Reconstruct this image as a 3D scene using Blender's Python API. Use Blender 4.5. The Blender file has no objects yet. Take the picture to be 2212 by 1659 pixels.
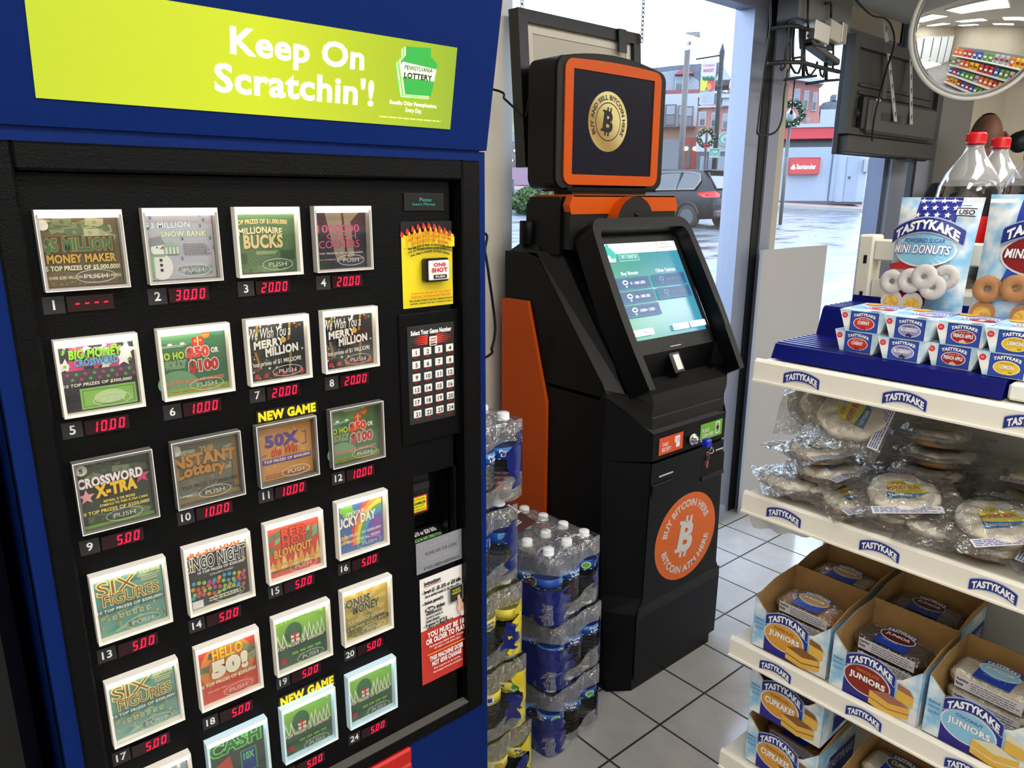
import bpy, math, random
from mathutils import Vector as Vc, Matrix
R=random.Random(7)
sc=bpy.context.scene
COL=sc.collection
PI=math.pi
# ---------------------------------------------------------------- camera
FPX=1575.374; PITCH,ROLL,YAW=.2499,.0045,.7049
CAM=Vc((-1.31004,-1.11623,1.50774))
_fw=Vc((math.sin(YAW)*math.cos(PITCH),math.cos(YAW)*math.cos(PITCH),-math.sin(PITCH)))
_rt=Vc((math.cos(YAW),-math.sin(YAW),0)); _up=_rt.cross(_fw)
_r2=math.cos(ROLL)*_rt+math.sin(ROLL)*_up; _u2=-math.sin(ROLL)*_rt+math.cos(ROLL)*_up
cd=bpy.data.cameras.new('camera'); cam=bpy.data.objects.new('camera',cd); COL.objects.link(cam)
cam.matrix_world=Matrix(((_r2.x,_u2.x,-_fw.x,CAM.x),(_r2.y,_u2.y,-_fw.y,CAM.y),(_r2.z,_u2.z,-_fw.z,CAM.z),(0,0,0,1)))
cd.sensor_fit='HORIZONTAL'; cd.sensor_width=36; cd.lens=FPX/2212*36; cd.clip_start=.02; cd.clip_end=500
sc.camera=cam
def ray(x,y): return _fw+_r2*((x-1106)/FPX)-_u2*((y-829.5)/FPX)
def atX(x,y,X): d=ray(x,y); return CAM+d*((X-CAM.x)/d.x)      # where a sight line of the survey meets a known plane
def atY(x,y,Y): d=ray(x,y); return CAM+d*((Y-CAM.y)/d.y)
def atZ(x,y,Z): d=ray(x,y); return CAM+d*((Z-CAM.z)/d.z)
def atP(x,y,o,n): d=ray(x,y); return CAM+d*((o-CAM).dot(n)/d.dot(n))
# ---------------------------------------------------------------- materials
def lin(h):
    if not isinstance(h,str): return tuple(h)
    o=[]
    for i in (0,2,4):
        c=int(h[i:i+2],16)/255; o.append(c/12.92 if c<=.04045 else ((c+.055)/1.055)**2.4)
    return tuple(o)
_m={}
def mat(name,col='808080',rough=.5,metal=0,emit=0,bump=None,noise=None,coat=0,trans=0,ior=1.45,spec=.5,alpha=1):
    if name in _m: return _m[name]
    m=bpy.data.materials.new(name); m.use_nodes=True; _m[name]=m
    nt=m.node_tree; b=nt.nodes['Principled BSDF']; c=lin(col)
    b.inputs['Base Color'].default_value=(*c,1); b.inputs['Roughness'].default_value=rough
    b.inputs['Metallic'].default_value=metal; b.inputs['Coat Weight'].default_value=coat
    b.inputs['Transmission Weight'].default_value=trans; b.inputs['IOR'].default_value=ior
    b.inputs['Specular IOR Level'].default_value=spec; b.inputs['Alpha'].default_value=alpha
    if emit: b.inputs['Emission Color'].default_value=(*c,1); b.inputs['Emission Strength'].default_value=emit
    if bump or noise:
        tc=nt.nodes.new('ShaderNodeTexCoord')
    if bump:   # (scale, distance)
        n=nt.nodes.new('ShaderNodeTexNoise'); n.inputs['Scale'].default_value=bump[0]; n.inputs['Detail'].default_value=2
        k=nt.nodes.new('ShaderNodeBump'); k.inputs['Strength'].default_value=bump[2] if len(bump)>2 else .6; k.inputs['Distance'].default_value=bump[1]
        nt.links.new(tc.outputs['Object'],n.inputs['Vector']); nt.links.new(n.outputs['Fac'],k.inputs['Height']); nt.links.new(k.outputs['Normal'],b.inputs['Normal'])
    if noise:  # (colour 2, scale, low, high)
        n=nt.nodes.new('ShaderNodeTexNoise'); n.inputs['Scale'].default_value=noise[1]; n.inputs['Detail'].default_value=4
        r=nt.nodes.new('ShaderNodeValToRGB'); r.color_ramp.elements[0].color=(*c,1); r.color_ramp.elements[1].color=(*lin(noise[0]),1)
        r.color_ramp.elements[0].position=noise[2]; r.color_ramp.elements[1].position=noise[3]
        nt.links.new(tc.outputs['Object'],n.inputs['Vector']); nt.links.new(n.outputs['Fac'],r.inputs['Fac']); nt.links.new(r.outputs['Color'],b.inputs['Base Color'])
    return m
def clear(name,tint='ffffff',amount=.85,rough=.08,glass=False,ior=1.33,milk=0,milkcol='ffffff',bump=None):
    """thin clear plastic: mostly see-through, part reflecting or refracting, optionally a little milky"""
    if name in _m: return _m[name]
    m=bpy.data.materials.new(name); m.use_nodes=True; _m[name]=m
    nt=m.node_tree; b=nt.nodes['Principled BSDF']; out=nt.nodes['Material Output']
    t=nt.nodes.new('ShaderNodeBsdfTransparent'); t.inputs['Color'].default_value=(*lin(tint),1)
    mx=nt.nodes.new('ShaderNodeMixShader')
    if glass:
        g=nt.nodes.new('ShaderNodeBsdfGlass'); g.inputs['IOR'].default_value=ior; g.inputs['Roughness'].default_value=rough; g.inputs['Color'].default_value=(*lin(tint),1)
        mx.inputs[0].default_value=1-amount
    else:
        g=nt.nodes.new('ShaderNodeBsdfGlossy'); g.inputs['Roughness'].default_value=rough
        f=nt.nodes.new('ShaderNodeLayerWeight'); f.inputs['Blend'].default_value=.5
        mr=nt.nodes.new('ShaderNodeMapRange'); mr.inputs[3].default_value=(1-amount)*.45; mr.inputs[4].default_value=min(1,(1-amount)*3.2)
        nt.links.new(f.outputs['Facing'],mr.inputs[0]); nt.links.new(mr.outputs[0],mx.inputs[0])
    nt.links.new(t.outputs[0],mx.inputs[1]); nt.links.new(g.outputs[0],mx.inputs[2])
    if bump:
        tc=nt.nodes.new('ShaderNodeTexCoord'); nz=nt.nodes.new('ShaderNodeTexNoise'); nz.inputs['Scale'].default_value=bump[0]; nz.inputs['Detail'].default_value=3; nz.inputs['Distortion'].default_value=.8; bp=nt.nodes.new('ShaderNodeBump'); bp.inputs['Distance'].default_value=bump[1]; bp.inputs['Strength'].default_value=1
        nt.links.new(tc.outputs['Object'],nz.inputs['Vector']); nt.links.new(nz.outputs['Fac'],bp.inputs['Height']); nt.links.new(bp.outputs[0],g.inputs['Normal'])
    last=mx
    if milk:
        d=nt.nodes.new('ShaderNodeBsdfDiffuse'); d.inputs['Color'].default_value=(*lin(milkcol),1)
        m2=nt.nodes.new('ShaderNodeMixShader'); m2.inputs[0].default_value=milk
        nt.links.new(mx.outputs[0],m2.inputs[1]); nt.links.new(d.outputs[0],m2.inputs[2]); last=m2
    nt.links.new(last.outputs[0],out.inputs['Surface']); nt.nodes.remove(b)
    return m
def C(h,rough=.45,emit=0):      # a plain ink / paint of one colour
    return mat('ink_%s_%g_%g'%(h,rough,emit),h,rough,emit=emit)
# ---------------------------------------------------------------- text outlines
_tx={}
def glyphs(s,bold=0,shear=0):
    k=(s,bold,shear)
    if k in _tx: return _tx[k]
    cu=bpy.data.curves.new('t','FONT'); cu.body=s; cu.size=1; cu.offset=bold; cu.shear=shear; cu.resolution_u=3; cu.fill_mode='FRONT'
    cu.space_character=1+bold*1.6
    ob=bpy.data.objects.new('t',cu)
    me=bpy.data.meshes.new_from_object(ob)
    v=[(p.co.x,p.co.y) for p in me.vertices]; f=[tuple(p.vertices) for p in me.polygons]
    # keep the winding counter-clockwise
    g=[]
    for q in f:
        a=0
        for i in range(len(q)):
            x0,y0=v[q[i]];x1,y1=v[q[(i+1)%len(q)]]; a+=x0*y1-x1*y0
        g.append(q if a>0 else q[::-1])
    bpy.data.objects.remove(ob); bpy.data.curves.remove(cu); bpy.data.meshes.remove(me)
    if not v: v=[(0,0)]
    b=(min(p[0] for p in v),min(p[1] for p in v),max(p[0] for p in v),max(p[1] for p in v))
    _tx[k]=(v,g,b); return _tx[k]
# ---------------------------------------------------------------- mesh builder
WL={}
class MB:
    def __init__(s): s.v=[];s.f=[];s.m=[];s.mats=[];s.sm=[]
    def mi(s,m):
        if m not in s.mats: s.mats.append(m)
        return s.mats.index(m)
    def add(s,vs,fs,m,smooth=False):
        b=len(s.v); s.v+=[tuple(p) for p in vs]; k=s.mi(m)
        for f in fs: s.f.append(tuple(b+i for i in f)); s.m.append(k); s.sm.append(smooth)
        return s
    def box(s,x0,x1,y0,y1,z0,z1,m,bev=0):
        x0,x1=min(x0,x1),max(x0,x1); y0,y1=min(y0,y1),max(y0,y1); z0,z1=min(z0,z1),max(z0,z1)
        return s.obox(Vc((x0,y0,z0)),Vc((x1-x0,0,0)),Vc((0,y1-y0,0)),Vc((0,0,z1-z0)),m,bev)
    def obox(s,o,a,b,c,m,bev=0):
        o,a,b,c=Vc(o),Vc(a),Vc(b),Vc(c)
        if bev<=0:
            P=[o,o+a,o+a+b,o+b,o+c,o+a+c,o+a+b+c,o+b+c]
            F=[(0,3,2,1),(4,5,6,7),(0,1,5,4),(1,2,6,5),(2,3,7,6),(3,0,4,7)]
            if a.cross(b).dot(c)<0: F=[f[::-1] for f in F]
            return s.add(P,F,m)
        la,lb,lc=a.length,b.length,c.length; bev=min(bev,la*.45,lb*.45,lc*.45)
        pts=[];idx={}
        for i in (0,1):
            for j in (0,1):
                for k in (0,1):
                    for ax in range(3):
                        t=[(bev/l if q==0 else 1-bev/l) for q,l in ((i,la),(j,lb),(k,lc))]
                        t[ax]=(i,j,k)[ax]
                        idx[(i,j,k,ax)]=len(pts); pts.append(o+a*t[0]+b*t[1]+c*t[2])
        F=[]
        for k in (0,1): F.append([idx[(0,0,k,2)],idx[(1,0,k,2)],idx[(1,1,k,2)],idx[(0,1,k,2)]])
        for j in (0,1): F.append([idx[(0,j,0,1)],idx[(1,j,0,1)],idx[(1,j,1,1)],idx[(0,j,1,1)]])
        for i in (0,1): F.append([idx[(i,0,0,0)],idx[(i,1,0,0)],idx[(i,1,1,0)],idx[(i,0,1,0)]])
        for j in (0,1):
            for k in (0,1): F.append([idx[(0,j,k,1)],idx[(1,j,k,1)],idx[(1,j,k,2)],idx[(0,j,k,2)]])
        for i in (0,1):
            for k in (0,1): F.append([idx[(i,0,k,0)],idx[(i,1,k,0)],idx[(i,1,k,2)],idx[(i,0,k,2)]])
        for i in (0,1):
            for j in (0,1): F.append([idx[(i,j,0,0)],idx[(i,j,1,0)],idx[(i,j,1,1)],idx[(i,j,0,1)]])
        for i in (0,1):
            for j in (0,1):
                for k in (0,1): F.append([idx[(i,j,k,0)],idx[(i,j,k,1)],idx[(i,j,k,2)]])
        ce=o+(a+b+c)/2; G=[]
        for f in F:
            p=[pts[i] for i in f]; n=(p[1]-p[0]).cross(p[2]-p[1]); m_=sum(p,Vc())/len(p)
            G.append(f if n.dot(m_-ce)>0 else f[::-1])
        return s.add(pts,G,m)
    def prism(s,pts,d,m,m_side=None,smooth=False,caps=True):
        """polygon (3-D points) pushed along d"""
        n=len(pts); P=[Vc(p) for p in pts]; Q=[p+Vc(d) for p in P]
        nn=sum(((P[i]-P[0]).cross(P[(i+1)%n]-P[0]) for i in range(n)),Vc())
        fl=nn.dot(Vc(d))>0
        A=tuple(range(n))[::-1] if fl else tuple(range(n)); B=tuple(range(n,2*n)) if fl else tuple(range(n,2*n))[::-1]
        if caps: s.add(P+Q,[A,B],m)
        S=[]
        for i in range(n):
            j=(i+1)%n; f=(i,j,n+j,n+i); S.append(f if fl else f[::-1])
        s.add(P+Q,S,m_side or m,smooth); return s
    def ringprism(s,outer,inner,d,m):
        """frame: the band between two outlines with the same number of points, pushed along d"""
        n=len(outer); O=[Vc(p) for p in outer]; I=[Vc(p) for p in inner]; d=Vc(d)
        P=O+I+[p+d for p in O]+[p+d for p in I]; F=[]
        for i in range(n):
            j=(i+1)%n
            F+= [(i,j,n+j,n+i),(2*n+i,3*n+i,3*n+j,2*n+j),(i,2*n+i,2*n+j,j),(n+i,n+j,3*n+j,3*n+i)]
        nn=sum(((O[i]-O[0]).cross(O[(i+1)%n]-O[0]) for i in range(n)),Vc())
        if nn.dot(d)>0: F=[f[::-1] for f in F]
        return s.add(P,F,m)
    def lathe(s,prof,c,m,seg=20,ax=(0,0,1),smooth=True,mats=None):
        ax=Vc(ax).normalized(); u=ax.orthogonal().normalized(); w=ax.cross(u); c=Vc(c); n=len(prof)
        P=[]
        for r,h in prof:
            for i in range(seg):
                t=2*PI*i/seg; P.append(c+ax*h+(u*math.cos(t)+w*math.sin(t))*r)
        for k in range(n-1):
            F=[(k*seg+i,k*seg+(i+1)%seg,(k+1)*seg+(i+1)%seg,(k+1)*seg+i) for i in range(seg)]
            s.add([] if k else P,[],m) if False else None
            mm=mats[k] if mats else m
            b=len(s.v)
            if k==0: s._lb=b; s.v+=[tuple(p) for p in P]
            for f in F: s.f.append(tuple(s._lb+i for i in f)); s.m.append(s.mi(mm)); s.sm.append(smooth)
        for k,rev in ((0,True),(n-1,False)):
            if prof[k][0]>1e-6:
                f=tuple(s._lb+k*seg+i for i in range(seg)); s.f.append(f[::-1] if rev else f); s.m.append(s.mi(m)); s.sm.append(False)
        return s
    def tube(s,path,r,m,seg=8,closed=False):
        P=[Vc(p) for p in path]; n=len(P); V=[]; prev=None
        for i,p in enumerate(P):
            a=P[(i-1)%n] if (closed or i) else p; b=P[(i+1)%n] if (closed or i<n-1) else p
            t=(b-a).normalized()
            u=t.orthogonal().normalized() if prev is None else (prev-t*prev.dot(t)).normalized()
            prev=u; w=t.cross(u); rr=r[i] if isinstance(r,(list,tuple)) else r
            V+=[p+(u*math.cos(2*PI*k/seg)+w*math.sin(2*PI*k/seg))*rr for k in range(seg)]
        F=[]
        for i in range(n if closed else n-1):
            j=(i+1)%n
            F+=[(i*seg+k,i*seg+(k+1)%seg,j*seg+(k+1)%seg,j*seg+k) for k in range(seg)]
        if not closed: F+=[tuple(range(seg))[::-1],tuple((n-1)*seg+k for k in range(seg))]
        return s.add(V,F,m,True)
    def grid(s,fn,nu,nv,m,smooth=True,keep=None):
        V=[fn(i/nu,j/nv) for j in range(nv+1) for i in range(nu+1)]
        F=[(j*(nu+1)+i,j*(nu+1)+i+1,(j+1)*(nu+1)+i+1,(j+1)*(nu+1)+i) for j in range(nv) for i in range(nu) if keep is None or keep((i+.5)/nu,(j+.5)/nv)]
        return s.add(V,F,m,smooth)
    def ell(s,c,rx,ry,rz,m,nu=16,nv=10):
        c=Vc(c)
        return s.lathe([(max(1e-7,math.sin(PI*k/nv)),-math.cos(PI*k/nv)) for k in range(nv+1)],(0,0,0),m,nu)._xf(nu*(nv+1),lambda p:(c.x+p[0]*rx,c.y+p[1]*ry,c.z+p[2]*rz))
    def _xf(s,n,fn):
        for i in range(len(s.v)-n,len(s.v)): s.v[i]=fn(s.v[i])
        return s
    def build(s,name,parent=None,label=None):
        me=bpy.data.meshes.new(name); off=Vc(WL.get(parent.name,(0,0,0))) if parent else Vc()
        me.from_pydata([(p[0]-off.x,p[1]-off.y,p[2]-off.z) for p in s.v],[],s.f)
        for m in s.mats: me.materials.append(m)
        me.polygons.foreach_set('material_index',s.m); me.polygons.foreach_set('use_smooth',s.sm); me.update()
        o=bpy.data.objects.new(name,me); COL.objects.link(o)
        if parent: o.parent=parent
        WL[o.name]=tuple(off)
        if label: o['label']=label
        return o
def tag(o,label,cat,group=None,kind=None):
    o['label']=label; o['category']=cat
    if group: o['group']=group
    if kind: o['kind']=kind
    return o
def thing(name,label,cat,loc=(0,0,0),group=None):
    o=bpy.data.objects.new(name,None); COL.objects.link(o); o.location=loc; o.empty_display_size=.05
    WL[o.name]=tuple(loc); tag(o,label,cat,group); return o
def struct(name,mb):
    o=mb.build(name); o['kind']='structure'; return o
def copy_tree(o,parent=None):
    c=o.copy(); COL.objects.link(c)
    if parent: c.parent=parent
    for ch in list(o.children): copy_tree(ch,c)
    return c
def rename_cp(c,label,loc,rot=(0,0,0)):
    c.location=loc; c.rotation_euler=rot; c['label']=label; return c
# ---------------------------------------------------------------- flat printing on a surface
class Dec:
    """prints on the parallelogram o + a*U + b*V (a,b in 0..1); every shape lies a hair above the one before"""
    def __init__(s,mb,o,U,V,eps=2.2e-4,warp=None,l0=1):
        s.mb=mb; s.o=Vc(o); s.U=Vc(U); s.V=Vc(V); s.n=s.U.cross(s.V).normalized(); s.e=eps; s.l=l0; s.w=warp
        s.asp=s.U.length/s.V.length; s.clip=False
    def P(s,a,b):
        p=s.o+s.U*a+s.V*b+s.n*(s.e*s.l)
        return s.w(p,a,b,s.e*s.l) if s.w else p
    def up(s): s.l+=1; return s
    def _fan(s,pts,m,k=5):
        ca=sum(p[0] for p in pts)/len(pts); cb=sum(p[1] for p in pts)/len(pts); n=len(pts)
        V=[s.P(ca,cb)]+[s.P(ca+(p[0]-ca)*j/k,cb+(p[1]-cb)*j/k) for j in range(1,k+1) for p in pts]
        F=[(0,1+i,1+(i+1)%n) for i in range(n)]
        for j in range(k-1): F+=[(1+j*n+i,1+(j+1)*n+i,1+(j+1)*n+(i+1)%n,1+j*n+(i+1)%n) for i in range(n)]
        s.mb.add(V,F,m); return s.up()
    def poly(s,pts,m):
        if s.w:
            q=[]
            for i in range(len(pts)):
                a,b=pts[i],pts[(i+1)%len(pts)]; k=max(1,int(max(abs(a[0]-b[0]),abs(a[1]-b[1]))/.08))
                q+=[(a[0]+(b[0]-a[0])*t/k,a[1]+(b[1]-a[1])*t/k) for t in range(k)]
            return s._fan(q,m)
        s.mb.add([s.P(*p) for p in pts],[tuple(range(len(pts)))],m); return s.up()
    def rect(s,a0,b0,a1,b1,m,nu=1,nv=1):
        if s.w: nu=max(nu,10); nv=max(nv,10)
        V=[s.P(a0+(a1-a0)*i/nu,b0+(b1-b0)*j/nv) for j in range(nv+1) for i in range(nu+1)]
        s.mb.add(V,[(j*(nu+1)+i,j*(nu+1)+i+1,(j+1)*(nu+1)+i+1,(j+1)*(nu+1)+i) for j in range(nv) for i in range(nu)],m); return s.up()
    def rrect(s,a0,b0,a1,b1,r,m,n=4):
        ra=r/s.asp; rb=r; pts=[]
        for cx,cy,t0 in ((a1-ra,b1-rb,0),(a0+ra,b1-rb,90),(a0+ra,b0+rb,180),(a1-ra,b0+rb,270)):
            for i in range(n+1):
                t=math.radians(t0+90*i/n); pts.append((cx+ra*math.cos(t),cy+rb*math.sin(t)))
        return s.poly(pts,m)
    def ell(s,a,b,ra,rb,m,n=28): return (s._fan if s.w else s.poly)([(a+ra*math.cos(2*PI*i/n),b+rb*math.sin(2*PI*i/n)) for i in range(n)],m)
    def ring(s,a,b,ra,rb,t,m,n=32):
        o=[(a+ra*math.cos(2*PI*i/n),b+rb*math.sin(2*PI*i/n)) for i in range(n)]
        q=[(a+(ra-t/s.asp)*math.cos(2*PI*i/n),b+(rb-t)*math.sin(2*PI*i/n)) for i in range(n)]
        s.mb.add([s.P(*p) for p in o+q],[(i,(i+1)%n,n+(i+1)%n,n+i) for i in range(n)],m); return s.up()
    def frame(s,a0,b0,a1,b1,t,m):
        ta=t/s.asp
        for r in ((a0,b0,a1,b0+t),(a0,b1-t,a1,b1),(a0,b0+t,a0+ta,b1-t),(a1-ta,b0+t,a1,b1-t)):
            s.rect(*r,m); s.l-=1
        return s.up()
    def star(s,a,b,r,m,n=5,q=.42,rot=90):
        pts=[]
        for i in range(2*n):
            t=math.radians(rot+180*i/n); k=r if i%2==0 else r*q; pts.append((a+k*math.cos(t)/s.asp,b+k*math.sin(t)))
        c=s.P(a,b); V=[s.P(*p) for p in pts]+[c]
        s.mb.add(V,[(i,(i+1)%(2*n),2*n) for i in range(2*n)],m); return s.up()
    def text(s,t,a0,b0,a1,b1,m,bold=.01,out=None,ob=.03,arch=0,tilt=0,shear=0,skew=0):
        """fit the words to the box; arch lifts the middle, tilt lifts the right end (box heights)"""
        def put(bd,mm,ref):
            v,f,_=glyphs(t,bd,shear); bx=ref
            sx=(a1-a0)/max(1e-6,bx[2]-bx[0]); sy=(b1-b0)/max(1e-6,bx[3]-bx[1]); V=[]
            for x,y in v:
                a=a0+(x-bx[0])*sx; b=b0+(y-bx[1])*sy; q=(a-a0)/max(1e-6,(a1-a0))
                b+=(b1-b0)*(arch*(4*q*(1-q)-.5)+tilt*(q-.5)); a+=skew*(b-b0); a=min(1,max(0,a)) if s.clip else a
                V.append(s.P(a,b))
            s.mb.add(V,f,mm); s.up()
        ref=glyphs(t,bold,shear)[2]
        if out:
            # the same letter advances, a fatter outline
            v,f,b=glyphs(t,bold,shear); sx=(a1-a0)/max(1e-6,b[2]-b[0]); sy=(b1-b0)/max(1e-6,b[3]-b[1])
            s._fat(t,bold,ob,shear,a0,b0,sx,sy,b,out,arch,tilt,a1,b1,skew)
        put(bold,m,ref); return s
    def ctext(s,t,cx,cy,h,m,bold=.01):     # natural letter widths, centred
        b=glyphs(t,bold)[2]; w=(b[2]-b[0])/(b[3]-b[1])*h/s.asp
        return s.text(t,cx-w/2,cy-h/2,cx+w/2,cy+h/2,m,bold=bold)
    def _fat(s,t,bold,ob,shear,a0,b0,sx,sy,ref,mm,arch,tilt,a1,b1,skew):
        k=(t,bold,ob,shear,'fat')
        if k not in _tx:
            cu=bpy.data.curves.new('t','FONT'); cu.body=t; cu.size=1; cu.offset=bold+ob; cu.shear=shear; cu.resolution_u=3; cu.fill_mode='FRONT'
            cu.space_character=1+bold*1.6
            obj=bpy.data.objects.new('t',cu); me=bpy.data.meshes.new_from_object(obj)
            v=[(p.co.x,p.co.y) for p in me.vertices]; f=[tuple(p.vertices) for p in me.polygons]; g=[]
            for q in f:
                a=sum(v[q[i]][0]*v[q[(i+1)%len(q)]][1]-v[q[(i+1)%len(q)]][0]*v[q[i]][1] for i in range(len(q))); g.append(q if a>0 else q[::-1])
            bpy.data.objects.remove(obj); bpy.data.curves.remove(cu); bpy.data.meshes.remove(me); _tx[k]=(v,g)
        v,g=_tx[k]; V=[]
        for x,y in v:
            a=a0+(x-ref[0])*sx; b=b0+(y-ref[1])*sy; q=(a-a0)/max(1e-6,(a1-a0))
            b+=(b1-b0)*(arch*(4*q*(1-q)-.5)+tilt*(q-.5)); a+=skew*(b-b0); a=min(1,max(0,a)) if s.clip else a; V.append(s.P(a,b))
        s.mb.add(V,g,mm); s.up()
    def arc(s,t,a,b,r,h,t0,t1,m,bold=.02,inside=False):
        """words on a circle (r, h in units of V) from angle t0 to t1 in degrees"""
        v,f,bx=glyphs(t,bold); V=[]
        for x,y in v:
            q=(x-bx[0])/(bx[2]-bx[0]); th=math.radians(t0+(t1-t0)*q); k=(y-bx[1])/(bx[3]-bx[1])*h
            rr=r-k if inside else r+k
            V.append(s.P(a+rr*math.cos(th)/s.asp,b+rr*math.sin(th)))
        s.mb.add(V,f,m); return s.up()
    def lines(s,a0,b0,a1,b1,n,m,fill=.5,seed=1):
        """small print too small to read: rows of short dashes"""
        q=random.Random(seed); h=(b1-b0)/n; V=[];F=[]
        for k in range(n):
            y=b1-h*(k+.5); x=a0; e=a1-(a1-a0)*.25*q.random()
            while x<e:
                w=min((a1-a0)*(.04+.1*q.random()),e-x)
                i=len(V); V+=[s.P(x,y-h*fill/2),s.P(x+w,y-h*fill/2),s.P(x+w,y+h*fill/2),s.P(x,y+h*fill/2)]; F.append((i,i+1,i+2,i+3)); x+=w+(a1-a0)*.018
        s.mb.add(V,F,m); return s.up()
    def sub(s,a0,b0,a1,b1):
        d=Dec(s.mb,s.o+s.U*a0+s.V*b0,s.U*(a1-a0),s.V*(b1-b0),s.e,s.w and (lambda p,a,b,h: s.w(p,a0+(a1-a0)*a,b0+(b1-b0)*b,h)),s.l); return d
# ---------------------------------------------------------------- shared materials
BLUE=mat('cabinet_blue','07215e',.45,bump=(260,.0008,.35),spec=.1)
BLUES=mat('cabinet_blue_smooth','07215c',.4,noise=('082468',3,.3,.7),spec=.1)
BLK=mat('black_pebbled','070708',.45,bump=(330,.0011,.8),spec=.15)
BLK2=mat('black_smooth','08080a',.3)
DARK=mat('dark_grey','1c1c1e',.5)
WHITE=mat('white_plastic','e8e6e0',.4)
CREAM=mat('cream_enamel','e2ddcb',.35)
ALU=mat('brushed_aluminium','8f939c',.38,.6)
RUBBER=mat('black_rubber','0a0a0b',.6)
WALLP=mat('wall_paint','ece3d0',.7,noise=('e6dcc9',4,.35,.7),bump=(60,.001,.25))
# ---------------------------------------------------------------- the room
YW=.769; X0,X1,Y0,ZC=-2.4,4.7,-6.2,2.72
def floor_mat():
    m=bpy.data.materials.new('tile_floor'); m.use_nodes=True; nt=m.node_tree; b=nt.nodes['Principled BSDF']
    tc=nt.nodes.new('ShaderNodeTexCoord'); br=nt.nodes.new('ShaderNodeTexBrick'); mp=nt.nodes.new('ShaderNodeMapping')
    br.offset=0; br.squash=1; br.inputs['Scale'].default_value=1; br.inputs['Brick Width'].default_value=.22; br.inputs['Row Height'].default_value=.22
    br.inputs['Mortar Size'].default_value=.0036; br.inputs['Mortar Smooth'].default_value=.15
    br.inputs['Color1'].default_value=(*lin('c4c2c0'),1); br.inputs['Color2'].default_value=(*lin('bcbab8'),1); br.inputs['Mortar'].default_value=(*lin('2a2422'),1)
    n=nt.nodes.new('ShaderNodeTexNoise'); n.inputs['Scale'].default_value=9; n.inputs['Detail'].default_value=6
    n2=nt.nodes.new('ShaderNodeTexNoise'); n2.inputs['Scale'].default_value=240; n2.inputs['Detail'].default_value=2
    mx=nt.nodes.new('ShaderNodeMix'); mx.data_type='RGBA'; mx.blend_type='MULTIPLY'; mx.inputs[0].default_value=.35
    mx2=nt.nodes.new('ShaderNodeMix'); mx2.data_type='RGBA'; mx2.blend_type='MULTIPLY'; mx2.inputs[0].default_value=.4
    nt.links.new(tc.outputs['Object'],br.inputs['Vector']); nt.links.new(tc.outputs['Object'],n.inputs['Vector']); nt.links.new(tc.outputs['Object'],n2.inputs['Vector'])
    nt.links.new(br.outputs['Color'],mx.inputs[6]); nt.links.new(n.outputs['Fac'],mx.inputs[7]); nt.links.new(mx.outputs[2],mx2.inputs[6]); nt.links.new(n2.outputs['Fac'],mx2.inputs[7])
    nt.links.new(mx2.outputs[2],b.inputs['Base Color'])
    mr=nt.nodes.new('ShaderNodeMapRange'); mr.inputs[3].default_value=.11; mr.inputs[4].default_value=.8
    nt.links.new(br.outputs['Fac'],mr.inputs[0]); nt.links.new(mr.outputs[0],b.inputs['Roughness'])
    bp=nt.nodes.new('ShaderNodeBump'); bp.invert=True; bp.inputs['Distance'].default_value=.002; bp.inputs['Strength'].default_value=.7
    nt.links.new(br.outputs['Fac'],bp.inputs['Height']); nt.links.new(bp.outputs['Normal'],b.inputs['Normal'])
    return m
struct('floor',MB().box(X0,X1,Y0,YW+.1,-.12,0,floor_mat()))
CEIL=mat('ceiling_tile','c9c6bf',.85,bump=(90,.003,.4))
SOFF=mat('soffit_grey','b0aca3',.8,bump=(70,.003,.5))
struct('ceiling',MB().box(X0,X1,Y0,YW+.1,ZC,ZC+.1,CEIL))
struct('trim_1',MB().box(X0,X1,.05,YW+.12,2.412,ZC,SOFF))                       # dropped soffit over the windows
PX0,PX1=.255,1.655    # the big window
struct('wall_left',MB().box(X0-.1,X0,Y0,YW+.1,0,ZC,WALLP))
struct('wall_rear',MB().box(X0-.1,X1+.1,Y0-.1,Y0,0,ZC,WALLP))
struct('wall_right',MB().box(X1,X1+.1,Y0,YW+.1,0,ZC,WALLP))
struct('wall_front',MB().box(X0,PX0,YW,YW+.12,0,2.412,WALLP))                    # pier left of the window
struct('wall_front_right',MB().box(4.04,X1,YW-.02,YW+.12,0,2.412,mat('wall_panel','cfc9b6',.6,noise=('c6bfab',2,.3,.7))))
# window frames
g=MB(); FR=mat('window_frame_grey','8d93a3',.42,.35); BEI=mat('frame_beige','b3ac98',.5,.2)
g.box(PX0,1.60,YW-.01,YW+.06,2.275,2.412,FR)
g.box(PX0,1.60,YW-.06,YW+.06,0,.07,FR); g.box(PX0,1.60,YW-.03,YW+.03,.07,.12,ALU)
g.box(PX0,PX0+.035,YW,YW+.06,.1,2.28,mat('frame_white','dfe3ea',.45))
g.box(1.593,1.697,YW-.015,YW+.08,0,2.412,FR); g.box(1.697,1.752,YW-.02,YW+.07,0,2.412,RUBBER)
g.box(1.752,1.835,YW-.03,YW+.08,0,2.412,FR); g.box(1.835,1.90,YW-.02,YW+.08,0,2.412,BEI)
struct('trim_2',g)
g=MB(); g.box(1.90,3.0,YW-.01,YW+.08,2.312,2.412,mat('header_beige','c3bba8',.5)); g.box(1.90,3.0,YW,YW+.07,2.285,2.315,FR); g.box(1.90,3.0,YW-.03,YW+.06,0,.1,FR)
g.box(2.98,3.03,YW-.01,YW+.08,0,2.412,mat('frame_edge','5a6070',.4,.4)); g.box(3.03,3.56,YW-.03,YW+.1,0,2.412,mat('pier_bluegrey','8e95a4',.45,.3)); g.box(3.56,4.04,YW-.05,YW+.1,0,2.412,mat('pier_grey','7d7a78',.55))
struct('trim_3',g)
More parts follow.
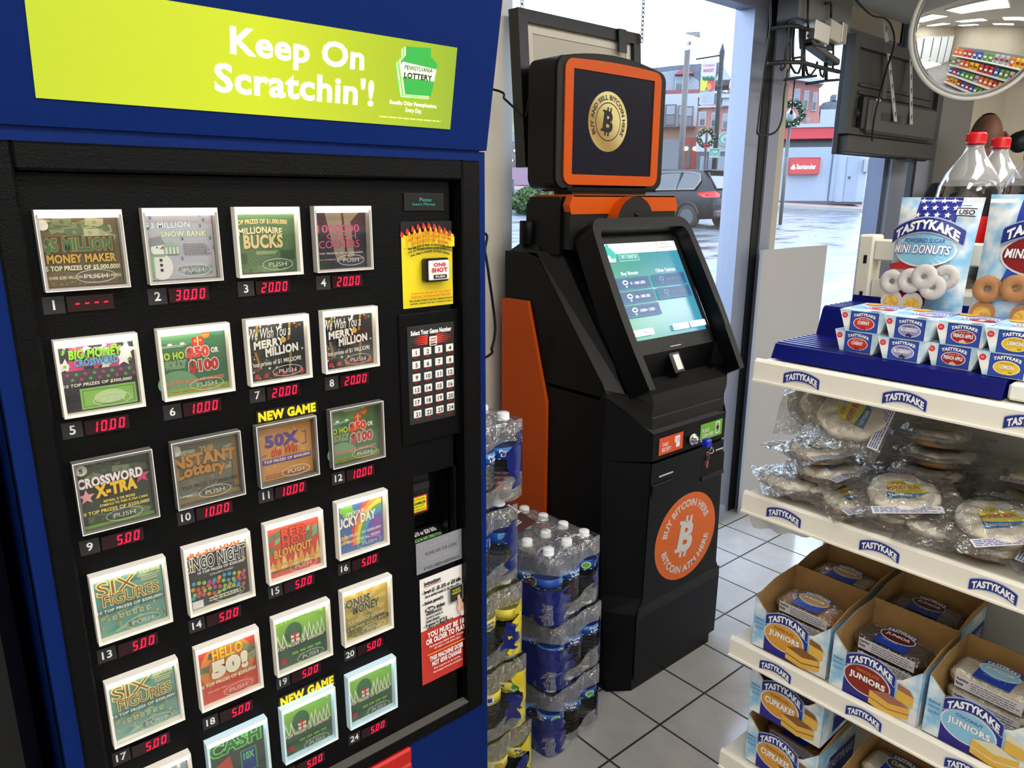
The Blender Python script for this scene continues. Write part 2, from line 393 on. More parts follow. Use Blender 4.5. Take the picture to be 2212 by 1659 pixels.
GLASS=clear('window_glass','f8fafc',.972,.01)
struct('window_1',MB().box(PX0+.03,1.60,YW+.02,YW+.026,.1,2.28,GLASS))
struct('window_2',MB().box(1.90,3.0,YW+.02,YW+.026,.1,2.29,GLASS))
# ceiling lights
LP=mat('light_panel','fcfaf6',.5,emit=13.5)
for k,(x,y) in enumerate(((-1.55,-1.25),(.1,-1.25),(1.75,-1.25),(3.4,-1.25),(-1.2,-3.0),(.7,-3.0),(2.6,-3.0),(-.4,-4.8),(1.8,-4.8))):
    t=thing('ceiling_light','flush fluorescent ceiling panel seen only in the convex mirror','ceiling light',(x,y,ZC),'ceiling panels')
    MB().box(x-.62,x+.62,y-.32,y+.32,ZC-.025,ZC,WHITE).build('frame',t)
    MB().box(x-.58,x+.58,y-.28,y+.28,ZC-.029,ZC-.024,LP).build('diffuser',t)
# ---------------------------------------------------------------- ticket vending machine
def ab(d,x,y):
    p=atP(x,y,d.o,d.n)-d.o; return p.dot(d.U)/d.U.length_squared,p.dot(d.V)/d.V.length_squared
def tpx(d,t,l,r,top,bot,m,**k):        # words placed by four survey points: left, right, top, bottom
    d.text(t,ab(d,*l)[0],ab(d,*bot)[1],ab(d,*r)[0],ab(d,*top)[1],m,**k)
YF,YP=-.136,-.118
ML,MR=-1.214,-.546; MT,MBZ=1.566,.535
VM=thing('lottery_vending_machine','tall blue and black scratch ticket vending machine with lit yellow green header sign','vending machine',(-.88,.2,0))
g=MB(); g.box(ML-.02,MR+.012,YP+.085,.6,.02,1.80,BLUES); g.box(ML-.02,ML,YF+.03,YP+.085,.02,1.58,BLUES); g.box(MR,MR+.012,YF+.03,YP+.085,.02,1.58,BLUES); g.box(ML,MR,YF+.03,YP+.085,.02,MBZ+.02,BLUES)
g.box(ML-.02,ML,YF+.004,YF+.05,.02,1.58,BLUE); g.box(MR,MR+.012,YF+.004,YF+.05,.02,1.58,BLUE)
g.box(ML,MR,YF+.004,YF+.05,MT,1.582,BLUE); g.box(-.715,MR,YF+.004,YF+.05,.02,MBZ,BLUES); g.box(ML,-.715,YF+.02,YF+.05,.02,MBZ,BLUES)
g.box(ML-.02,MR+.012,YF+.05,.59,0,.02,BLK2); g.box(MR+.011,MR+.02,YF+.02,YF+.05,.50,.535,BLUES)
g.build('cabinet',VM)
g=MB()   # black door frame
DI0,DI1=-1.188,-.597
g.box(ML,DI0,YF,YF+.03,MBZ,MT,BLK,.003); g.box(-.583,MR,YF,YF+.03,MBZ,MT,BLK,.003)
g.box(DI0,-.583,YF,YF+.03,1.535,MT,BLK,.003); g.box(DI0,-.583,YF,YF+.03,MBZ,.560,BLK,.002)
g.box(DI0,-.583,YF+.0005,YP,.5595,.5615,mat('worn_edge','6a6862',.5,.3))
DF=g.build('door_frame',VM)
g=MB(); BX0,BX1,BZ0,BZ1=-.682,-.592,.878,1.045      # bill opening
g.box(DI0+.002,BX0,YP,YP+.02,.5615,1.533,BLK); g.box(BX1,DI1,YP,YP+.02,.5615,1.533,BLK)
g.box(BX0,BX1,YP,YP+.02,BZ1,1.533,BLK); g.box(BX0,BX1,YP,YP+.02,.5615,BZ0,BLK); g.box(DI1,-.583,YP+.012,YP+.02,.5615,1.533,BLK2)
g.build('door_panel',VM)
# header sign
SO=Vc((ML-.02,YF-.001,1.582)); ST=Vc((0,-.038,.202)); SNn=Vc((0,-.202,-.038)).normalized()
g=MB(); prof=[(YF-.001,1.582),(YF-.039-.003,1.800),(YF+.0,1.83),(.3,1.83),(.3,1.582)]
g.prism([(ML-.02,y,z) for y,z in prof],(MR-ML+.032,0,0),BLUE)
HD=g.build('sign_housing',VM)
o=atP(77,211,SO,SNn)+SNn*.0012; br=atP(972,272,SO,SNn)+SNn*.0012; tr=atP(987,95,SO,SNn)+SNn*.0012
U=Vc((br.x-o.x,0,0)); V=ST.normalized()*((tr-br).length)
g=MB(); d=Dec(g,o,U,V)
YG=bpy.data.materials.new('sign_backlit_lime'); YG.use_nodes=True; nt=YG.node_tree; b=nt.nodes['Principled BSDF']
tc=nt.nodes.new('ShaderNodeTexCoord'); n=nt.nodes.new('ShaderNodeTexNoise'); n.inputs['Scale'].default_value=2.6; n.inputs['Detail'].default_value=0
r=nt.nodes.new('ShaderNodeValToRGB'); r.color_ramp.elements[0].color=(*lin('a2c81c'),1); r.color_ramp.elements[1].color=(*lin('eaf60a'),1); r.color_ramp.elements[0].position=.3; r.color_ramp.elements[1].position=.62
sx=nt.nodes.new('ShaderNodeSeparateXYZ'); mr=nt.nodes.new('ShaderNodeMapRange'); mr.inputs[1].default_value=-.31; mr.inputs[2].default_value=.31; r.color_ramp.elements[0].position=0; r.color_ramp.elements[0].color=(*lin('d3e619'),1); e=r.color_ramp.elements.new(.45); e.color=(*lin('e6f40c'),1); r.color_ramp.elements[-1].position=1; r.color_ramp.elements[-1].color=(*lin('98bd1c'),1)
nt.links.new(tc.outputs['Object'],sx.inputs[0]); nt.links.new(sx.outputs['X'],mr.inputs[0]); nt.links.new(mr.outputs[0],r.inputs['Fac'])
nt.links.new(r.outputs['Color'],b.inputs['Emission Color']); b.inputs['Emission Strength'].default_value=.92; b.inputs['Base Color'].default_value=(.02,.02,.02,1); b.inputs['Roughness'].default_value=.25
def E_(h,s=1): return C(h,.3,s)
d.rect(0,0,1,1,YG); WE=E_('fdfff0',1.05)
tpx(d,'Keep On',(497,100),(787,120),(497,54.7),(646,152),WE,bold=.028)
tpx(d,"Scratchin'!",(462.5,169),(807,200),(485,134),(477,200),WE,bold=.028)
GE=E_('2f8f3c',.8)
def kst(x0,y0,w,h,m):
    pts=[(0,1),(0,.72),(-.12,.72),(.06,0),(.94,0),(1.12,.72),(1,.72),(1,1)]
    d.poly([ab(d,x0+p[0]*w+ (1-p[1])*h*-.0,y0+(1-p[1])*h+p[0]*w*.075) for p in [(.14,1),(.14,.82),(.0,.68),(.12,0),(.82,0),(1.0,.68),(.82,.82),(.82,1)]][::-1],m)
for k,m in ((0,E_('5cae3c',.8)),(3,E_('d9edb0',.9)),(6,E_('5cae3c',.8)),(9,E_('d9edb0',.9))): kst(852+k,106-k*.6,88-k,104,m)
kst(864,99,80,104,GE)
d.poly([ab(d,*p) for p in ((864,143),(866,166),(936,176),(941,150),(868,133))],E_('e6f2c4',.9))
tpx(d,'PENNSYLVANIA',(872.5,145),(933,152),(873,139.5),(873,150),E_('27401c',.4),bold=.03,tilt=0)
tpx(d,'LOTTERY',(871,160),(932,166),(872,155),(872,168),E_('1c2c18',.4),bold=.05)
tpx(d,'Benefits Older Pennsylvanians.',(840,220),(942,229),(840,215),(840,226.5),WE,bold=.005); tpx(d,'Every Day.',(874,236),(909,239),(874,232),(874,244),WE,bold=.005)
d.lines(*ab(d,817,254),*ab(d,954,259),1,E_('c6e06a',.9),.4)
g.build('sign_face',VM)
# machine lettering etc on plane YP
def prect(c,Y):
    p=[atY(*q,Y) for q in c]; return ((p[0].x+p[3].x)/2,(p[2].z+p[3].z)/2,(p[1].x+p[2].x)/2,(p[0].z+p[1].z)/2)
def face(mb,r,Y,eps=2.2e-4): return Dec(mb,(r[0],Y,r[1]),(r[2]-r[0],0,0),(0,0,r[3]-r[1]),eps)
W={1:((71.8,454.9),(260.8,450.6),(283.4,618.6),(98.9,633.6)),2:((303.9,449.7),(466.7,448.2),(484.5,605),(325.6,616.5)),3:((503.7,447.2),(644.1,446.3),(657.4,591),(519.7,602)),4:((676.2,444.9),(798.4,444.9),(809.1,580.9),(687.8,590.2)),
5:((114.6,738.3),(295.4,718),(315.7,876.3),(140,907)),6:((337.7,712.9),(493.5,697),(510.4,843.2),(357.3,868.8)),7:((528.6,692.3),(663.8,677.3),(677.7,813.9),(543.1,836.5)),8:((694.2,672.9),(812,661.1),(823,789.3),(705.8,809)),
9:((155.9,1004.4),(327.2,969.2),(346.5,1114.7),(178.4,1159.3)),10:((368.5,959.8),(517.8,929.3),(531.9,1066.9),(385.9,1103.9)),11:((552.3,922.6),(681.4,897.6),(692,1023.8),(564.3,1056.5)),12:((712.2,887.9),(825.4,865.8),(834.5,985.2),(720.8,1015.1)),
13:((191.5,1250.9),(357.7,1201.6),(373.2,1342.4),(215,1396.4)),14:((394,1188),(540,1147),(552,1293),(412,1328)),15:((570.6,1137),(695.3,1099.9),(706.4,1223.7),(582.6,1266.1)),16:((725.7,1088.8),(835.5,1057.5),(842.7,1175.5),(734.3,1211.6)),
17:((226.3,1480),(385,1422.3),(399,1556),(247.4,1617)),18:((419,1408),(557,1354),(571,1487),(438,1536)),19:((589.3,1340.2),(710.3,1295),(720.9,1414.9),(599.5,1463.1)),20:((737.7,1281.5),(844.6,1242),(851.9,1356.2),(745.9,1398.5)),
21:((258,1693),(413,1629),(427,1762),(279,1830)),22:((443.7,1610),(578,1551),(588,1684),(462,1740)),23:((606.7,1536.8),(722.3,1483.8),(731.9,1597),(617.3,1651.4)),24:((749.8,1466),(853.3,1418.8),(860.5,1527.2),(757.9,1576.8))}
LED={1:(246.6,665.9),2:(451.3,647.2),3:(627,630.7),4:(781.6,617.7),6:(477.8,885.4),7:(647.3,851.5),8:(796,826.3),5:(279.8,923.2),9:(310.8,1164),13:(341.8,1388),17:(367.6,1600.7),12:(807.6,1023.8),16:(817.2,1212.6),20:(826.8,1392.3),24:(834,1568),11:(662,1059.9),15:(678.5,1258.8),19:(692,1448.6),10:(502,1104),14:(521,1328),18:(546,1530),23:(701,1640)}
PRICE={1:'----',2:'30.00',3:'20.00',4:'20.00',5:'10.00',6:'10.00',7:'20.00',8:'20.00',10:'10.00',11:'10.00',12:'10.00'}
UNLIT=(1,9,10,11,12)
SEG={'0':'abcdef','1':'bc','2':'abged','3':'abgcd','5':'afgcd','-':'g'}
def seg7(d,a,b,w,h,ch,m):
    t=h*.13; ta=t/d.asp; y=[b,b+h/2,b+h]
    for s_ in SEG[ch]:
        if s_ in 'agd': yy={'a':y[2]-t,'g':y[1]-t/2,'d':y[0]}[s_]; q=(a+ta*.6,yy,a+w-ta*.6,yy+t)
        else:
            aa=a if s_ in 'ef' else a+w-ta; lo=y[0] if s_ in 'ce' else y[1]; q=(aa,lo+t*.3,aa+ta,lo+h/2-t*.2)
        sk=.16*h/d.asp
        d.poly([(q[0]+sk*(q[1]-b)/h,q[1]),(q[2]+sk*(q[1]-b)/h,q[1]),(q[2]+sk*(q[3]-b)/h,q[3]),(q[0]+sk*(q[3]-b)/h,q[3])],m); d.l-=1
    d.l+=1
K='0d0d0d'; Wh='f4f2ee'
def c_(h): return C(h,.4)
def tk_lot(d,dark=False): d.text('PENNSYLVANIA LOTTERY',.28,.955,.72,.985,c_('2a2a2a' if dark else Wh),bold=.02)
def bills(d,b0,b1,seed,cols=('9aa37c','7d8a63','b7b894','5b6a48')):
    q=random.Random(seed)
    for k in range(16):
        x,y=q.uniform(-.02,.82),q.uniform(b0,b1-.12); w,h=.24,.11; t=q.uniform(-.5,.5); ca,sa=math.cos(t),math.sin(t)
        pts=[(min(.995,max(.005,x+w/2+(i*ca-j*sa))),min(.995,max(.005,y+h/2+(i*sa+j*ca)))) for i,j in ((-w/2,-h/2),(w/2,-h/2),(w/2,h/2),(-w/2,h/2))]
        d.poly(pts,c_(cols[k%4])); d.ell(min(.95,max(.05,x+w/2)),min(.95,max(.05,y+h/2)),.03,.03,c_(cols[(k+2)%4]),10)
def T1(d):
    d.rect(0,0,1,1,c_('6a5a44')); bills(d,.62,.98,3); tk_lot(d); d.ell(.04,.86,.07,.07,c_('e8e6dd'))
    d.rect(.03,.46,.93,.70,c_('4a3420')); d.text('$5 MILLION',.02,.47,.9,.68,c_('2f6b45'),bold=.05,out=c_('c7a04b'),ob=.03); d.text('MONEY MAKER',.03,.33,.93,.455,c_('d2a43f'),bold=.04,out=c_('3a2412'),ob=.03)
    d.text('5 TOP PRIZES OF $5,000,000!',.0,.215,.97,.295,c_('e9e8c8'),bold=.03,out=c_('55603a'),ob=.02); d.text('OVER $285 MILLION IN TOTAL CASH PRIZES',.02,.10,.97,.15,c_('eae3cd'),bold=.015)
    q=random.Random(4)
    for k in range(40): d.rect(*(lambda x,y:(x,y,x+.02,y+.012))(q.uniform(.0,.97),q.uniform(.01,.09)),c_('a27f52')); d.l-=1
    d.l+=1
def T2(d):
    d.rect(0,0,1,1,c_('b6b5c6')); tk_lot(d,1)
    d.text('$3 MILLION',-.0,.76,.66,.87,c_('dfeaf4'),bold=.035,out=c_('2c6a8c'),ob=.03,tilt=.1); d.text('SNOW BANK',.21,.64,.9,.73,c_('dfead2'),bold=.04,out=c_('3f7d55'),ob=.03)
    for a,b in ((.06,.9),(.85,.86),(.8,.94),(.79,.77),(.5,.58),(.93,.58),(.97,.43),(.47,.28),(.84,.36)): d.text('$',a,b,a+.04,b+.06,c_('3a7fa6'),bold=.02)
    d.ell(.17,.2,.17,.2,c_('e3e2e6')); d.ell(.16,.46,.12,.1,c_('ecebee')); d.poly([(.0,.5),(.3,.535),(.24,.56),(.2,.66),(.03,.63)],c_('8a8f98')); d.rect(.02,.35,.24,.39,c_('7fae86')); d.rect(.01,.06,.07,.36,c_('92bb96'))
    for k in range(3): d.ell(.17,.3-.075*k,.024,.024,c_('2c2c30'))
    d.ell(.13,.49,.012,.012,c_(K)); d.ell(.21,.49,.012,.012,c_(K)); d.poly([(.17,.465),(.28,.47),(.17,.48)],c_('b07a4a'))
    d.poly([(.2,.5),(.34,.58),(.48,.5)],c_('9fb3aa')); d.rect(.23,.38,.45,.5,c_('8ea79c'))
    for k in range(4): d.rect(.25+.055*k,.39,.28+.055*k,.49,c_('d5dcd8'))
    d.lines(.52,.36,.95,.54,6,c_('77788a'),.5,2); d.text('6 TOP PRIZES OF',.42,.13,.93,.19,c_('4f8c72'),bold=.03); d.text('$3 MILLION!',.5,.06,.93,.115,c_('4f8c72'),bold=.03)
def T3(d):
    d.rect(0,0,1,1,c_('50704c')); q=random.Random(2)
    for k in range(6): d.ring(.5,.45,.15+.055*k,.15+.055*k,.006,c_('6f8e67')); d.l-=1
    d.l+=1; tk_lot(d); d.text('TOP PRIZES OF $1,000,000!',-.02,.78,.88,.87,c_('e2c98d'),bold=.03,out=c_('4c3b1c'),ob=.025,arch=.25)
    d.text('MILLIONAIRE',.03,.63,.78,.74,c_('efe2b4'),bold=.035,out=c_('3a4a26'),ob=.03,arch=.3); d.text('BUCKS',.1,.4,.78,.63,c_('ddc890'),bold=.05,out=c_('35452a'),ob=.03)
    d.rect(.0,.16,.14,.33,c_('3d5238')); d.rect(.72,.2,.97,.36,c_('3d5238')); d.lines(.3,.3,.7,.36,3,c_('c9d0a8'),.5,3); bills(d,.0,.12,6,('5d7b54','7b946c','46603f','6c865f'))
def T4(d):
    d.rect(0,0,1,1,c_('2b2d3c')); d.poly([(.2,.98),(.9,.98),(.7,.8),(.75,.2),(.4,.1),(.3,.5)],c_('8d8578')); d.poly([(.52,.97),(.56,.97),(.62,.15),(.57,.15)],c_('3a352f')); tk_lot(d)  # grey patch with dark streak: a reflection in the pane, painted into the card
    P_=c_('d8577f')
    d.text('1000000',.05,.62,.87,.75,P_,bold=.0,out=c_('7a2b4c'),ob=.02); d.text('CASH',.22,.5,.8,.61,P_,bold=.0); d.text('CORNERS',.06,.35,.86,.48,P_,bold=0,out=c_('6d3148'),ob=.02)
    d.text('TOP PRIZES OF $1,000,000!',.02,.24,.92,.275,c_('f0c2bd'),bold=.03); d.text('4X SYMBOL FOR A CASH PRIZE',.05,.14,.93,.165,c_('d99'+'a9b'),bold=.02)
def T5(d):
    d.rect(0,0,1,1,c_('3a3448')); q=random.Random(5)
    for k in range(12): d.star(q.uniform(.05,.95),q.uniform(.6,.93),q.uniform(.1,.16),c_('e54a86' if k%2 else 'f1eef0'),5,.45,q.uniform(0,90))
    for k in range(18): d.star(q.uniform(.05,.95),q.uniform(.66,.95),.03,c_('7cbf3f')); 
    d.text('BIG MONEY',.12,.76,.84,.9,c_('8fcf3c'),bold=.05,out=c_('35502a'),ob=.025,shear=.1); d.text('CROSSWORD',.18,.65,.78,.76,c_('69a7d8'),bold=.045,out=c_('234a7c'),ob=.025,shear=.1)
    d.rect(0,.42,1,.6,c_('4c4657'))
    for k in range(8): d.star(.07+.12*k,.545,.035,c_('5fae4b' if k%2 else 'c8466e')); d.star(.13+.12*k,.47,.035,c_('c8466e' if k%2 else '5fae4b'))
    d.text('10 TOP PRIZES OF $300,000!',.0,.36,.93,.415,c_('e8f0d8'),bold=.03,shear=.15); d.rect(.2,.02,.97,.33,c_('8fbf62')); d.frame(.23,.05,.94,.30,.012,c_('4f8f3a')); d.ell(.6,.17,.22,.1,c_('c2dfa0'))
    for k in range(4): d.rrect(.02,.03+.075*k,.17,.085+.075*k,.015,c_('2c2a35'))
def T6(d):
    d.rect(0,0,1,1,c_('3a7052')); d.ell(.2,.18,.3,.2,c_('6f9b77')); d.ell(.3,.9,.35,.12,c_('568a63')); tk_lot(d)
    d.rect(.48,.74,.66,.88,c_('d8342c')); d.rect(.56,.74,.58,.88,c_('f0d9c0')); d.text('$$$',.51,.8,.63,.84,c_('9fd04a'),bold=.03); d.ell(.7,.9,.06,.06,c_('e0842f')); d.rect(.64,.92,.76,.96,c_('d8342c'))
    d.lines(.02,.75,.46,.79,2,c_('e6ece2'),.4,5); d.ell(.14,.8,.035,.02,c_('e9eee6')); d.ell(.33,.8,.035,.02,c_('e9eee6'))
    d.text('HO HO',-.05,.56,.34,.68,c_('b9d63a'),bold=.05,out=c_('2a3d22'),ob=.03); d.text('HOLLY',.0,.42,.36,.54,c_('5f8f62'),bold=.05,out=c_('e8efe2'),ob=.03)
    d.text('$50',.37,.53,.73,.73,c_('e2413c'),bold=.07,out=c_('f2efe9'),ob=.045); d.text('OR',.76,.6,.88,.69,c_('f4f0ee'),bold=.05,out=c_('54343a'),ob=.02); d.text('$100',.39,.3,.86,.52,c_('b92f32'),bold=.07,out=c_('f2efe9'),ob=.045)
    d.text('FILLED WITH ONLY $50 AND $100 PRIZES!',.0,.16,.93,.225,c_('ee7f62'),bold=.03,tilt=.2); d.rect(0,.0,1,.1,c_('7fa14a'))
    for k in range(6): d.rect(.1+.15*k,.03,.2+.15*k,.05,c_('c8483c')); d.l-=1
    d.l+=1
def T7(d):
    d.rect(0,0,1,1,c_('2b2f33')); q=random.Random(9)
    for k in range(60): d.star(q.uniform(.03,.97),q.choice((q.uniform(.02,.2),q.uniform(.3,.5),q.uniform(.84,.97))),q.uniform(.012,.035),c_(q.choice(('c8392f','d8b84a','4f8f4a','e7e3da','a33a34'))),q.choice((5,6)),.45)
    for a,b,s_ in ((.15,.98,.3),(.72,.95,.3),(.08,.5,-.5),(.7,.45,.2)): d.poly([(a,b),(a+.04,b),(a+.04+s_*-.15,b-.3),(a+s_*-.15,b-.3)],c_('9c7a34'))
    for k in range(6): d.star(.1+.16*k,.08,.06,c_('b8352d'),8,.5)
    d.text('We Wish You a',.0,.72,.74,.9,c_(Wh),bold=.005,shear=.25,tilt=.15); d.text('MERRY',.08,.56,.62,.7,c_(Wh),bold=.05,tilt=.3); d.text('MILLION',.27,.42,.86,.57,c_(Wh),bold=.05,tilt=.3); d.text('top prizes of $1 MILLION!',.04,.24,.9,.34,c_(Wh),bold=.015,tilt=.25); d.ell(.6,.66,.05,.05,c_('d9a93c'))
def T9(d):
    d.rect(0,0,1,1,c_('38423a')); bills(d,.7,.98,12,('66725a','50604a','7c8668','465240')); bills(d,.02,.2,14,('4a5a40','56684a','3f4e38','667a52')); d.ell(.06,.92,.08,.08,c_('d8d8d0')); d.text('5',.03,.88,.08,.95,c_(K),bold=.04)
    d.star(.88,.66,.13,c_('d5437c')); d.star(.08,.5,.12,c_('e7a0a8'))
    d.text('CROSSWORD',-.02,.64,.9,.8,c_('f3eef2'),bold=.05,out=c_('7c2f63'),ob=.04,tilt=.1); d.text('X-TRA',.2,.46,.8,.66,c_('f2c72e'),bold=.06,out=c_('7a3a1c'),ob=.03,tilt=.1)
    d.text('REVEAL 5 OR MORE',.3,.36,.75,.4,c_('f0d85a'),bold=.03); d.text('SYMBOLS TO WIN X-TRA CASH!',.24,.3,.93,.34,c_('f0d85a'),bold=.03); d.text('10 TOP PRIZES OF $250,000!',-.02,.2,.95,.265,c_('f0d85a'),bold=.03); d.rect(0,0,1,.05,c_('6f9a3c'))
def T10(d):
    d.rect(0,0,1,1,c_('6e6c60')); bills(d,.02,.95,21,('8a8a78','7a7a68','9a9a88','666658')); d.ell(.04,.9,.07,.09,c_('d8d6cc')); d.rect(.92,.1,1,1,c_('8a6a3a'))
    d.text('THE',.4,.8,.62,.9,c_('b07a3a'),bold=.04,out=c_('e0d5b8'),ob=.02); d.text('INSTANT',-.1,.58,.98,.8,c_('b8803c'),bold=.06,out=c_('5a4324'),ob=.03,arch=.15); d.text('Lottery',.0,.36,.8,.62,c_('b8803c'),bold=.05,out=c_('5a4324'),ob=.03,arch=.15)
    d.text('TOP PRIZE OF $500,000',.06,.22,.97,.29,c_('2a2a26'),bold=.02); d.text('SECURE FAX CASH',.3,.14,.9,.19,c_('2a2a26'),bold=.02); d.rect(0,0,1,.08,c_('8c7a4c')); d.text('Lottery',.02,.09,.22,.15,c_(Wh),bold=.02)
def T11(d):
    d.rect(0,0,1,1,c_('c98f4e')); q=random.Random(3)
    for k in range(26): d.ell(q.uniform(.03,.97),q.uniform(.03,.95),.012,.012,c_('e5c48a'),8); d.l-=1
    d.l+=1; P_=c_('5b4690')
    d.rect(.03,.45,.07,.47,P_); d.rect(.07,.47,.14,.49,P_); d.rect(.8,.55,.9,.57,P_); d.rect(.88,.57,.9,.78,P_); d.rect(.82,.78,.9,.8,P_)
    d.text('50X',.12,.6,.76,.84,P_,bold=.06); d.text('the Win',.22,.43,.72,.6,c_('c03a34'),bold=.03,shear=.3,tilt=.1); d.rect(.05,.3,.97,.4,P_); d.text('TOP PRIZES OF $500,000!',.08,.32,.95,.38,c_('f4ead8'),bold=.02); d.lines(.1,.03,.9,.12,2,c_('9a5c34'),.5,4)
def T13(d):
    d.rect(0,0,1,1,c_('6fa39a')); q=random.Random(8)
    for k in range(22): x,y=q.uniform(0,.8),q.uniform(0,.9); d.poly([(x,y),(x+.2,y+.03),(x+.15,y+.1)],c_(q.choice(('83b5a6','5b928c','94bfa6','4f8684'))))
    for k in range(26): d.text('$',*(lambda x,y:(x,y,x+.04,y+.06))(q.uniform(0,.93),q.uniform(.03,.4)),c_('c9b65a'),bold=.02)
    d.text('SIX',.04,.68,.6,.9,c_('8a5a2c'),bold=-.005,out=c_('e6d98c'),ob=.05); d.text('FIGURES',.1,.5,.92,.68,c_('8a5a2c'),bold=-.005,out=c_('e6d98c'),ob=.05)
    d.text('SIX FIGURE FORTUNE',.66,.86,.97,.94,c_('e9d98f'),bold=.02); d.lines(.68,.74,.97,.84,3,c_('d7c88a'),.5,3); d.rect(0,.385,.98,.46,c_('3f6f78')); d.text('10 TOP PRIZES OF $200,000!',.0,.395,.97,.45,c_('f2f6ea'),bold=.025)
    for k in range(6): d.rect(.2+.1*k,.25,.26+.1*k,.32,c_('b5c9a0')); d.rect(.22+.1*k,.27,.25+.1*k,.3,c_('a8873c'))
def T14(d):
    d.rect(0,0,1,1,c_('34383c')); d.rect(0,.86,1,1,c_('f0e7dc')); q=random.Random(1)
    for k in range(44): d.ell(.06+.085*(k%11)+.02*(k//11%2),.18+.075*(k//11)+.02*math.sin(k),.034,.034,c_(q.choice(('d85a3a','3fa0c8','d89a2c','8fc04a','b04a9a'))),12)
    d.text('$250,000',.02,.84,.9,.99,c_('e8622c'),bold=.03,out=c_('fff4e8'),ob=.03); d.text('BINGO NIGHT',-.03,.63,.98,.84,c_('22262c'),bold=.02,out=c_('f2f2f2'),ob=.05); d.text('10 TOP PRIZES OF $250,000!',.16,.55,.95,.6,c_(Wh),bold=.025); d.text("CALLER'S CARD",.35,.49,.75,.52,c_(Wh),bold=.01)
    d.lines(.3,.06,.98,.14,2,c_('e0d8b0'),.5,6); d.rect(.02,.02,.2,.14,c_('e4e6e4')); d.star(.08,.73,.04,c_('e8b93a')); d.star(.95,.6,.03,c_('e8b93a'))
def T15(d):
    d.rect(0,0,1,1,c_('d8523c')); q=random.Random(2)
    for k in range(9): x=.02+.11*k; d.poly([(x,.12),(x+.13,.12),(x+.07,.3+.1*(k%3))],c_('f0a04a' if k%2 else 'f6d08a'))
    for k in range(9): x,y=q.choice((.02,.14,.72,.86)),q.uniform(.4,.72); d.poly([(x,y),(x+.11,y+.04),(x+.12,y+.14),(x+.02,y+.1)],c_('7fae86' if k%2 else '4f8a66'))
    d.text('RED',.28,.68,.75,.86,c_('e2482c'),bold=.06,out=c_('3a2a22'),ob=.04); d.text('HOT',.28,.52,.78,.7,c_('e2482c'),bold=.06,out=c_('3a2a22'),ob=.04); d.text('BLOWOUT',.12,.36,.85,.52,c_('f0a03a'),bold=.05,out=c_('4a2a1c'),ob=.035,tilt=.15)
    d.text('10 TOP PRIZES OF $200,000!',-.01,.18,.97,.24,c_('f4d23a'),bold=.03,out=c_('6a2a1c'),ob=.015); d.lines(.06,.08,.93,.14,1,c_('3a6a3a'),.5,2)
def T16(d):
    d.rect(0,0,1,1,c_('4a6fb0')); n=7
    for k,h in enumerate(('b04a9a','5a62c0','3f9fd0','58b05a','f0d84a','f09a3a','e0523c')):
        r0=.95-.085*k; d.poly([(.98,.1)]+[(.98-r0*math.cos(t*PI/2/10)*.75,.1+r0*math.sin(t*PI/2/10)) for t in range(11)],c_(('e0523c','f09a3a','f0d84a','58b05a','3f9fd0','5a62c0','8a4ab0')[k]))
    for a,b in ((.14,.84),(.26,.86),(.2,.74),(.3,.76)): d.ell(a,b,.08,.07,c_('7cc04a'))
    d.star(.15,.26,.13,c_('d89a3a')); d.text("IT'S YOUR",.2,.7,.6,.78,c_(Wh),bold=.02,tilt=.2); d.text('LUCKY DAY',-.08,.5,.84,.7,c_('f6f4ee'),bold=.05,out=c_('5a3a6a'),ob=.03,tilt=.15)
    d.text('TOP PRIZES OF $200,000!',.06,.28,.95,.34,c_(Wh),bold=.02,tilt=.3); d.text('5 SYMBOL WINS ALL PRIZES!',.05,.18,.92,.23,c_(Wh),bold=.02,tilt=.3)
def T18(d):
    d.rect(0,0,1,1,c_('c8432f')); d.ell(.5,.55,.48,.45,c_('e08a3a')); bills(d,.5,.9,31,('6a7a52','8a9468','55644a','9aa47c')); d.ell(.5,.55,.33,.36,c_('d8742f')); d.rect(0,0,1,.3,c_('cf3c2c'))
    d.text('HELLO',.24,.7,.78,.9,c_('f0c02e'),bold=.05,out=c_('7a3a1c'),ob=.03); d.text('50!',.2,.38,.86,.7,c_('f4ecd8'),bold=.09,out=c_('8a4a22'),ob=.03); d.text('10 TOP PRIZES OF $250,000!',-.01,.28,.98,.35,c_('f6efe0'),bold=.03); d.lines(.1,.16,.95,.22,1,c_('e8947a'),.5,5); d.ell(.65,.12,.3,.09,c_('e0604a'))
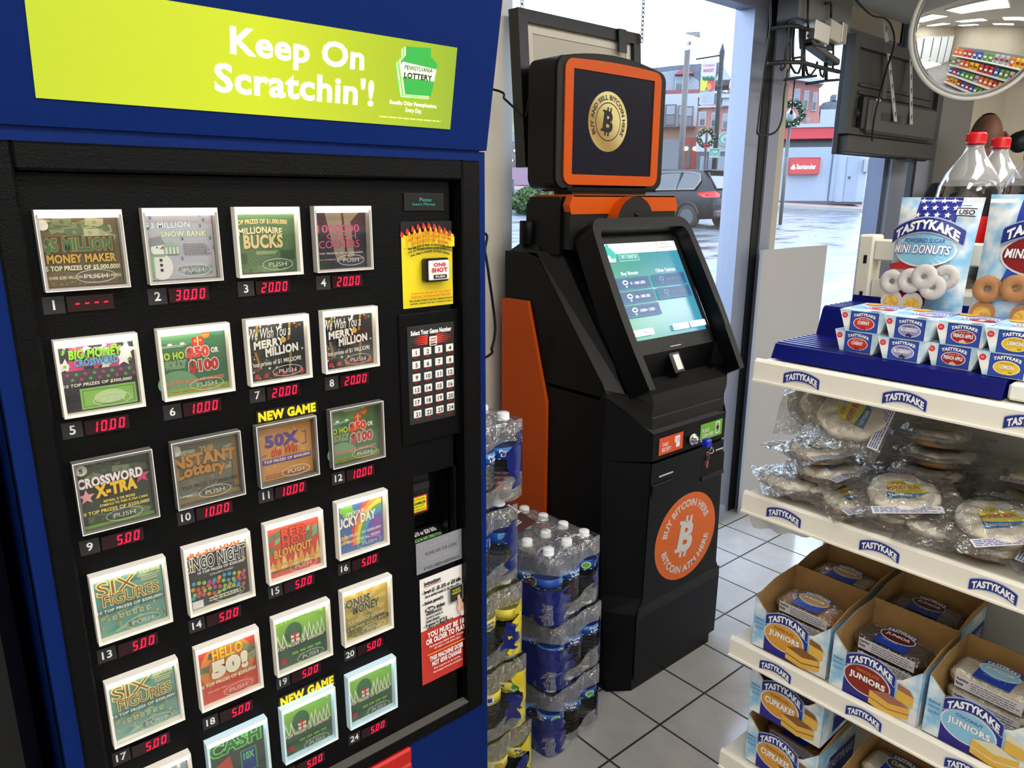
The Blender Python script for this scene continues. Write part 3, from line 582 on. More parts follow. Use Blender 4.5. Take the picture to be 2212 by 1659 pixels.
def T19(d):
    d.rect(0,0,1,1,c_('83b84a')); d.rect(0,0,1,.4,c_('2f5a42'))
    for k in range(6): 
        x=.5+.085*k; h=.22+.05*(k%3); d.poly([(x-.05,.42),(x+.05,.42),(x,.42+h)],c_('eef3e6')); d.poly([(x-.032,.42),(x+.032,.42),(x,.4+h*.8)],c_('6fa844'))
    for x in (.05,.16): d.poly([(x-.05,.42),(x+.06,.42),(x,.68)],c_('eef3e6')); d.poly([(x-.03,.42),(x+.04,.42),(x,.6)],c_('6fa844'))
    d.ell(.36,.62,.17,.2,c_('3a6a4a')); d.rect(.3,.44,.46,.58,c_('efe9e4')); d.rect(.36,.44,.395,.58,c_('c8342f')); d.rect(.3,.5,.46,.525,c_('c8342f')); d.ell(.35,.59,.035,.025,c_('c8342f')); d.ell(.41,.59,.035,.025,c_('c8342f'))
    d.text("It's Christmas Time",.12,.86,.94,.98,c_('a6dc6a'),bold=.03,out=c_('4a7a2c'),ob=.03,arch=.6); d.text('TOP PRIZES OF $200,000!',.02,.36,.94,.43,c_('f6efe8'),bold=.03,out=c_('b0383a'),ob=.02,tilt=.2)
    for k in range(4): d.rect(.3+.15*k,.2,.42+.15*k,.25,c_('7fb04a'))
    d.rect(.06,.08,.18,.2,c_('a8343c')); d.text('PUSH',.42,.09,.8,.18,c_('6a8f7c'),bold=.03)
def T20(d):
    d.rect(0,0,1,1,c_('c9ac52')); 
    for k in range(9): t=k*2*PI/9; d.poly([(.5,.62),(.5+.48*math.cos(t),.62+.36*math.sin(t)),(.5+.48*math.cos(t+.3),.62+.36*math.sin(t+.3))],c_('dcc474'))
    bills(d,.02,.4,44,('8f8a4c','a69c5c','77743f','b8ac6c'))
    d.text('BONUS',-.04,.64,.6,.82,c_('5a5a48'),bold=.05,out=c_('ece4b8'),ob=.035); d.text('MONEY',.2,.48,.8,.66,c_('5a5a48'),bold=.05,out=c_('ece4b8'),ob=.035); d.text('TOP PRIZES OF $250,000!',.08,.3,.9,.38,c_('f6eec8'),bold=.025,out=c_('77703a'),ob=.015); d.rect(.0,.18,1,.26,c_('4a4a32')); d.text('10 BLUENESS BONUS SPOT!',.05,.19,.95,.25,c_('e0d48a'),bold=.025)
def T22(d):
    d.rect(0,0,1,1,c_('39463f')); d.text('CASH',.02,.68,.95,.93,c_('3a6a3c'),bold=.03,out=c_('7fe06a'),ob=.05); d.poly([(.08,.28),(.4,.38),(.36,.62),(.04,.5)],c_('c0442f')); d.rect(.55,.2,.85,.6,c_('22408a')); d.frame(.55,.2,.85,.6,.015,c_('4fae6a')); d.text('10X',.6,.42,.8,.55,c_('6fd07a'),bold=.04)
def T21(d): d.rect(0,0,1,1,c_('4a5460')); d.rect(0,.7,1,1,c_('8a98a4')); d.text('CASH',.1,.7,.9,.9,c_('d6dde2'),bold=.04)
DES={1:T1,2:T2,3:T3,4:T4,5:T5,6:T6,7:T7,8:T7,9:T9,10:T10,11:T11,12:T6,13:T13,14:T14,15:T15,16:T16,17:T13,18:T18,19:T19,20:T20,21:T21,22:T22,23:T19,24:T19}
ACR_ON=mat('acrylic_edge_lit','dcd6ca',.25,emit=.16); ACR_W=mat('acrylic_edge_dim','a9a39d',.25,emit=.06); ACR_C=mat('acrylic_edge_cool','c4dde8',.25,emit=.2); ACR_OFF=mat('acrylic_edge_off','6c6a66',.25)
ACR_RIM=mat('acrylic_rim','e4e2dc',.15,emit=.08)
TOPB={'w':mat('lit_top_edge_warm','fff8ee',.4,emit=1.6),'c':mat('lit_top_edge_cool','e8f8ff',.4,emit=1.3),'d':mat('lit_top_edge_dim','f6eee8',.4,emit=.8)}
PANE=clear('acrylic_pane','fbfbf8',.93,.05); ETCH=mat('etched_line','b8b8b2',.5)
LAMP={'w':mat('window_lamp_warm','fff4e4',.5,emit=9),'c':mat('window_lamp_cool','e4f4ff',.5,emit=9),'d':mat('window_lamp_dim','ffeedd',.5,emit=3)}
REDL=mat('led_red','ff0f3c',.5,emit=1.5); REDB=mat('led_lens','24030a',.2)
for k in range(1,25):
    r=prect(W[k],YP-.013); x0,z0,x1,z1=r; t=.0036
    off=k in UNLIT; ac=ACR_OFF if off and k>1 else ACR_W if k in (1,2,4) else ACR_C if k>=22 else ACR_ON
    g=MB(); y0=YP-.013
    rc=[(x0,z0),(x1,z0),(x1,z1),(x0,z1)]; ri=[(x0+t,z0+t),(x1-t,z0+t),(x1-t,z1-t*1.1),(x0+t,z1-t*1.1)]
    g.ringprism([(a,y0,b) for a,b in rc],[(a,y0,b) for a,b in ri],(0,.0135,0),ac)
    g.ringprism([(a,y0-.0012,b) for a,b in rc],[(rc[0][0]+.0009,y0-.0012,rc[0][1]+.0009),(rc[1][0]-.0009,y0-.0012,rc[1][1]+.0009),(rc[2][0]-.0009,y0-.0012,rc[2][1]-.0009),(rc[3][0]+.0009,y0-.0012,rc[3][1]-.0009)],(0,.0012,0),ACR_RIM)
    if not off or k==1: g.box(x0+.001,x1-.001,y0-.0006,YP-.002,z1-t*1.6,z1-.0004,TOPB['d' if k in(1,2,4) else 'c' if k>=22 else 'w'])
    win=g.build('ticket_window',VM)
    g=MB(); g.box(ri[0][0],ri[1][0],y0+.001,y0+.002,ri[0][1],ri[2][1],PANE)
    d=Dec(g,(x0,y0+.0008,z0),(x1-x0,0,0),(0,0,z1-z0),1e-4); cx=.6 if k not in (9,10) else .55
    if k!=22: d.ring(cx,.17,.24,.085,.008,ETCH); d.text('PUSH',cx-.14,.14,cx+.14,.2,ETCH,bold=0)
    g.build('pane',win)
    g=MB(); d=Dec(g,(x0+t*1.3,YP-.002,z0+t*1.2),(x1-x0-t*2.6,0,0),(0,0,z1-z0-t*2.9),6e-5); d.clip=True; DES[k](d); g.build('ticket',win)
    if not off or k==1:
        g=MB(); g.box(x0+t,x1-t,YP-.0115,YP-.0035,z1-t*2.6,z1-t*1.65,LAMP['d' if k in(1,2,4) else 'c' if k>=22 else 'w']); g.build('lamp',win)
    if k in LED:
        p=atY(*LED[k],YP); w=.050; h=.0185
        q=(p.x-w,p.z,p.x,p.z+h); g=MB(); g.box(q[0],q[2],YP-.0025,YP,q[1],q[3],REDB)
        d=Dec(g,(q[0],YP-.0026,q[1]),(w,0,0),(0,0,h)); s_=PRICE.get(k,'5.00'); a=.94
        for ch in s_[::-1]:
            if ch=='.': d.ell(a-.005,.16,.02,.055,REDL,8); continue
            a-=.185; seg7(d,a-.01,.14,.13,.72,ch,REDL); a-=.02
        g.build('price_display',VM)
        g=MB(); g.box(q[0]-.0245,q[0]-.002,YP-.001,YP,q[1]-.001,q[3]+.001,mat('number_sticker','232326',.5)); d=Dec(g,(q[0]-.0245,YP-.001,q[1]),(.0225,0,0),(0,0,h))
        d.ctext(str(k),.5,.52,.62,c_('e4e4e0'),bold=.02); g.build('number_plate',VM)
def sticker(name,c,fn,thick=.0012,base='101012'):
    r=prect(c,YP-thick); g=MB(); g.box(r[0],r[2],YP-thick,YP,r[1],r[3],c_(base)); d=face(g,r,YP-thick); fn(d); return g.build(name,VM),r
YE='e9d21e'
def ng(d): d.rect(0,0,1,1,c_('0c0c0c')); d.text('NEW GAME',.03,.12,.97,.88,c_('f2dc1c'),bold=.06)
sticker('new_game_sticker',((552.3,888.9),(684.7,864.8),(686.2,891.3),(554.7,916.8)),ng); sticker('new_game_sticker',((599.5,1507.9),(723.3,1452.5),(724.7,1479),(604.3,1534.4)),ng)
def disp(d): d.frame(0,0,1,1,.06,c_('1a1a1c')); d.text('Please',.38,.52,.68,.72,E_('3fa08c',.5),bold=-.01); d.text('Insert Money',.2,.24,.78,.44,E_('3fa08c',.5),bold=-.01)
sticker('credit_display',((872,417),(957.6,417),(958,454),(874,455)),disp,.002,'050608')
def osp(d):
    d.rect(0,0,1,.84,c_(YE)); n=10
    for k in range(n):
        a=k/n; hh=.84+.11*math.sin(PI*(k+.5)/n); d.poly([(a,.83),(a+1/n,.83),(a+.5/n,hh)],c_(YE)); d.poly([(a-.02,hh-.02),(a+.03,hh-.02-.03),(a+.045,hh+.01),(a,hh+.04)],c_('c0312c'))
        d.poly([(a,.7),(a+1/n,.7),(a+1/n,.84+.06*math.sin(PI*(k+1)/n)-.02),(a,.84+.06*math.sin(PI*k/n)-.02)],c_(YE))
    O=c_('d0531f'); B_=c_('22201a')
    d.text('TO USE ALL CREDITS ON ONE GAME,',.08,.83,.94,.87,O,bold=.04,arch=1.3); d.text('FIRST PRESS THIS ONE SHOT BUTTON,',.08,.785,.94,.825,O,bold=.04,arch=1.3); d.text('THEN DESIRED TICKET WINDOW.',.14,.745,.88,.78,O,bold=.04,arch=1.3)
    d.text('Para usar todo el dinero en varios boletos de un',.08,.695,.93,.73,B_,bold=.05,arch=1.3); d.text('solo tipo de juego, primero oprima el boton One',.08,.655,.93,.69,B_,bold=.05,arch=1.3); d.text('Shot, luego la ventanilla del boleto deseado.',.12,.615,.9,.65,B_,bold=.05,arch=1.3)
    d.text('TO STOP THE ONE SHOT BUTTON, PRESS IT',.1,.155,.9,.185,O,bold=.04); d.text('AGAIN AND CONTINUE MAKING PURCHASES.',.1,.12,.9,.15,O,bold=.04); d.text('Para cancelar el boton One Shot, despues de haberlo',.07,.075,.93,.105,B_,bold=.04); d.text('oprimido, oprimalo otra vez y continue su compra.',.08,.04,.92,.07,B_,bold=.04)
pl,r=sticker('one_shot_placard',((863.7,478),(974,478),(980,655.5),(872.3,667.9)),osp)
w_,h_=r[2]-r[0],r[3]-r[1]
bx=(r[0]+.36*w_,r[1]+.30*h_,r[0]+.84*w_,r[1]+.575*h_)
g=MB(); g.box(bx[0],bx[2],YP-.016,YP-.001,bx[1],bx[3],BLK2,.003); g.box(bx[0]+.004,bx[2]-.003,YP-.019,YP-.016,bx[1]+.003,bx[3]-.003,c_('e9e6e2'),.002)
d=Dec(g,(bx[0]+.004,YP-.0191,bx[1]+.003),(bx[2]-bx[0]-.007,0,0),(0,0,bx[3]-bx[1]-.006)); d.text('ONE',.22,.68,.82,.88,c_('c22a30'),bold=.05); d.text('SHOT',.12,.4,.9,.63,c_('c22a30'),bold=.05); d.rrect(.2,.08,.86,.28,.06,c_('161616')); d.text('PUSH',.3,.13,.76,.23,c_('f0ece0'),bold=.03)
g.build('push_button',VM)
def kp(d):
    d.rect(0,0,1,1,c_('262628')); d.text('Select Your Game Number',.07,.905,.94,.955,c_('ecebe6'),bold=.05)
    for s_ in (-1,1):
        for k in range(5): d.poly([(.5+s_*.08,.8+.02*k),(.5+s_*.08,.82+.02*k),(.5+s_*(.46-.05*abs(k-2)),.81+.02*k)][::s_],c_('d23a2c'))
    d.rrect(.44,.785,.6,.88,.012,c_('f1efe9')); d.text('ONE',.46,.845,.58,.868,c_('c8402c'),bold=.05); d.text('SHOT',.455,.815,.585,.838,c_('c8402c'),bold=.05); d.rect(.46,.795,.58,.808,c_('1c1c1c'))
g=MB(); q=prect(((858.5,681),(992,666),(999,940),(874,960)),YP-.004); g.box(q[0],q[2],YP-.004,YP,q[1],q[3],BLK,.002); kpm=g.build('keypad',VM)
r=prect(((876,707),(977.8,694),(985.2,895.9),(888.4,919.4)),YP-.005); g=MB(); g.box(r[0],r[2],YP-.005,YP-.004,r[1],r[3],c_('262628')); d=face(g,r,YP-.005); kp(d); g.build('keypad_overlay',kpm)
w_,h_=r[2]-r[0],r[3]-r[1]
for k in range(24):
    i,j=k%4,k//4; a=.165+.243*i; b=.735-.1265*j; x=r[0]+a*w_; z=r[1]+b*h_; g=MB(); hw,hh=.082*w_,.038*h_
    g.box(x-hw,x+hw,YP-.0065,YP-.005,z-hh,z+hh,c_('e6e4dd'),.0008); g.box(x-hw*.5,x+hw*.5,YP-.0055,YP-.005,z-hh*1.6,z-hh*1.15,c_('7c1a1a'))
    d=Dec(g,(x-hw,YP-.0066,z-hh),(2*hw,0,0),(0,0,2*hh)); d.ctext(str(k+1),.5,.5,.6,c_('141414'),bold=.02); g.build('key_button',kpm)
def acc(d): d.rect(0,0,1,1,c_('2350b8')); d.ell(.48,.8,.08,.08,c_(Wh),12); d.ring(.5,.35,.27,.25,.07,c_(Wh),20); d.rect(.42,.42,.52,.72,c_(Wh)); d.rect(.42,.38,.7,.47,c_(Wh)); d.poly([(.64,.42),(.72,.46),(.82,.2),(.74,.16)],c_(Wh))
sticker('access_sticker',((874.5,922),(887.5,920),(889,938),(876.5,941)),acc)
def gp(d):
    d.rect(0,0,1,1,mat('braille_plate','9a9ba2',.4,.3)); D_=c_('2e2e33'); d.text('PLEASE ASK FOR CLERK',.18,.52,.84,.62,D_,bold=.005); d.text('IF YOU NEED ASSISTANCE',.15,.06,.88,.16,D_,bold=.005)
    q=random.Random(3)
    for rr,y in ((22,.8),(22,.34)):
        for k in range(rr):
            for u in range(3):
                if q.random()<.55: d.ell(.1+.8*k/rr,y+.04*u,.006,.013,c_('c3c4ca'),6); d.l-=1
sticker('assistance_plate',((897.2,1176.9),(1002.5,1138),(1003.4,1202),(900.9,1244.2)),gp,.002)
def ins(d):
    d.rect(0,0,1,1,c_('ece8e2')); d.rect(0,0,1,.515,c_('c8392e')); B_=c_('1c1a1a'); L_=c_('f4eee8')
    d.text('Instructions:',.09,.925,.45,.965,B_,bold=.06); d.rect(.09,.915,.46,.921,c_('c8392e'))
    d.text('- Insert $1, $5, $10, or $20 bills.',.04,.845,.9,.89,B_,bold=.06); d.text('Use la cantidad exacta: $1, $5, $10, o $20.',.1,.81,.85,.84,B_,bold=.05); d.text('- Select game(s).',.04,.745,.5,.785,B_,bold=.06); d.ell(.2,.7,.11,.026,B_); d.text('PUSH',.12,.685,.28,.715,L_,bold=.04); d.text('ticket',.33,.685,.52,.72,B_,bold=.06); d.text('window(s).',.1,.645,.46,.68,B_,bold=.06); d.text('Apriete la ventana de',.1,.615,.47,.64,B_,bold=.05); d.text('boleto deseado.',.1,.585,.4,.61,B_,bold=.05)
    d.text('- If game is',.04,.54,.36,.575,B_,bold=.06); d.rect(.39,.535,.55,.575,B_); d.text('OUT',.41,.542,.53,.568,L_,bold=.04); d.text('select another game.',.1,.522,.7,.545,B_,bold=.06)
    d.rrect(.6,.68,.93,.83,.01,c_('8a8a84')); d.rrect(.63,.69,.9,.82,.01,c_('2c2c2a')); d.text('TICKET',.67,.78,.86,.8,c_('d8c83a'),bold=.03); d.text('WINDOW',.66,.755,.87,.775,c_('d8c83a'),bold=.03)
    d.poly([(.78,.73),(.83,.74),(.87,.66),(.97,.62),(1.0,.555),(.86,.535),(.8,.58),(.76,.62),(.8,.64)],c_('e0b49a')); d.poly([(.84,.56),(1.0,.6),(1.0,.53),(.87,.52)],c_('f4f2ee'))
    d.text('YOU MUST BE 18',.1,.445,.92,.5,L_,bold=.05); d.text('OR OLDER TO PLAY',.07,.385,.95,.44,L_,bold=.05); d.text('Participantes deben tener 18 anos',.14,.345,.9,.372,L_,bold=.01); d.text('de edad o mas para jugar.',.24,.315,.84,.34,L_,bold=.01); d.rect(.08,.285,.93,.294,c_('e8b53a'))
    d.text('THIS MACHINE DOES',.13,.22,.88,.268,L_,bold=.05); d.text('NOT GIVE CHANGE',.18,.165,.84,.213,L_,bold=.05); d.text('Esta maquina no da cambio.',.22,.125,.82,.15,L_,bold=.01); d.text('No acepta moneda extranjera.',.2,.09,.86,.115,L_,bold=.01)
sticker('instruction_sticker',((904,1254.7),(1002.5,1215.8),(1009.3,1433.2),(914.6,1480.3)),ins)
# bill acceptor inside its opening
g=MB(); yb=YP+.07; g.box(BX0,BX1,yb,yb+.01,BZ0,BZ1,BLK2); g.box(BX0-.004,BX0,YP+.005,yb,BZ0,BZ1,BLK2); g.box(BX1,BX1+.004,YP+.005,yb,BZ0,BZ1,BLK2); g.box(BX0,BX1,YP+.005,yb,BZ1,BZ1+.004,BLK2)
g.box(BX0,BX0+.055,YP+.03,yb,.955,1.035,mat('acceptor_black','060607',.35),.004); g.box(BX0+.002,BX0+.05,YP+.026,YP+.032,1.005,1.018,mat('slot_grey','2a2a2c',.4))
for k in range(9): g.box(BX0+.004+.005*k,BX0+.0065+.005*k,YP+.0245,YP+.027,1.0,1.006,mat('slot_grey','2a2a2c',.4))
BA=g.build('bill_acceptor',VM)
g=MB(); d=Dec(g,(BX0+.001,YP+.0298,.961),(.046,0,0),(0,0,.032)); d.rect(0,0,1,1,c_('c8352c')); d.rect(.05,.07,.95,.93,c_('efe21f')); d.text('Please Play Responsibly',.1,.72,.9,.86,c_('4a4a1c'),bold=.01); d.text('1-800-GAMBLER',.08,.48,.92,.66,c_('1c1c1c'),bold=.03); d.text('(1-800-426-2537)',.16,.3,.84,.42,c_('4a4a1c'),bold=.01); d.text('Compulsive Gambling Helpline',.1,.12,.9,.24,c_('4a4a1c'),bold=.01); g.build('helpline_label',BA)
g=MB(); o=Vc((BX0,YP+.002,BZ0+.002)); U=Vc((BX1-BX0,0,0)); V=Vc((0,.062,.03)); g.obox(o-Vc((0,0,.004)),U,V,Vc((0,0,.004)),c_('131313')); d=Dec(g,o,U,V); d.text('$1, $5, $10 or $20 Bills',.1,.76,.9,.92,c_(Wh),bold=.03); d.text('INSERT BILLS IN ANY DIRECTION',.06,.6,.94,.7,c_('8fce7a'),bold=.04)
for k in range(4): d.rect(.05+.235*k,.24,.26+.235*k,.55,c_('7fc06a')); d.ell(.155+.235*k,.4,.06,.1,c_('3f6a3a'),12)
d.text('THIS MACHINE DOES NOT GIVE CHANGE',.05,.07,.95,.18,c_(Wh),bold=.04); g.build('bill_guide',BA)
# red ticket chute below the door
g=MB(); RD=mat('chute_red','c01812',.4); g.box(-1.15,-.715,YF-.004,YF+.03,.50,.532,RD,.004); g.box(-.745,-.715,YF-.004,YF+.03,.28,.50,RD,.004); g.box(-1.15,-1.12,YF-.004,YF+.03,.28,.50,RD,.004); g.box(-1.12,-.745,YF+.012,YF+.025,.3,.5,mat('chute_dark_red','5a0c0a',.5)); g.build('ticket_chute',VM)
# black cabinet in the gap to the left
t=thing('dark_cabinet','black cabinet standing in the dark gap left of the blue ticket machine','cabinet',(-1.75,.3,0))
g=MB(); g.box(-2.1,-1.252,-.02,.72,.08,1.75,mat('cabinet_black','07080b',.5),.02); g.build('body',t); MB().box(-2.08,-1.27,.03,.7,0,.08,BLK2).build('plinth',t)
# ---------------------------------------------------------------- cryptocurrency kiosk
KX0,KX1,KXC,KYB=.204,.75,.477,.70
KB=mat('kiosk_black','07070a',.42,spec=.2,bump=(500,.0002,.2)); KG=mat('kiosk_charcoal','1b1a18',.5,bump=(420,.0003,.3),spec=.3); ORG=mat('kiosk_orange','cc5200',.4,bump=(130,.0006,.15),spec=.25); ORG2=mat('kiosk_orange_side','d0520c',.5,spec=.25)
KI=thing('bitcoin_kiosk','black and orange cash kiosk with square topper, round sticker and lit touch screen','kiosk',(KXC,.42,0))
def ky(x): return 2*KXC-x
def loft(g,levels,m,cap=True):
    n=len(levels[0]); V=[p for l in levels for p in l]; F=[]
    for k in range(len(levels)-1):
        for i in range(n):
            j=(i+1)%n; F.append((k*n+i,k*n+j,(k+1)*n+j,(k+1)*n+i))
    if cap: F+=[tuple(range(n))[::-1],tuple((len(levels)-1)*n+i for i in range(n))]
    return g.add(V,F,m)
def lev(xs,yc,xf,yf,zs,zf=None,yb=KYB):   # back-left, front-left ... seen from above, counter-clockwise
    zf=zs if zf is None else zf
    return [(xs,yb,zs),(xs,yc,zs),(xf,yf,zf),(ky(xf),yf,zf),(ky(xs),yc,zs),(ky(xs),yb,zs)]
g=MB()
loft(g,[lev(.208,.203,.272,.156,0),lev(.208,.203,.272,.156,.045)],KB)
loft(g,[lev(KX0,.21,.262,.148,.045),lev(KX0,.225,.262,.146,.275),lev(KX0,.238,.287,.146,.325),lev(KX0,.255,.30,.146,.757,.757)],KB)
loft(g,[lev(KX0,.257,.297,.142,.757,.765),lev(KX0,.245,.297,.142,.95,.849)],KB)
loft(g,[lev(KX0+.003,.248,.300,.152,.949,.850,.4),lev(KX0+.003,.246,.300,.150,.972,.893,.4)],KG)
g.build('lower_body',KI)
# side walls of the upper body: profile from the seam up to the cap
def side(x,dx,m):
    pr=[(KYB,.95),(.246,.95),(.241,.974),(.551,1.350),(.640,1.372),(.68,1.347),(KYB,1.347)]
    g.prism([(x,y,z) for y,z in pr],(dx,0,0),m)
g=MB(); pr=[(KYB,.94),(.27,.94),(.26,.985),(.54,1.33),(.60,1.345),(KYB,1.345)]
g.prism([(KX0,y,z) for y,z in pr],(KX1-KX0,0,0),KB)
# top shoulders
for x in (KX0,ky(KX0)-.0):
    s_=1 if x==KX0 else -1
    g.prism([(x,.551,1.345),(x+s_*.0,.68,1.345),(x+s_*.02,.645,1.372),(x+s_*.02,.565,1.372)],(s_*.06,0,0),KG)
g.build('upper_body',KI)
# cowl strips either side of the screen hood
for f in (lambda x:x,ky):
    g=MB()
    A=[(f(.205),.246,.965),(f(.205),.555,1.352),(f(.243),.482,1.350),(f(.243),.207,.962)]
    B=[(f(.243),.207,.962),(f(.243),.482,1.350),(f(.30),.47,1.345),(f(.30),.15,.90)]
    for q in (A,B):
        g.add(q if f is not ky else q[::-1],[(3,2,1,0)],KG if q is A else KB)
    q=[(f(.205),.246,.965),(f(.243),.207,.962),(f(.30),.15,.9),(f(.30),.3,.9),(f(.205),.3,.96)]; g.add(q if f is not ky else q[::-1],[(0,1,2,3,4)],KB)
    g.build('cowl',KI)
# sloping face: coordinates (s across, t up the slope, n out of the slope)
FO=Vc((KXC,.239,1.104)); FT=Vc((0,.150,.272)).normalized(); FN=Vc((0,-FT.z,FT.y)); SH=Vc((0,.150,.272)).length
def fp(s_,t,n=0): return FO+Vc((s_,0,0))+FT*t+FN*n
SW=.187     # half screen width
g=MB(); hw=.229
def horse(w,t0,t1,r,bow,tip=0):
    pts=[(-w,t0-tip)]
    for k in range(1,9): t=t0+(t1-r-t0)*k/8; pts.append((-w-bow*math.sin(PI*k/8),t))
    for k in range(1,8): a=PI-PI/2*k/8; pts.append((-w+r+r*math.cos(a),t1-r+r*math.sin(a)))
    R_=[(-x,t) for x,t in pts][::-1]
    return pts+R_
o_=horse(.232,-.155,.372,.05,.012); i_=horse(.206,-.155,.338,.03,.008)
n=len(o_)
O0=[fp(s_,t,.048) for s_,t in o_]; I0=[fp(s_,t,.048) for s_,t in i_]; O1=[fp(s_*1.015,t,-.03) for s_,t in o_]; I1=[fp(s_*.985,t,0) for s_,t in i_]
V=O0+I0+O1+I1; F=[]; F2=[]
for i in range(n-1):
    j=i+1; F.append((i,n+i,n+j,j)); F2+=[(2*n+i,i,j,2*n+j),(n+i,3*n+i,3*n+j,n+j)]
F2+=[(0,2*n,3*n,n),(n-1,2*n-1,4*n-1,3*n-1)]
g.add(V,[f[::-1] for f in F],KG); g.add(V,[f for f in F2],KB)
g.build('screen_hood',KI)
# bezel plate, tray for the fingerprint reader, chin
g=MB()
def slab(s0,s1,t0,t1,n0,n1,m,bev=0): g.obox(fp(s0,t0,n0),Vc((s1-s0,0,0)),FT*(t1-t0),FN*(n1-n0),m,bev)
bw=.203
slab(-bw,bw,SH,.338,-.012,.0,KG); slab(-bw,-SW,-.045,SH,-.012,0,KG); slab(SW,bw,-.045,SH,-.012,0,KG); slab(-bw,bw,-.045,0,-.012,0,KG)
slab(-.17,.17,SH+.024,SH+.034,-.001,.002,BLK2)
g.build('bezel',KI)
g=MB()   # tray: back wall, floor, lip
a=fp(-bw,-.045); 
def xyz(x,y,z): return (KXC+x,y,z)
yb,zb=a.y,a.z
g.add([xyz(-bw,yb,zb),xyz(bw,yb,zb),xyz(bw,yb+.012,.985),xyz(-bw,yb+.012,.985)],[(3,2,1,0)],KB)
g.add([xyz(-bw,yb+.012,.985),xyz(bw,yb+.012,.985),xyz(.186,.152,.965),xyz(-.186,.152,.965)],[(3,2,1,0)],KG)
g.add([xyz(-.18,.147,.938),xyz(.18,.147,.938),xyz(.186,.152,.966),xyz(-.186,.152,.966)],[(0,1,2,3)],KG)
g.add([xyz(-.178,.155,.893),xyz(.178,.155,.893),xyz(.18,.147,.938),xyz(-.18,.147,.938)],[(0,1,2,3)],KG)
for s_ in (-1,1):
    q=[xyz(s_*.18,.147,.938),xyz(s_*.186,.152,.966),xyz(s_*.232,.185,.99),xyz(s_*.236,.2,.966)]; g.add(q,[(0,1,2,3) if s_>0 else (3,2,1,0)],KG)
    q=[xyz(s_*.178,.155,.893),xyz(s_*.18,.147,.938),xyz(s_*.236,.2,.966),xyz(s_*.27,.242,.972)]; g.add(q,[(0,1,2,3) if s_>0 else (3,2,1,0)],KG)
    q=[xyz(s_*bw,yb,zb),xyz(s_*bw,yb+.012,.985),xyz(s_*.186,.152,.965),xyz(s_*.232,.185,.99),xyz(s_*.215,yb-.03,zb)]; g.add(q,[(0,1,2,3,4) if s_<0 else (4,3,2,1,0)],KB)
g.build('tray',KI)
g=MB(); slab(-.03,.018,-.118,-.05,-.045,-.005,BLK2,.003); slab(-.019,.008,-.108,-.06,-.0049,-.003,mat('sensor_glass','d6d2c8',.2,emit=.25)); slab(-.02,.03,-.035,-.0325,-.001,.0012,c_('c9c9c6')); g.build('fingerprint_reader',KI)
g=MB(); slab(.216,.226,-.01,.07,.046,.050,DARK); g.build('card_slot',KI)
# touch screen
g=MB(); slab(-SW,SW,0,SH,-.010,-.004,BLK2); d=Dec(g,fp(-SW,0,-.0038),Vc((2*SW,0,0)),FT*SH,1.5e-4)
TE=bpy.data.materials.new('screen_teal'); TE.use_nodes=True; nt=TE.node_tree; b=nt.nodes['Principled BSDF']; tc=nt.nodes.new('ShaderNodeTexCoord'); sp=nt.nodes.new('ShaderNodeSeparateXYZ'); mr=nt.nodes.new('ShaderNodeMapRange'); r=nt.nodes.new('ShaderNodeValToRGB')
mr.inputs[1].default_value=-SW; mr.inputs[2].default_value=SW; r.color_ramp.elements[0].color=(*lin('4fb592'),1); r.color_ramp.elements[1].color=(*lin('48a6c6'),1)
nt.links.new(tc.outputs['Object'],sp.inputs[0]); nt.links.new(sp.outputs['X'],mr.inputs[0]); nt.links.new(mr.outputs[0],r.inputs[0]); nt.links.new(r.outputs[0],b.inputs['Emission Color']); b.inputs['Emission Strength'].default_value=.92; b.inputs['Base Color'].default_value=(.01,.01,.01,1); b.inputs['Roughness'].default_value=.2
def pr_(c): # survey points -> screen box
    q=[ab(d,*p) for p in c]; return ((q[0][0]+q[3][0])/2,(q[2][1]+q[3][1])/2,(q[1][0]+q[2][0])/2,(q[0][1]+q[1][1])/2)
Z=lambda x,y:(1280+x/6.381,500+y/6.381)
d.rect(0,0,1,1,TE,12,1); SWH=E_('fbfdfd',1)
wb=ab(d,*Z(1170,255))[1]; d.rect(0,wb,1,1,SWH); wl=ab(d,*Z(170,432)); w2=ab(d,*Z(345,415)); d.poly([(0,wl[1]),(w2[0]-.02,wl[1]),(w2[0],wb+.001),(0,wb+.001)],SWH)
HC=E_('2fa294',.8); c0=ab(d,*Z(180,290)); d.ell(c0[0],c0[1],.09,.062,HC); d.ell(c0[0]+.06,c0[1]-.03,.05,.045,HC); d.ell(c0[0]-.05,c0[1]+.045,.02,.022,HC); d.ell(c0[0]+.035,c0[1]+.06,.02,.022,HC); d.ell(c0[0]-.035,c0[1]-.062,.035,.03,SWH); d.ell(c0[0]+.012,c0[1]-.055,.02,.02,SWH)
tpx(d,'HIPPO',Z(218,340),Z(302,332),Z(225,322),Z(225,352),HC,bold=.03)
d.lines(*ab(d,*Z(868,188)),*ab(d,*Z(1112,152)),1,E_('3a3f46',.5),.35,2); tpx(d,'support@hippoatm.com',Z(890,230),Z(1084,215),Z(895,205),Z(890,238),E_('24292f',.5),bold=.02)
q=pr_((Z(362,325),Z(630,318),Z(630,400),Z(360,415))); d.frame(*q,.005,E_('9adcc8',.8)); tpx(d,'1 BTC = 57769.87 USD',Z(392,380),Z(605,350),Z(395,342),Z(395,385),E_('c9efe4',.8),bold=0)
tpx(d,'Buy Bitcoin',Z(392,600),Z(620,580),Z(395,565),Z(440,622),SWH,bold=0); tpx(d,'Other Options',Z(865,545),Z(1130,530),Z(870,518),Z(1000,568),SWH,bold=0)
NB=E_('1d4a74',.62); NL=E_('3f7a9c',.6)
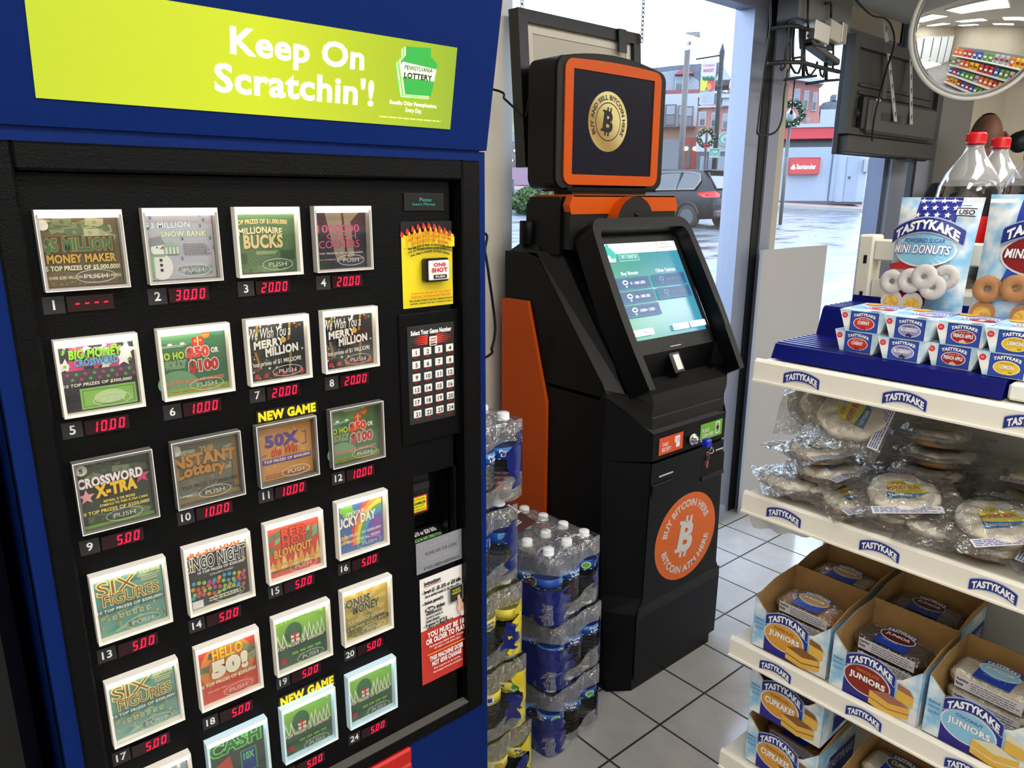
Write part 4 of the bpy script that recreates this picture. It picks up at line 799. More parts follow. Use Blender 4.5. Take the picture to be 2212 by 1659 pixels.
for k,(c,t_,on) in enumerate((((Z(282,662),Z(762,610),Z(812,770),Z(340,828)),'0 - 500 USD',1),((Z(346,852),Z(828,792),Z(878,958),Z(400,1020)),'500 - 1000 USD',1),((Z(410,1040),Z(892,978),Z(945,1140),Z(468,1216)),'1000+ USD',1),((Z(795,606),Z(1235,560),Z(1288,712),Z(850,765)),'SELL BITCOIN',0),((Z(862,792),Z(1300,735),Z(1352,888),Z(915,948)),'REDEEM VOUCHER',0))):
    q=pr_(c); d.rect(*q,NB); d.frame(q[0]+.01,q[1]+.008,q[2]-.01,q[3]-.008,.003,NL); cm=SWH if on else E_('5a86a4',.6); w_=q[2]-q[0]; h_=q[3]-q[1]
    a0=q[0]+w_*(.28 if on else .26); bm=(q[1]+q[3])/2; d.ring(a0,bm+.012,.032,.024,.011,cm); d.poly([(a0-.012,bm-.025),(a0+.012,bm-.025),(a0,bm-.044)],cm)
    d.text(t_,a0+.06,bm-.014,q[2]-w_*.16,bm+.014,cm,bold=0)
for c,t_ in (((Z(490,1388),Z(812,1338),Z(836,1425),Z(515,1478)),'SCAN CUSTOMER KEY  >'),((Z(1078,1288),Z(1295,1252),Z(1320,1335),Z(1103,1372)),'ENGLISH (US)  >'),((Z(1310,1250),Z(1520,1215),Z(1545,1295),Z(1335,1330)),'SELECT COIN  >')):
    q=pr_(c); d.rrect(*q,.012,E_('f1f4f6',.95)); w_=q[2]-q[0]; bm=(q[1]+q[3])/2; d.ring(q[0]+w_*.13,bm,.018,.016,.006,E_('2a3f66',.5)); d.text(t_,q[0]+w_*.24,bm-.010,q[2]-w_*.06,bm+.010,E_('22304a',.5),bold=.015)
g.build('touch_screen',KI)
# cap with orange band, webcam dome, neck
g=MB(); cx0,cx1=.222,.732
g.prism([(cx0,y,z) for y,z in ((.47,1.345),(.47,1.50),(.475,1.512),(.60,1.512),(.62,1.49),(.62,1.345))],(cx1-cx0,0,0),KB)
g.prism([(x,.468,z) for x,z in ((cx0+.01,1.36),(cx1-.01,1.36),(cx1-.01,1.47),(cx0+.01,1.47))],(0,-.03,0),KG)
g.build('head_cap',KI)
g=MB(); P_=[(cx0+.004,1.488),(cx0+.018,1.516),(cx1-.02,1.516),(cx1-.004,1.49),(cx1-.004,1.468),(KXC+.12,1.468),(KXC+.04,1.486),(KXC-.02,1.486),(KXC-.036,1.462),(cx0+.012,1.462)]
g.prism([(x,.463,z) for x,z in P_],(0,-.028,0),ORG); g.box(cx0+.02,cx1-.02,.435,.60,1.512,1.518,ORG); g.build('orange_band',KI)
g=MB(); cc=atY(1371,468,.40); r_=.086
hs=[(cc.x+r_*math.cos(t*PI/24),1.428+r_*math.sin(t*PI/24)) for t in range(25)]
g.prism([(x,.395,z) for x,z in hs],(0,.06,0),KG,ORG2); g.lathe([(.006,0),(.006,.006),(.001,.007)],(cc.x,.396,1.46),BLK2,12,(0,-1,0)); g.build('webcam_dome',KI)
g=MB(); g.box(.30,.64,.50,.58,1.50,1.545,DARK); g.box(.27,.68,.49,.6,1.528,1.54,KB); g.build('neck',KI)
# topper
ty=.50; tx0,tx1,tz0,tz1=.226,.722,1.533,1.925
def rr(x0,x1,z0,z1,r,arch=0,n=6):
    P=[]
    for cx,cz,t0 in ((x1-r,z1-r,0),(x0+r,z1-r,90),(x0+r,z0+r,180),(x1-r,z0+r,270)):
        for k in range(n+1):
            t=math.radians(t0+90*k/n); P.append((cx+r*math.cos(t),cz+r*math.sin(t)))
        if t0==0:
            for k in range(1,10): u=k/10; P.append((x1-r+(x0-x1+2*r)*u,z1+arch*4*u*(1-u)))
    return P
g=MB(); ou=rr(tx0,tx1,tz0,tz1-.02,.035,.022); inn=rr(tx0+.004,tx1-.004,tz0+.004,tz1-.024,.033,.022)
g.prism([(x,ty+.008,z) for x,z in ou],(0,.112,0),KB,KB); g.prism([(x,ty,z) for x,z in inn],(0,.009,0),KG,KG)
g.build('topper_housing',KI)
g=MB(); o_=atY(1197,104,ty); o2=atY(1420,402,ty); ox0,ox1,oz0,oz1=.257,.69,1.547,1.898
oo=rr(ox0,ox1,oz0,oz1,.03,.006); ii=rr(ox0+.034,ox1-.034,oz0+.03,oz1-.026,.004,.0)
g.ringprism([(x,ty-.005,z) for x,z in oo],[(x,ty-.005,z) for x,z in ii],(0,.006,0),ORG); g.build('topper_bezel',KI)
g=MB(); sx0,sx1,sz0,sz1=ox0+.033,ox1-.033,oz0+.029,oz1-.025
g.box(sx0,sx1,ty-.0015,ty+.003,sz0,sz1,mat('topper_screen','12121c',.4,spec=.12,emit=.45)); d=Dec(g,(sx0,ty-.0016,sz0),(sx1-sx0,0,0),(0,0,sz1-sz0))
GO=bpy.data.materials.new('emblem_gold'); GO.use_nodes=True; nt=GO.node_tree; b=nt.nodes['Principled BSDF']; tc=nt.nodes.new('ShaderNodeTexCoord'); wv=nt.nodes.new('ShaderNodeTexWave'); wv.bands_direction='DIAGONAL'; wv.inputs['Scale'].default_value=2.2; wv.inputs['Distortion'].default_value=1; r=nt.nodes.new('ShaderNodeValToRGB'); r.color_ramp.elements[0].color=(*lin('a8842c'),1); r.color_ramp.elements[1].color=(*lin('efd98a'),1)
nt.links.new(tc.outputs['Object'],wv.inputs['Vector']); nt.links.new(wv.outputs['Fac'],r.inputs[0]); nt.links.new(r.outputs[0],b.inputs['Emission Color']); b.inputs['Emission Strength'].default_value=.85; b.inputs['Base Color'].default_value=(.02,.02,.02,1)
cx,cz=ab(d,1313.5,263.5); rb=.295; ra=rb/d.asp; INK=E_('14121a',.2)
d.ell(cx,cz,ra,rb,GO,48); d.arc('BUY AND SELL BITCOIN HERE',cx,cz,.213,.05,213,-33,INK,bold=.04); d.ring(cx,cz,.19/d.asp,.19,.01,INK,40)
def bsym(d,cx,cz,h,m,rot=0):
    ca,sa=math.cos(rot),math.sin(rot)
    def tr(x,y): return (cx+(x*ca-y*sa)*h/d.asp,cz+(x*sa+y*ca)*h)
    def pl(P): d.poly([tr(*p) for p in P],m); d.l-=1
    v,f,bx=glyphs('B',.045); V=[d.P(*tr((x-(bx[0]+bx[2])/2)/(bx[3]-bx[1])*.78,(y-(bx[1]+bx[3])/2)/(bx[3]-bx[1])*.78)) for x,y in v]; d.mb.add(V,f,m); d.l+=1
    for x in (-.1,.07):
        for y0,y1 in ((.36,.52),(-.52,-.36)): pl([(x-.045,y0),(x+.045,y0),(x+.045,y1),(x-.045,y1)])
    for y0,y1 in ((.3,.39),(-.39,-.3)): pl([(-.36,y0),(-.1,y0),(-.1,y1),(-.36,y1)])
    d.l+=1
bsym(d,cx,cz,.27,INK,-.14)
g.build('topper_screen',KI)
# orange side panel, cylinder on the shoulder, speaker grilles
g=MB(); P_=[(.702,.30),(.702,1.19),(.688,1.195),(.578,1.196),(.486,.887),(.486,.30)]
g.prism([(KX0-.012,y,z) for y,z in P_],(.014,0,0),ORG2); g.build('orange_side_panel',KI)
g=MB(); c=atX(1141,523,.215); g.lathe([(.024,0),(.026,.003),(.026,.07),(.024,.074),(.0001,.075)],(.222,.612,1.366),KB,24); g.build('sensor_cylinder',KI)
g=MB()
for (yc,zc,ry,rz,ny,nz) in ((.50,.93+.10,.028,.085,7,17),(.385,.86,.026,.035,9,11)):
    for i in range(ny):
        for j in range(nz):
            u=(i-(ny-1)/2)/(ny/2); v=(j-(nz-1)/2)/(nz/2)
            if u*u+v*v>1: continue
            y=yc+u*ry-(v*rz*.35 if nz>12 else 0); z=zc+v*rz; q=.0026
            g.box(KX0-.0012,KX0-.0002,y-q,y+q,z-q,z+q,mat('grille_hole','010101',.9))
g.build('speaker_grille',KI)
# front: plate, stickers, slots
g=MB(); KY=.1455
P_=[(.264,.05),(.262,.275),(.286,.325),(.297,.757),(.657+.0,.757),(.668,.325),(.692,.275),(.69,.05)]
g.prism([(x,KY,z) for x,z in P_],(0,-.004,0),KB); g.box(.27,.69,KY-.0042,KY-.003,.262,.30,KG); DR=g.build('service_door',KI)
KF=KY-.004
def kst2(name,c,fn,parent=KI,Y=KF,base='101012',th=.0008):
    r=prect(c,Y-th); g=MB(); g.box(r[0],r[2],Y-th,Y,r[1],r[3],C(base)); d=face(g,r,Y-th); fn(d); return g.build(name,parent)
Q=lambda x,y:(1400+x/4.15,880+y/4.15)
def cst(d):
    OC=C('d4600a',.45); d.ell(.5,.5,.5,.5,OC,56); Lg=C('cdcbc8',.4); d.arc('BUY BITCOIN HERE',.5,.5,.345,.085,168,22,Lg,bold=.03)
    v,f,bx=glyphs('BITCOIN ATM HERE',.03); V=[]
    for x,y in v:
        t=math.radians(192+(348-192)*(x-bx[0])/(bx[2]-bx[0])); k=(y-bx[1])/(bx[3]-bx[1]); rr_=.43-.085*k; V.append(d.P(.5+rr_*math.cos(t)/d.asp,.5+rr_*math.sin(t)))
    d.mb.add(V,f,Lg); d.up(); bsym(d,.5,.5,.46,Lg,-.2)
p0=atY(1415,1170,KF); p1=atY(1543,1140,KF); cz_=(atY(1500,1062,KF).z+atY(1455,1256,KF).z)/2; rad=(p1.x-p0.x)/2; cx_=(p0.x+p1.x)/2
g=MB(); d=Dec(g,(cx_-rad,KF-.0002,cz_-rad*.93),(2*rad,0,0),(0,0,2*rad*.93)); cst(d); g.build('round_sticker',DR)
def s1(d): d.rect(0,0,1,1,C('e0521e')); d.text('TAKE',.12,.45,.38,.68,C(Wh),bold=.01); d.text('RECIEPT',.12,.15,.5,.38,C(Wh),bold=.01); d.rrect(.64,.5,.86,.86,.03,C('f2f0ee')); d.rect(.7,.2,.86,.6,C('f2f0ee')); d.rect(.72,.5,.84,.76,C('cfccc8'))
def s2(d): d.rect(0,0,1,1,C('6cae34')); d.text('PLACE',.1,.45,.4,.68,C(Wh),bold=.01); d.text('CASH HERE',.1,.15,.6,.38,C(Wh),bold=.01); d.rrect(.68,.16,.88,.9,.03,C('f2f4ee')); d.rect(.71,.22,.85,.84,C('7fb26a')); d.ell(.78,.53,.07,.14,C('1e2a22'))
kst2('receipt_sticker',(Q(103,283),Q(320,212),Q(305,362),Q(93,440)),s1,Y=.1418); kst2('cash_sticker',(Q(473,157),Q(668,98),Q(655,240),Q(463,300)),s2,Y=.1418)
g=MB(); a=atY(*Q(60,620),KF); b_=atY(*Q(318,590),KF); zz=a.z
g.box(.30,.395,KF-.004,KF,.655,.690,KB,.003); g.box(.315,.392,KF-.0045,KF-.0035,.672,.678,mat('grille_hole','010101',.9)); g.box(.332,.398,KF-.001,KF,.708,.7125,C('c4c4c2')); g.build('receipt_slot',DR)
g=MB(); g.box(.545,.665,KF-.0006,KF,.642,.715,mat('grille_hole','010101',.9)); g.box(.545,.665,KF-.004,KF,.640,.655,KG,.001); g.box(.615,.655,KF-.001,KF,.727,.7315,C('c4c4c2')); g.build('cash_slot',DR)
lk=atY(1495,948,.14); CH=mat('chrome','d2d4d8',.12,1)
g=MB(); g.lathe([(.0001,0),(.0195,0),(.0195,.007),(.016,.011),(.012,.012),(.012,.02),(.0001,.02)],(lk.x,.142,lk.z),CH,24,(0,-1,0)); g.build('lock',KI)
# bunch of keys in the lock
t=thing('key_bunch','blue headed key in the kiosk lock with red and black keys hanging','keys',(lk.x,.11,lk.z))
g=MB(); g.tube([(lk.x,.123,lk.z),(lk.x+.004,.1,lk.z-.001)],.004,CH,8); g.box(lk.x-.011,lk.x+.017,.078,.1,lk.z-.013,lk.z+.012,mat('key_blue','1c2cc0',.35),.004); g.tube([(lk.x+.02*math.cos(u*PI/6)*.5+.012,.078+.004*math.sin(u),lk.z-.022+.011*math.sin(u*PI/6)) for u in range(12)],.0012,CH,6,True); g.build('blue_key',t)
g=MB(); g.lathe([(.0001,-.002),(.011,-.002),(.011,.002),(.0001,.002)],(lk.x+.002,.082,lk.z-.043),C('141414',.4),16,(0,1,0)); g.box(lk.x,lk.x+.005,.081,.083,lk.z-.078,lk.z-.052,mat('key_brass','b49a6a',.3,.9)); g.build('black_key',t)
g=MB(); g.box(lk.x-.002,lk.x+.012,.083,.087,lk.z-.072,lk.z-.028,mat('key_red','c41c16',.4),.003); g.build('red_tag',t)
# ---------------------------------------------------------------- shrink-wrapped water packs
WATER=clear('water_bottle_clear','fafcfd',.3,.03,True,1.33); CAPW=mat('cap_white','eef0f0',.35)
FILM=clear('shrink_film','fdfdfe',.80,.11,milk=.07,bump=(42,.012)); FILMB=mat('film_blue','14206e',.3,coat=.5); FILMY=mat('film_yellow','e8d41c',.3,coat=.5); FILMN=clear('film_blue_sheer','4a62c8',.8,.2,milk=.45,milkcol='2038a0')
BH,BR=.203,.0372
def bottle_proto(lemon):
    b0=MB(); pr=[(.0001,.004),(.022,.002),(.032,0),(.0365,.008)]
    z=.012
    while z<.098: pr+=[(.037,z),(.037,z+.006),(.0345,z+.009)]; z+=.0125
    pr+=[(.037,.100),(.037,.130),(.0372,.136),(.0366,.146),(.0345,.156),(.0305,.165),(.0245,.173),(.0175,.179),(.0135,.183),(.0132,.1865)]
    b0.lathe(pr,(0,0,0),WATER,18); b=b0.build('bottle')
    m=MB(); m.lathe([(.0001,.1865),(.0158,.1865),(.0158,.189),(.0148,.1892),(.0148,.2015),(.0138,.203),(.0001,.2032)],(0,0,0),CAPW,16); c=m.build('cap'); c.parent=b
    m=MB(); lb=C('ecd84a',.35) if lemon else C('2450a8',.35); lc=C('f1e487',.35) if lemon else C('5aa0dc',.35)
    m.lathe([(.0375,.101),(.0375,.130)],(0,0,0),lb,24); rr_=.0377
    def wp(p,a,b_,h): t=-PI/2+(a-.5)*5.2; return Vc((( rr_+h)*math.cos(t),(rr_+h)*math.sin(t),.101+.029*b_))
    d=Dec(m,(0,0,0),(.19,0,0),(0,0,.029),1.2e-4,wp)
    d.poly([(.0,.45),(.5,.75),(.5,.95),(0,.95)],lc); d.rect(.0,.02,1,.08,C('f2f2ee')); 
    d.ell(.62,.5,.075,.34,C('e9f2e2'),16); d.ell(.62,.5,.06,.27,C('5cae3c' if not lemon else '4aa04a'),16)
    d.text('Pure',.3,.56,.48,.84,C('f4f6fa') if not lemon else C('2a4a9a'),bold=.04); d.text('Life',.32,.24,.46,.5,C('f4f6fa') if not lemon else C('2a4a9a'),bold=.04)
    d.rect(.76,.2,.86,.8,C('f2f2f4')); d.rect(.78,.3,.84,.7,C('3a3a5c')); d.ell(.1,.5,.06,.28,C('6fb8e8' if not lemon else 'c9a02c'),16)
    l=m.build('label'); l.parent=b
    return b
PB={0:bottle_proto(0),1:bottle_proto(1)}
for b in PB.values():
    for o in [b]+list(b.children): COL.objects.unlink(o)
def cp_bottle(kind,parent,loc,rz):
    b=PB[kind].copy(); COL.objects.link(b); b.parent=parent; b.location=loc; b.rotation_euler=(0,0,rz)
    for ch in PB[kind].children: c=ch.copy(); COL.objects.link(c); c.parent=b
    return b
def perim(w,dp,r):
    """point on the wrapped outline: s runs from the front left corner along the front (0..w), round to the right side; negative s is the left side"""
    def f(s_,off=0):
        if s_<0: return Vc((-off,-s_,0)) if -s_>r else _c(0,r,r,PI+PI/2*(1+s_/r)*1.0,off,r)
        if s_<r: return _c(r,r,0,PI+PI/2*(.5+.5*s_/r),off,r) if False else Vc((s_,-off,0))
        if s_<=w: return Vc((s_,-off,0))
        return Vc((w+off,s_-w,0))
    return f
def pack(name,label,x,y,z,lemon,rz,cells,nx=3,ny=4,group=None,top=False,patches=()):
    t=thing(name,label,'water pack',(x,y,z),group); t.rotation_euler=(0,0,rz); pt=.0755
    w,dp=nx*pt,ny*pt
    for i,j in cells: cp_bottle(lemon,t,(pt*(i+.5)+R.uniform(-.0015,.0015),pt*(j+.5)+R.uniform(-.001,.001),.001),R.uniform(-1.2,1.2) if R.random()<.8 else R.uniform(-3,3))
    WL[t.name]=(0,0,0)
    def out(s_,h):      # outline of the film, hugging the bottles
        if s_<0: return Vc((-h,-s_,0))
        if s_<=w: return Vc((s_,-h,0))
        return Vc((w+h,s_-w,0))
    def P(s_,zz,h=.002):
        wob=.0022*math.sin(2*PI*s_/pt-PI/2)*(1 if zz>.02 else .3)+.0016*math.sin(zz*90+s_*40)
        sh=0 if zz<.145 else (zz-.145)/.058; ins=.018*sh*sh
        p=out(s_,h+wob-ins)
        # round the vertical corners
        for cx,cy,sx,sy in ((0,0,1,1),(w,0,-1,1)):
            dx,dy=(p.x-cx)*sx,(p.y-cy)*sy; rr_=.026
            if dx<rr_ and dy<rr_:
                v=Vc((rr_-dx,rr_-dy)); L=v.length
                if L>rr_+.002: v*= (rr_+.002)/L; p=Vc((cx+sx*(rr_-v.x),cy+sy*(rr_-v.y),0))
        return Vc((p.x,p.y,zz))
    g=MB(); sL,sR=-dp,w+dp; n=int((sR-sL)/.0075)
    g.grid(lambda u,v:P(sL+(sR-sL)*u,.003+.05*v+.012*math.sin(u*23)*v,.003+.002*math.sin(u*90)*(1-v)),n,6,FILM,True)
    g.grid(lambda u,v:P(sL+(sR-sL)*u,.14+.05*v-.01*(1-v)*math.sin(u*31),.0025+.0015*math.sin(u*70)),n,6,FILM,True)
    if top: g.grid(lambda u,v:Vc((w*(.03+.94*u),dp*(.03+.94*v),.2045+.0012*math.sin(u*24)*math.sin(v*30)-.02*(2*abs(u-.5))**8-.02*(2*abs(v-.5))**8-.008*abs(math.sin(u*4*PI))*abs(math.sin(v*5*PI)))),36,40,FILM,True)
    g.build('shrink_film',t)
    for (mt,s0,s1,z0,z1,jl,jr,sd) in patches:
        q=random.Random(sd); m=MB(); kl=[q.uniform(-1,1) for _ in range(14)]; kr=[q.uniform(-1,1) for _ in range(14)]
        def bl(k,v): x_=v*11; i=int(x_); f=x_-i; f=f*f*(3-2*f); return k[i]*(1-f)+k[i+1]*f
        m.grid(lambda u,v:P((s0+jl*bl(kl,v))*(1-u)+(s1+jr*bl(kr,v))*u,z0+(z1-z0)*v+.006*math.sin(u*5+sd),.0045),18,14,mt,True); m.build('printed_film',t)
    return t
fr=[(i,0) for i in range(3)]; al=[(i,j) for j in range(4) for i in range(3)]; ri=fr+[(2,j) for j in range(1,4)]+[(i,1) for i in range(2)]
GB='water packs in the blue stack'; GY='water packs in the stack beside the ticket machine'
w4=3*.0755
BX,BYf=-.124,.106
pack('water_bottle_pack','bottom pack of blue printed water bottles on the floor beside the kiosk',BX,BYf,0,0,.1,ri,group=GB,patches=[(FILMB,-.13,.05,.0,.115,.0,.022,3),(FILMB,.20,w4+.14,.01,.12,.012,0,8)])
pack('water_bottle_pack','middle pack of the three pack blue water stack beside the kiosk',BX+.0,BYf+.004,.206,0,.09,ri,group=GB,patches=[(FILMB,-.13,.075,.0,.125,.0,.03,5),(FILMB,.205,w4+.14,.02,.15,.01,0,9)])
pack('water_bottle_pack','top pack of the blue water stack with white bottle caps showing',BX-.012,BYf+.006,.412,0,.1,al,group=GB,top=True,patches=[(FILMB,-.13,.07,-.0,.10,.0,.03,6),(FILMB,.19,w4+.14,.05,.15,.015,0,4)])
LX,LYf=-.468,.075
lab=('lowest lemon water pack on the floor right of the ticket machine','lemon water pack second from the floor in the taller stack','lemon water pack just below the two blue packs in the taller stack','blue printed water pack resting on the yellow lemon packs','topmost blue water pack of the five pack stack beside the ticket machine')
for k in range(5):
    lem=1 if k<3 else 0; dx=(.035,.012,-.002,-.016,.0)[k]
    pt=[(FILMY,.185,w4+.15,.0,.155,.028,0,20+k),(FILMB,.15,.195,.03,.10,.012,.012,30+k)] if lem else [(FILMB,.18,w4+.15,.03,.16,.02,0,40+k)]
    pack('water_bottle_pack',lab[k],LX+dx,LYf+(.0,.0,.0,.006,.004)[k],k*.2062,lem,(.03,.02,.03,.015,.04)[k],al if k==4 else ri,group=GY,top=(k==4),patches=pt)
t=thing('promotional_leaflet','brown and white leaflet lying on the caps of the blue water stack','leaflet',(-.1,.30,.622))
g=MB(); o=Vc((-.145,.26,.618)); U=Vc((.115,.02,.006)); V=Vc((.0,.12,.012)); g.obox(o,U,V,Vc((0,0,.0012)),C('5a3a34')); d=Dec(g,o+Vc((0,0,.0012)),U,V); d.rect(0,0,1,.55,C('4a2e2a')); d.rect(.2,.55,1,1,C('e6e2e4')); d.lines(.25,.6,.95,.95,5,C('6a5a78'),.4,3); d.rect(0,.8,.2,1,C('3a2a9a')); d.text('FREE',.2,.2,.7,.4,C('e8dcd0'),bold=.03,tilt=.3); g.build('sheet',t)
# ---------------------------------------------------------------- snack rack
RX=-.1; RY0,RY1=-.398,-1.55; SZ=(1.216,.952,.630,.356)
SK=thing('snack_rack','cream metal shelf rack with printed price strips right of the kiosk','shelf rack',(.1,-.9,0))
STR=mat('strip_cream','ece7da',.3); NAVY='20307e'
def tk_label(d,a0,b0,a1,b1,arch=.42,big=True):
    """white arched lettering on a dark blue arched tab with a pale outline"""
    w=a1-a0; h=b1-b0
    def ban(x0,x1,y0,y1,m,n=12):
        V=[];F=[]
        for k in range(n+1):
            q=k/n; x=x0+(x1-x0)*q; u=(x-a0)/w; dy=h*arch*(4*u*(1-u)-.5); V+=[d.P(x,y0+dy),d.P(x,y1+dy)]
        F=[(2*k,2*k+2,2*k+3,2*k+1) for k in range(n)]; d.mb.add(V,F,m); d.up()
    ban(a0-.02*w,a1+.02*w,b0+.16*h,b1-.16*h,C('aab6dc')); ban(a0-.005*w,a1+.005*w,b0+.10*h,b1-.10*h,C('aab6dc')); ban(a0,a1,b0+.16*h,b1-.16*h,C(NAVY)) ; ban(a0-.008*w,a1+.008*w,b0+.21*h,b1-.21*h,C(NAVY))
    d.text('TASTYKAKE',a0+.05*w,b0+.26*h,a1-.05*w,b1-.26*h,C('f6f6f4'),bold=.05,arch=arch/.48)
    return d
def slots(n,z):
    g=MB(); g.box(RX+.004,.262,RY1,RY0,z-.028,z-.003,CREAM); return g.build('shelf',SK)
stk={0:[((1690,827),(1772,830)),((1904,864),(2005,871)),((2166,910),(2290,930))],1:[((1655,1104),(1733,1120)),((1855,1176),(1947,1190)),((2092,1256),(2203,1282))],2:[((1640,1432),(1712,1452)),((1826,1528),(1909,1552)),((2041,1632),(2140,1665))],3:[]}
for k,z in enumerate(SZ):
    slots(k,z); g=MB(); hh=.039
    pr=[(RX+.004,z+.004),(RX-.001,z+.004),(RX-.005,z-.001),(RX-.006,z-.034),(RX-.010,z-.0345),(RX-.010,z-.038),(RX+.004,z-.038)]
    g.prism([(x,RY0,zz) for x,zz in pr],(0,RY1-RY0,0),STR); ps=g.build('price_strip',SK)
    for (l,r) in stk[k]:
        a=atX(*l,RX-.006); b=atX(*r,RX-.006); zc=z-.0175; wd=abs(b.y-a.y); m=MB(); d=Dec(m,(RX-.0062,a.y,zc-.0145),(0,-wd,0),(-.0004,0,.029),1.5e-4); tk_label(d,.03,.06,.97,.94,.34); m.build('brand_sticker',ps)
g=MB(); g.box(.253,.30,-.432,-.400,0,1.437,CREAM,.004)
for zz in [1.395-.075*k for k in range(16)]: g.box(.2522,.2535,-.4215,-.4145,zz-.017,zz,C('0c0c0c'))
g.build('upright_post',SK)
g=MB(); g.box(.256,.29,RY1,-.432,1.385,1.428,CREAM,.003); g.build('top_rail',SK)
g=MB(); g.box(.262,.275,RY1,-.434,.02,1.30,mat('rack_back_grey','b9b7b2',.5)); g.box(.262,.29,-.47,-.434,1.30,1.345,CREAM); g.build('back_panel',SK)
g=MB(); g.box(.28,.80,RY1,-.43,1.305,1.325,CREAM); g.build('rear_deck',SK)
g=MB(); g.box(RX+.01,.26,RY1,RY0-.02,0,.09,mat('kick_plate','8c8880',.5)); g.build('base',SK)
# blue riser tray
TB=mat('tray_blue','070f62',.3,spec=.35)
t=thing('riser_tray','glossy blue stepped plastic riser tray holding the small pie boxes','tray',(.1,-.6,SZ[0]))
g=MB(); pr=[(-.062,1.2165),(-.05,1.243)]
for k in range(8): x=-.045+.018*k; pr+=[(x,1.2435),(x+.005,1.2455),(x+.013,1.2455),(x+.018,1.2435)]
pr+=[(.103,1.244),(.12,1.294)]
for k in range(7): x=.124+.02*k; pr+=[(x,1.2975),(x+.005,1.2995),(x+.014,1.2995),(x+.02,1.2975)]
pr+=[(.270,1.305),(.292,1.325)] ; pr=[p for p in pr if p[0]<=.245]+[(.247,1.312),(.25,1.2165)]
g.prism([(x,-.405,z) for x,z in pr],(0,-.382,0),TB); g.build('steps',t)
t=thing('white_tray','plain white plastic riser tray at the right end of the upper shelf','tray',(.1,-.95,SZ[0])); MB().box(-.058,.24,-1.2,-.792,1.2165,1.243,mat('tray_white','d9dad6',.4),.004).build('tray_body',t)
# pie boxes
SKY=bpy.data.materials.new('sky_print'); SKY.use_nodes=True; nt=SKY.node_tree; b=nt.nodes['Principled BSDF']; tc=nt.nodes.new('ShaderNodeTexCoord'); n=nt.nodes.new('ShaderNodeTexNoise'); n.inputs['Scale'].default_value=26; n.inputs['Detail'].default_value=2; r=nt.nodes.new('ShaderNodeValToRGB'); r.color_ramp.elements[0].color=(*lin('8cc4e6'),1); r.color_ramp.elements[1].color=(*lin('eef3f4'),1); r.color_ramp.elements[0].position=.4; r.color_ramp.elements[1].position=.62
nt.links.new(tc.outputs['Object'],n.inputs['Vector']); nt.links.new(n.outputs['Fac'],r.inputs[0]); nt.links.new(r.outputs[0],b.inputs['Base Color']); b.inputs['Roughness'].default_value=.4
def pie(kind,col,col2,fruit):
    w0,w1,h,L=.059,.084,.0365,.118
    t=bpy.data.objects.new('pie_box',None); COL.objects.link(t); t.empty_display_size=.03; WL[t.name]=(0,0,0); t['category']='pie box'
    g=MB(); V=[(0,w0/2,0),(0,-w0/2,0),(L,-w0/2,0),(L,w0/2,0),(0,w1/2,h),(0,-w1/2,h),(L,-w1/2,h),(L,w1/2,h)]
    g.add(V,[(0,3,2,1),(4,5,6,7)],SKY); g.add(V,[(0,1,5,4),(2,3,7,6)],SKY); g.add(V,[(1,2,6,5),(3,0,4,7)],SKY)
    d=Dec(g,(0,w1/2,0),(0,-w1,0),(0,0,h),1.5e-4); d.rect(.235,.02,.80,.97,C(NAVY)); d.rect(.25,.05,.785,.94,C('2a4aa8')); d.star(.12,.74,.15,C('d8242c'),12,.82); d.lines(.09,.68,.16,.8,2,C('f2d0d0'),.4,2)
    d.ell(.52,.42,.215,.30,C('f2f2f0')); d.ell(.52,.42,.2,.275,C(col)); d.text('TASTYKAKE',.3,.72,.74,.87,C('f6f6f4'),bold=.05,out=C(NAVY),ob=.04,arch=.7); d.text('BAKED PIE',.42,.58,.62,.64,C(col2),bold=.02); wt=.165 if len(kind)>6 else .12
    d.text(kind,.52-wt,.37,.52+wt,.54,C('f6f6f4'),bold=.04,out=C('5a1c2a' if col!='9a94cc' else '4a4a8a'),ob=.02)
    for k,(a,b_) in enumerate(((.49,.2),(.55,.19),(.52,.24))): d.ell(a,b_,.03,.06,C(fruit),10)
    d.rect(.57,.22,.62,.26,C('5a8a3a')); g.build('carton',t)
    m=MB(); d=Dec(m,(0,w1/2,h),(L,0,0),(0,-w1,0),1.5e-4); d=Dec(m,(0,-w1/2,h),(L,0,0),(0,w1,0),1.5e-4); d.rect(0.02,.05,.98,.95,SKY); d.rect(.3,.1,.95,.7,C('7a86c4')); 
    for k in range(4): d.ring(.55,.42,.26-.05*k,.3-.06*k,.025,C('e9ebf4'))
    d.ell(.4,.35,.12,.22,C(col)); d.text(kind,.3,.3,.5,.42,C('f4f4f2'),bold=.03); d.ell(.82,.75,.14,.16,C('e0ab4c')); d.ell(.06,.3,.03,.12,C('d8242c')); m.build('printed_lid',t)
    return t
PF={k:pie(*k) for k in (('CHERRY','d8322c','f2b4a8','c01a24'),('BLUEBERRY','9a94cc','3a3a80','2a2a5c'),('FRENCH APPLE','a81c28','e8a8a0','e8c8a0'),('LEMON','efc22a','c08a1c','f0d84a'))}
keys=list(PF); first=set()
names=('cherry','blueberry','french apple','lemon')
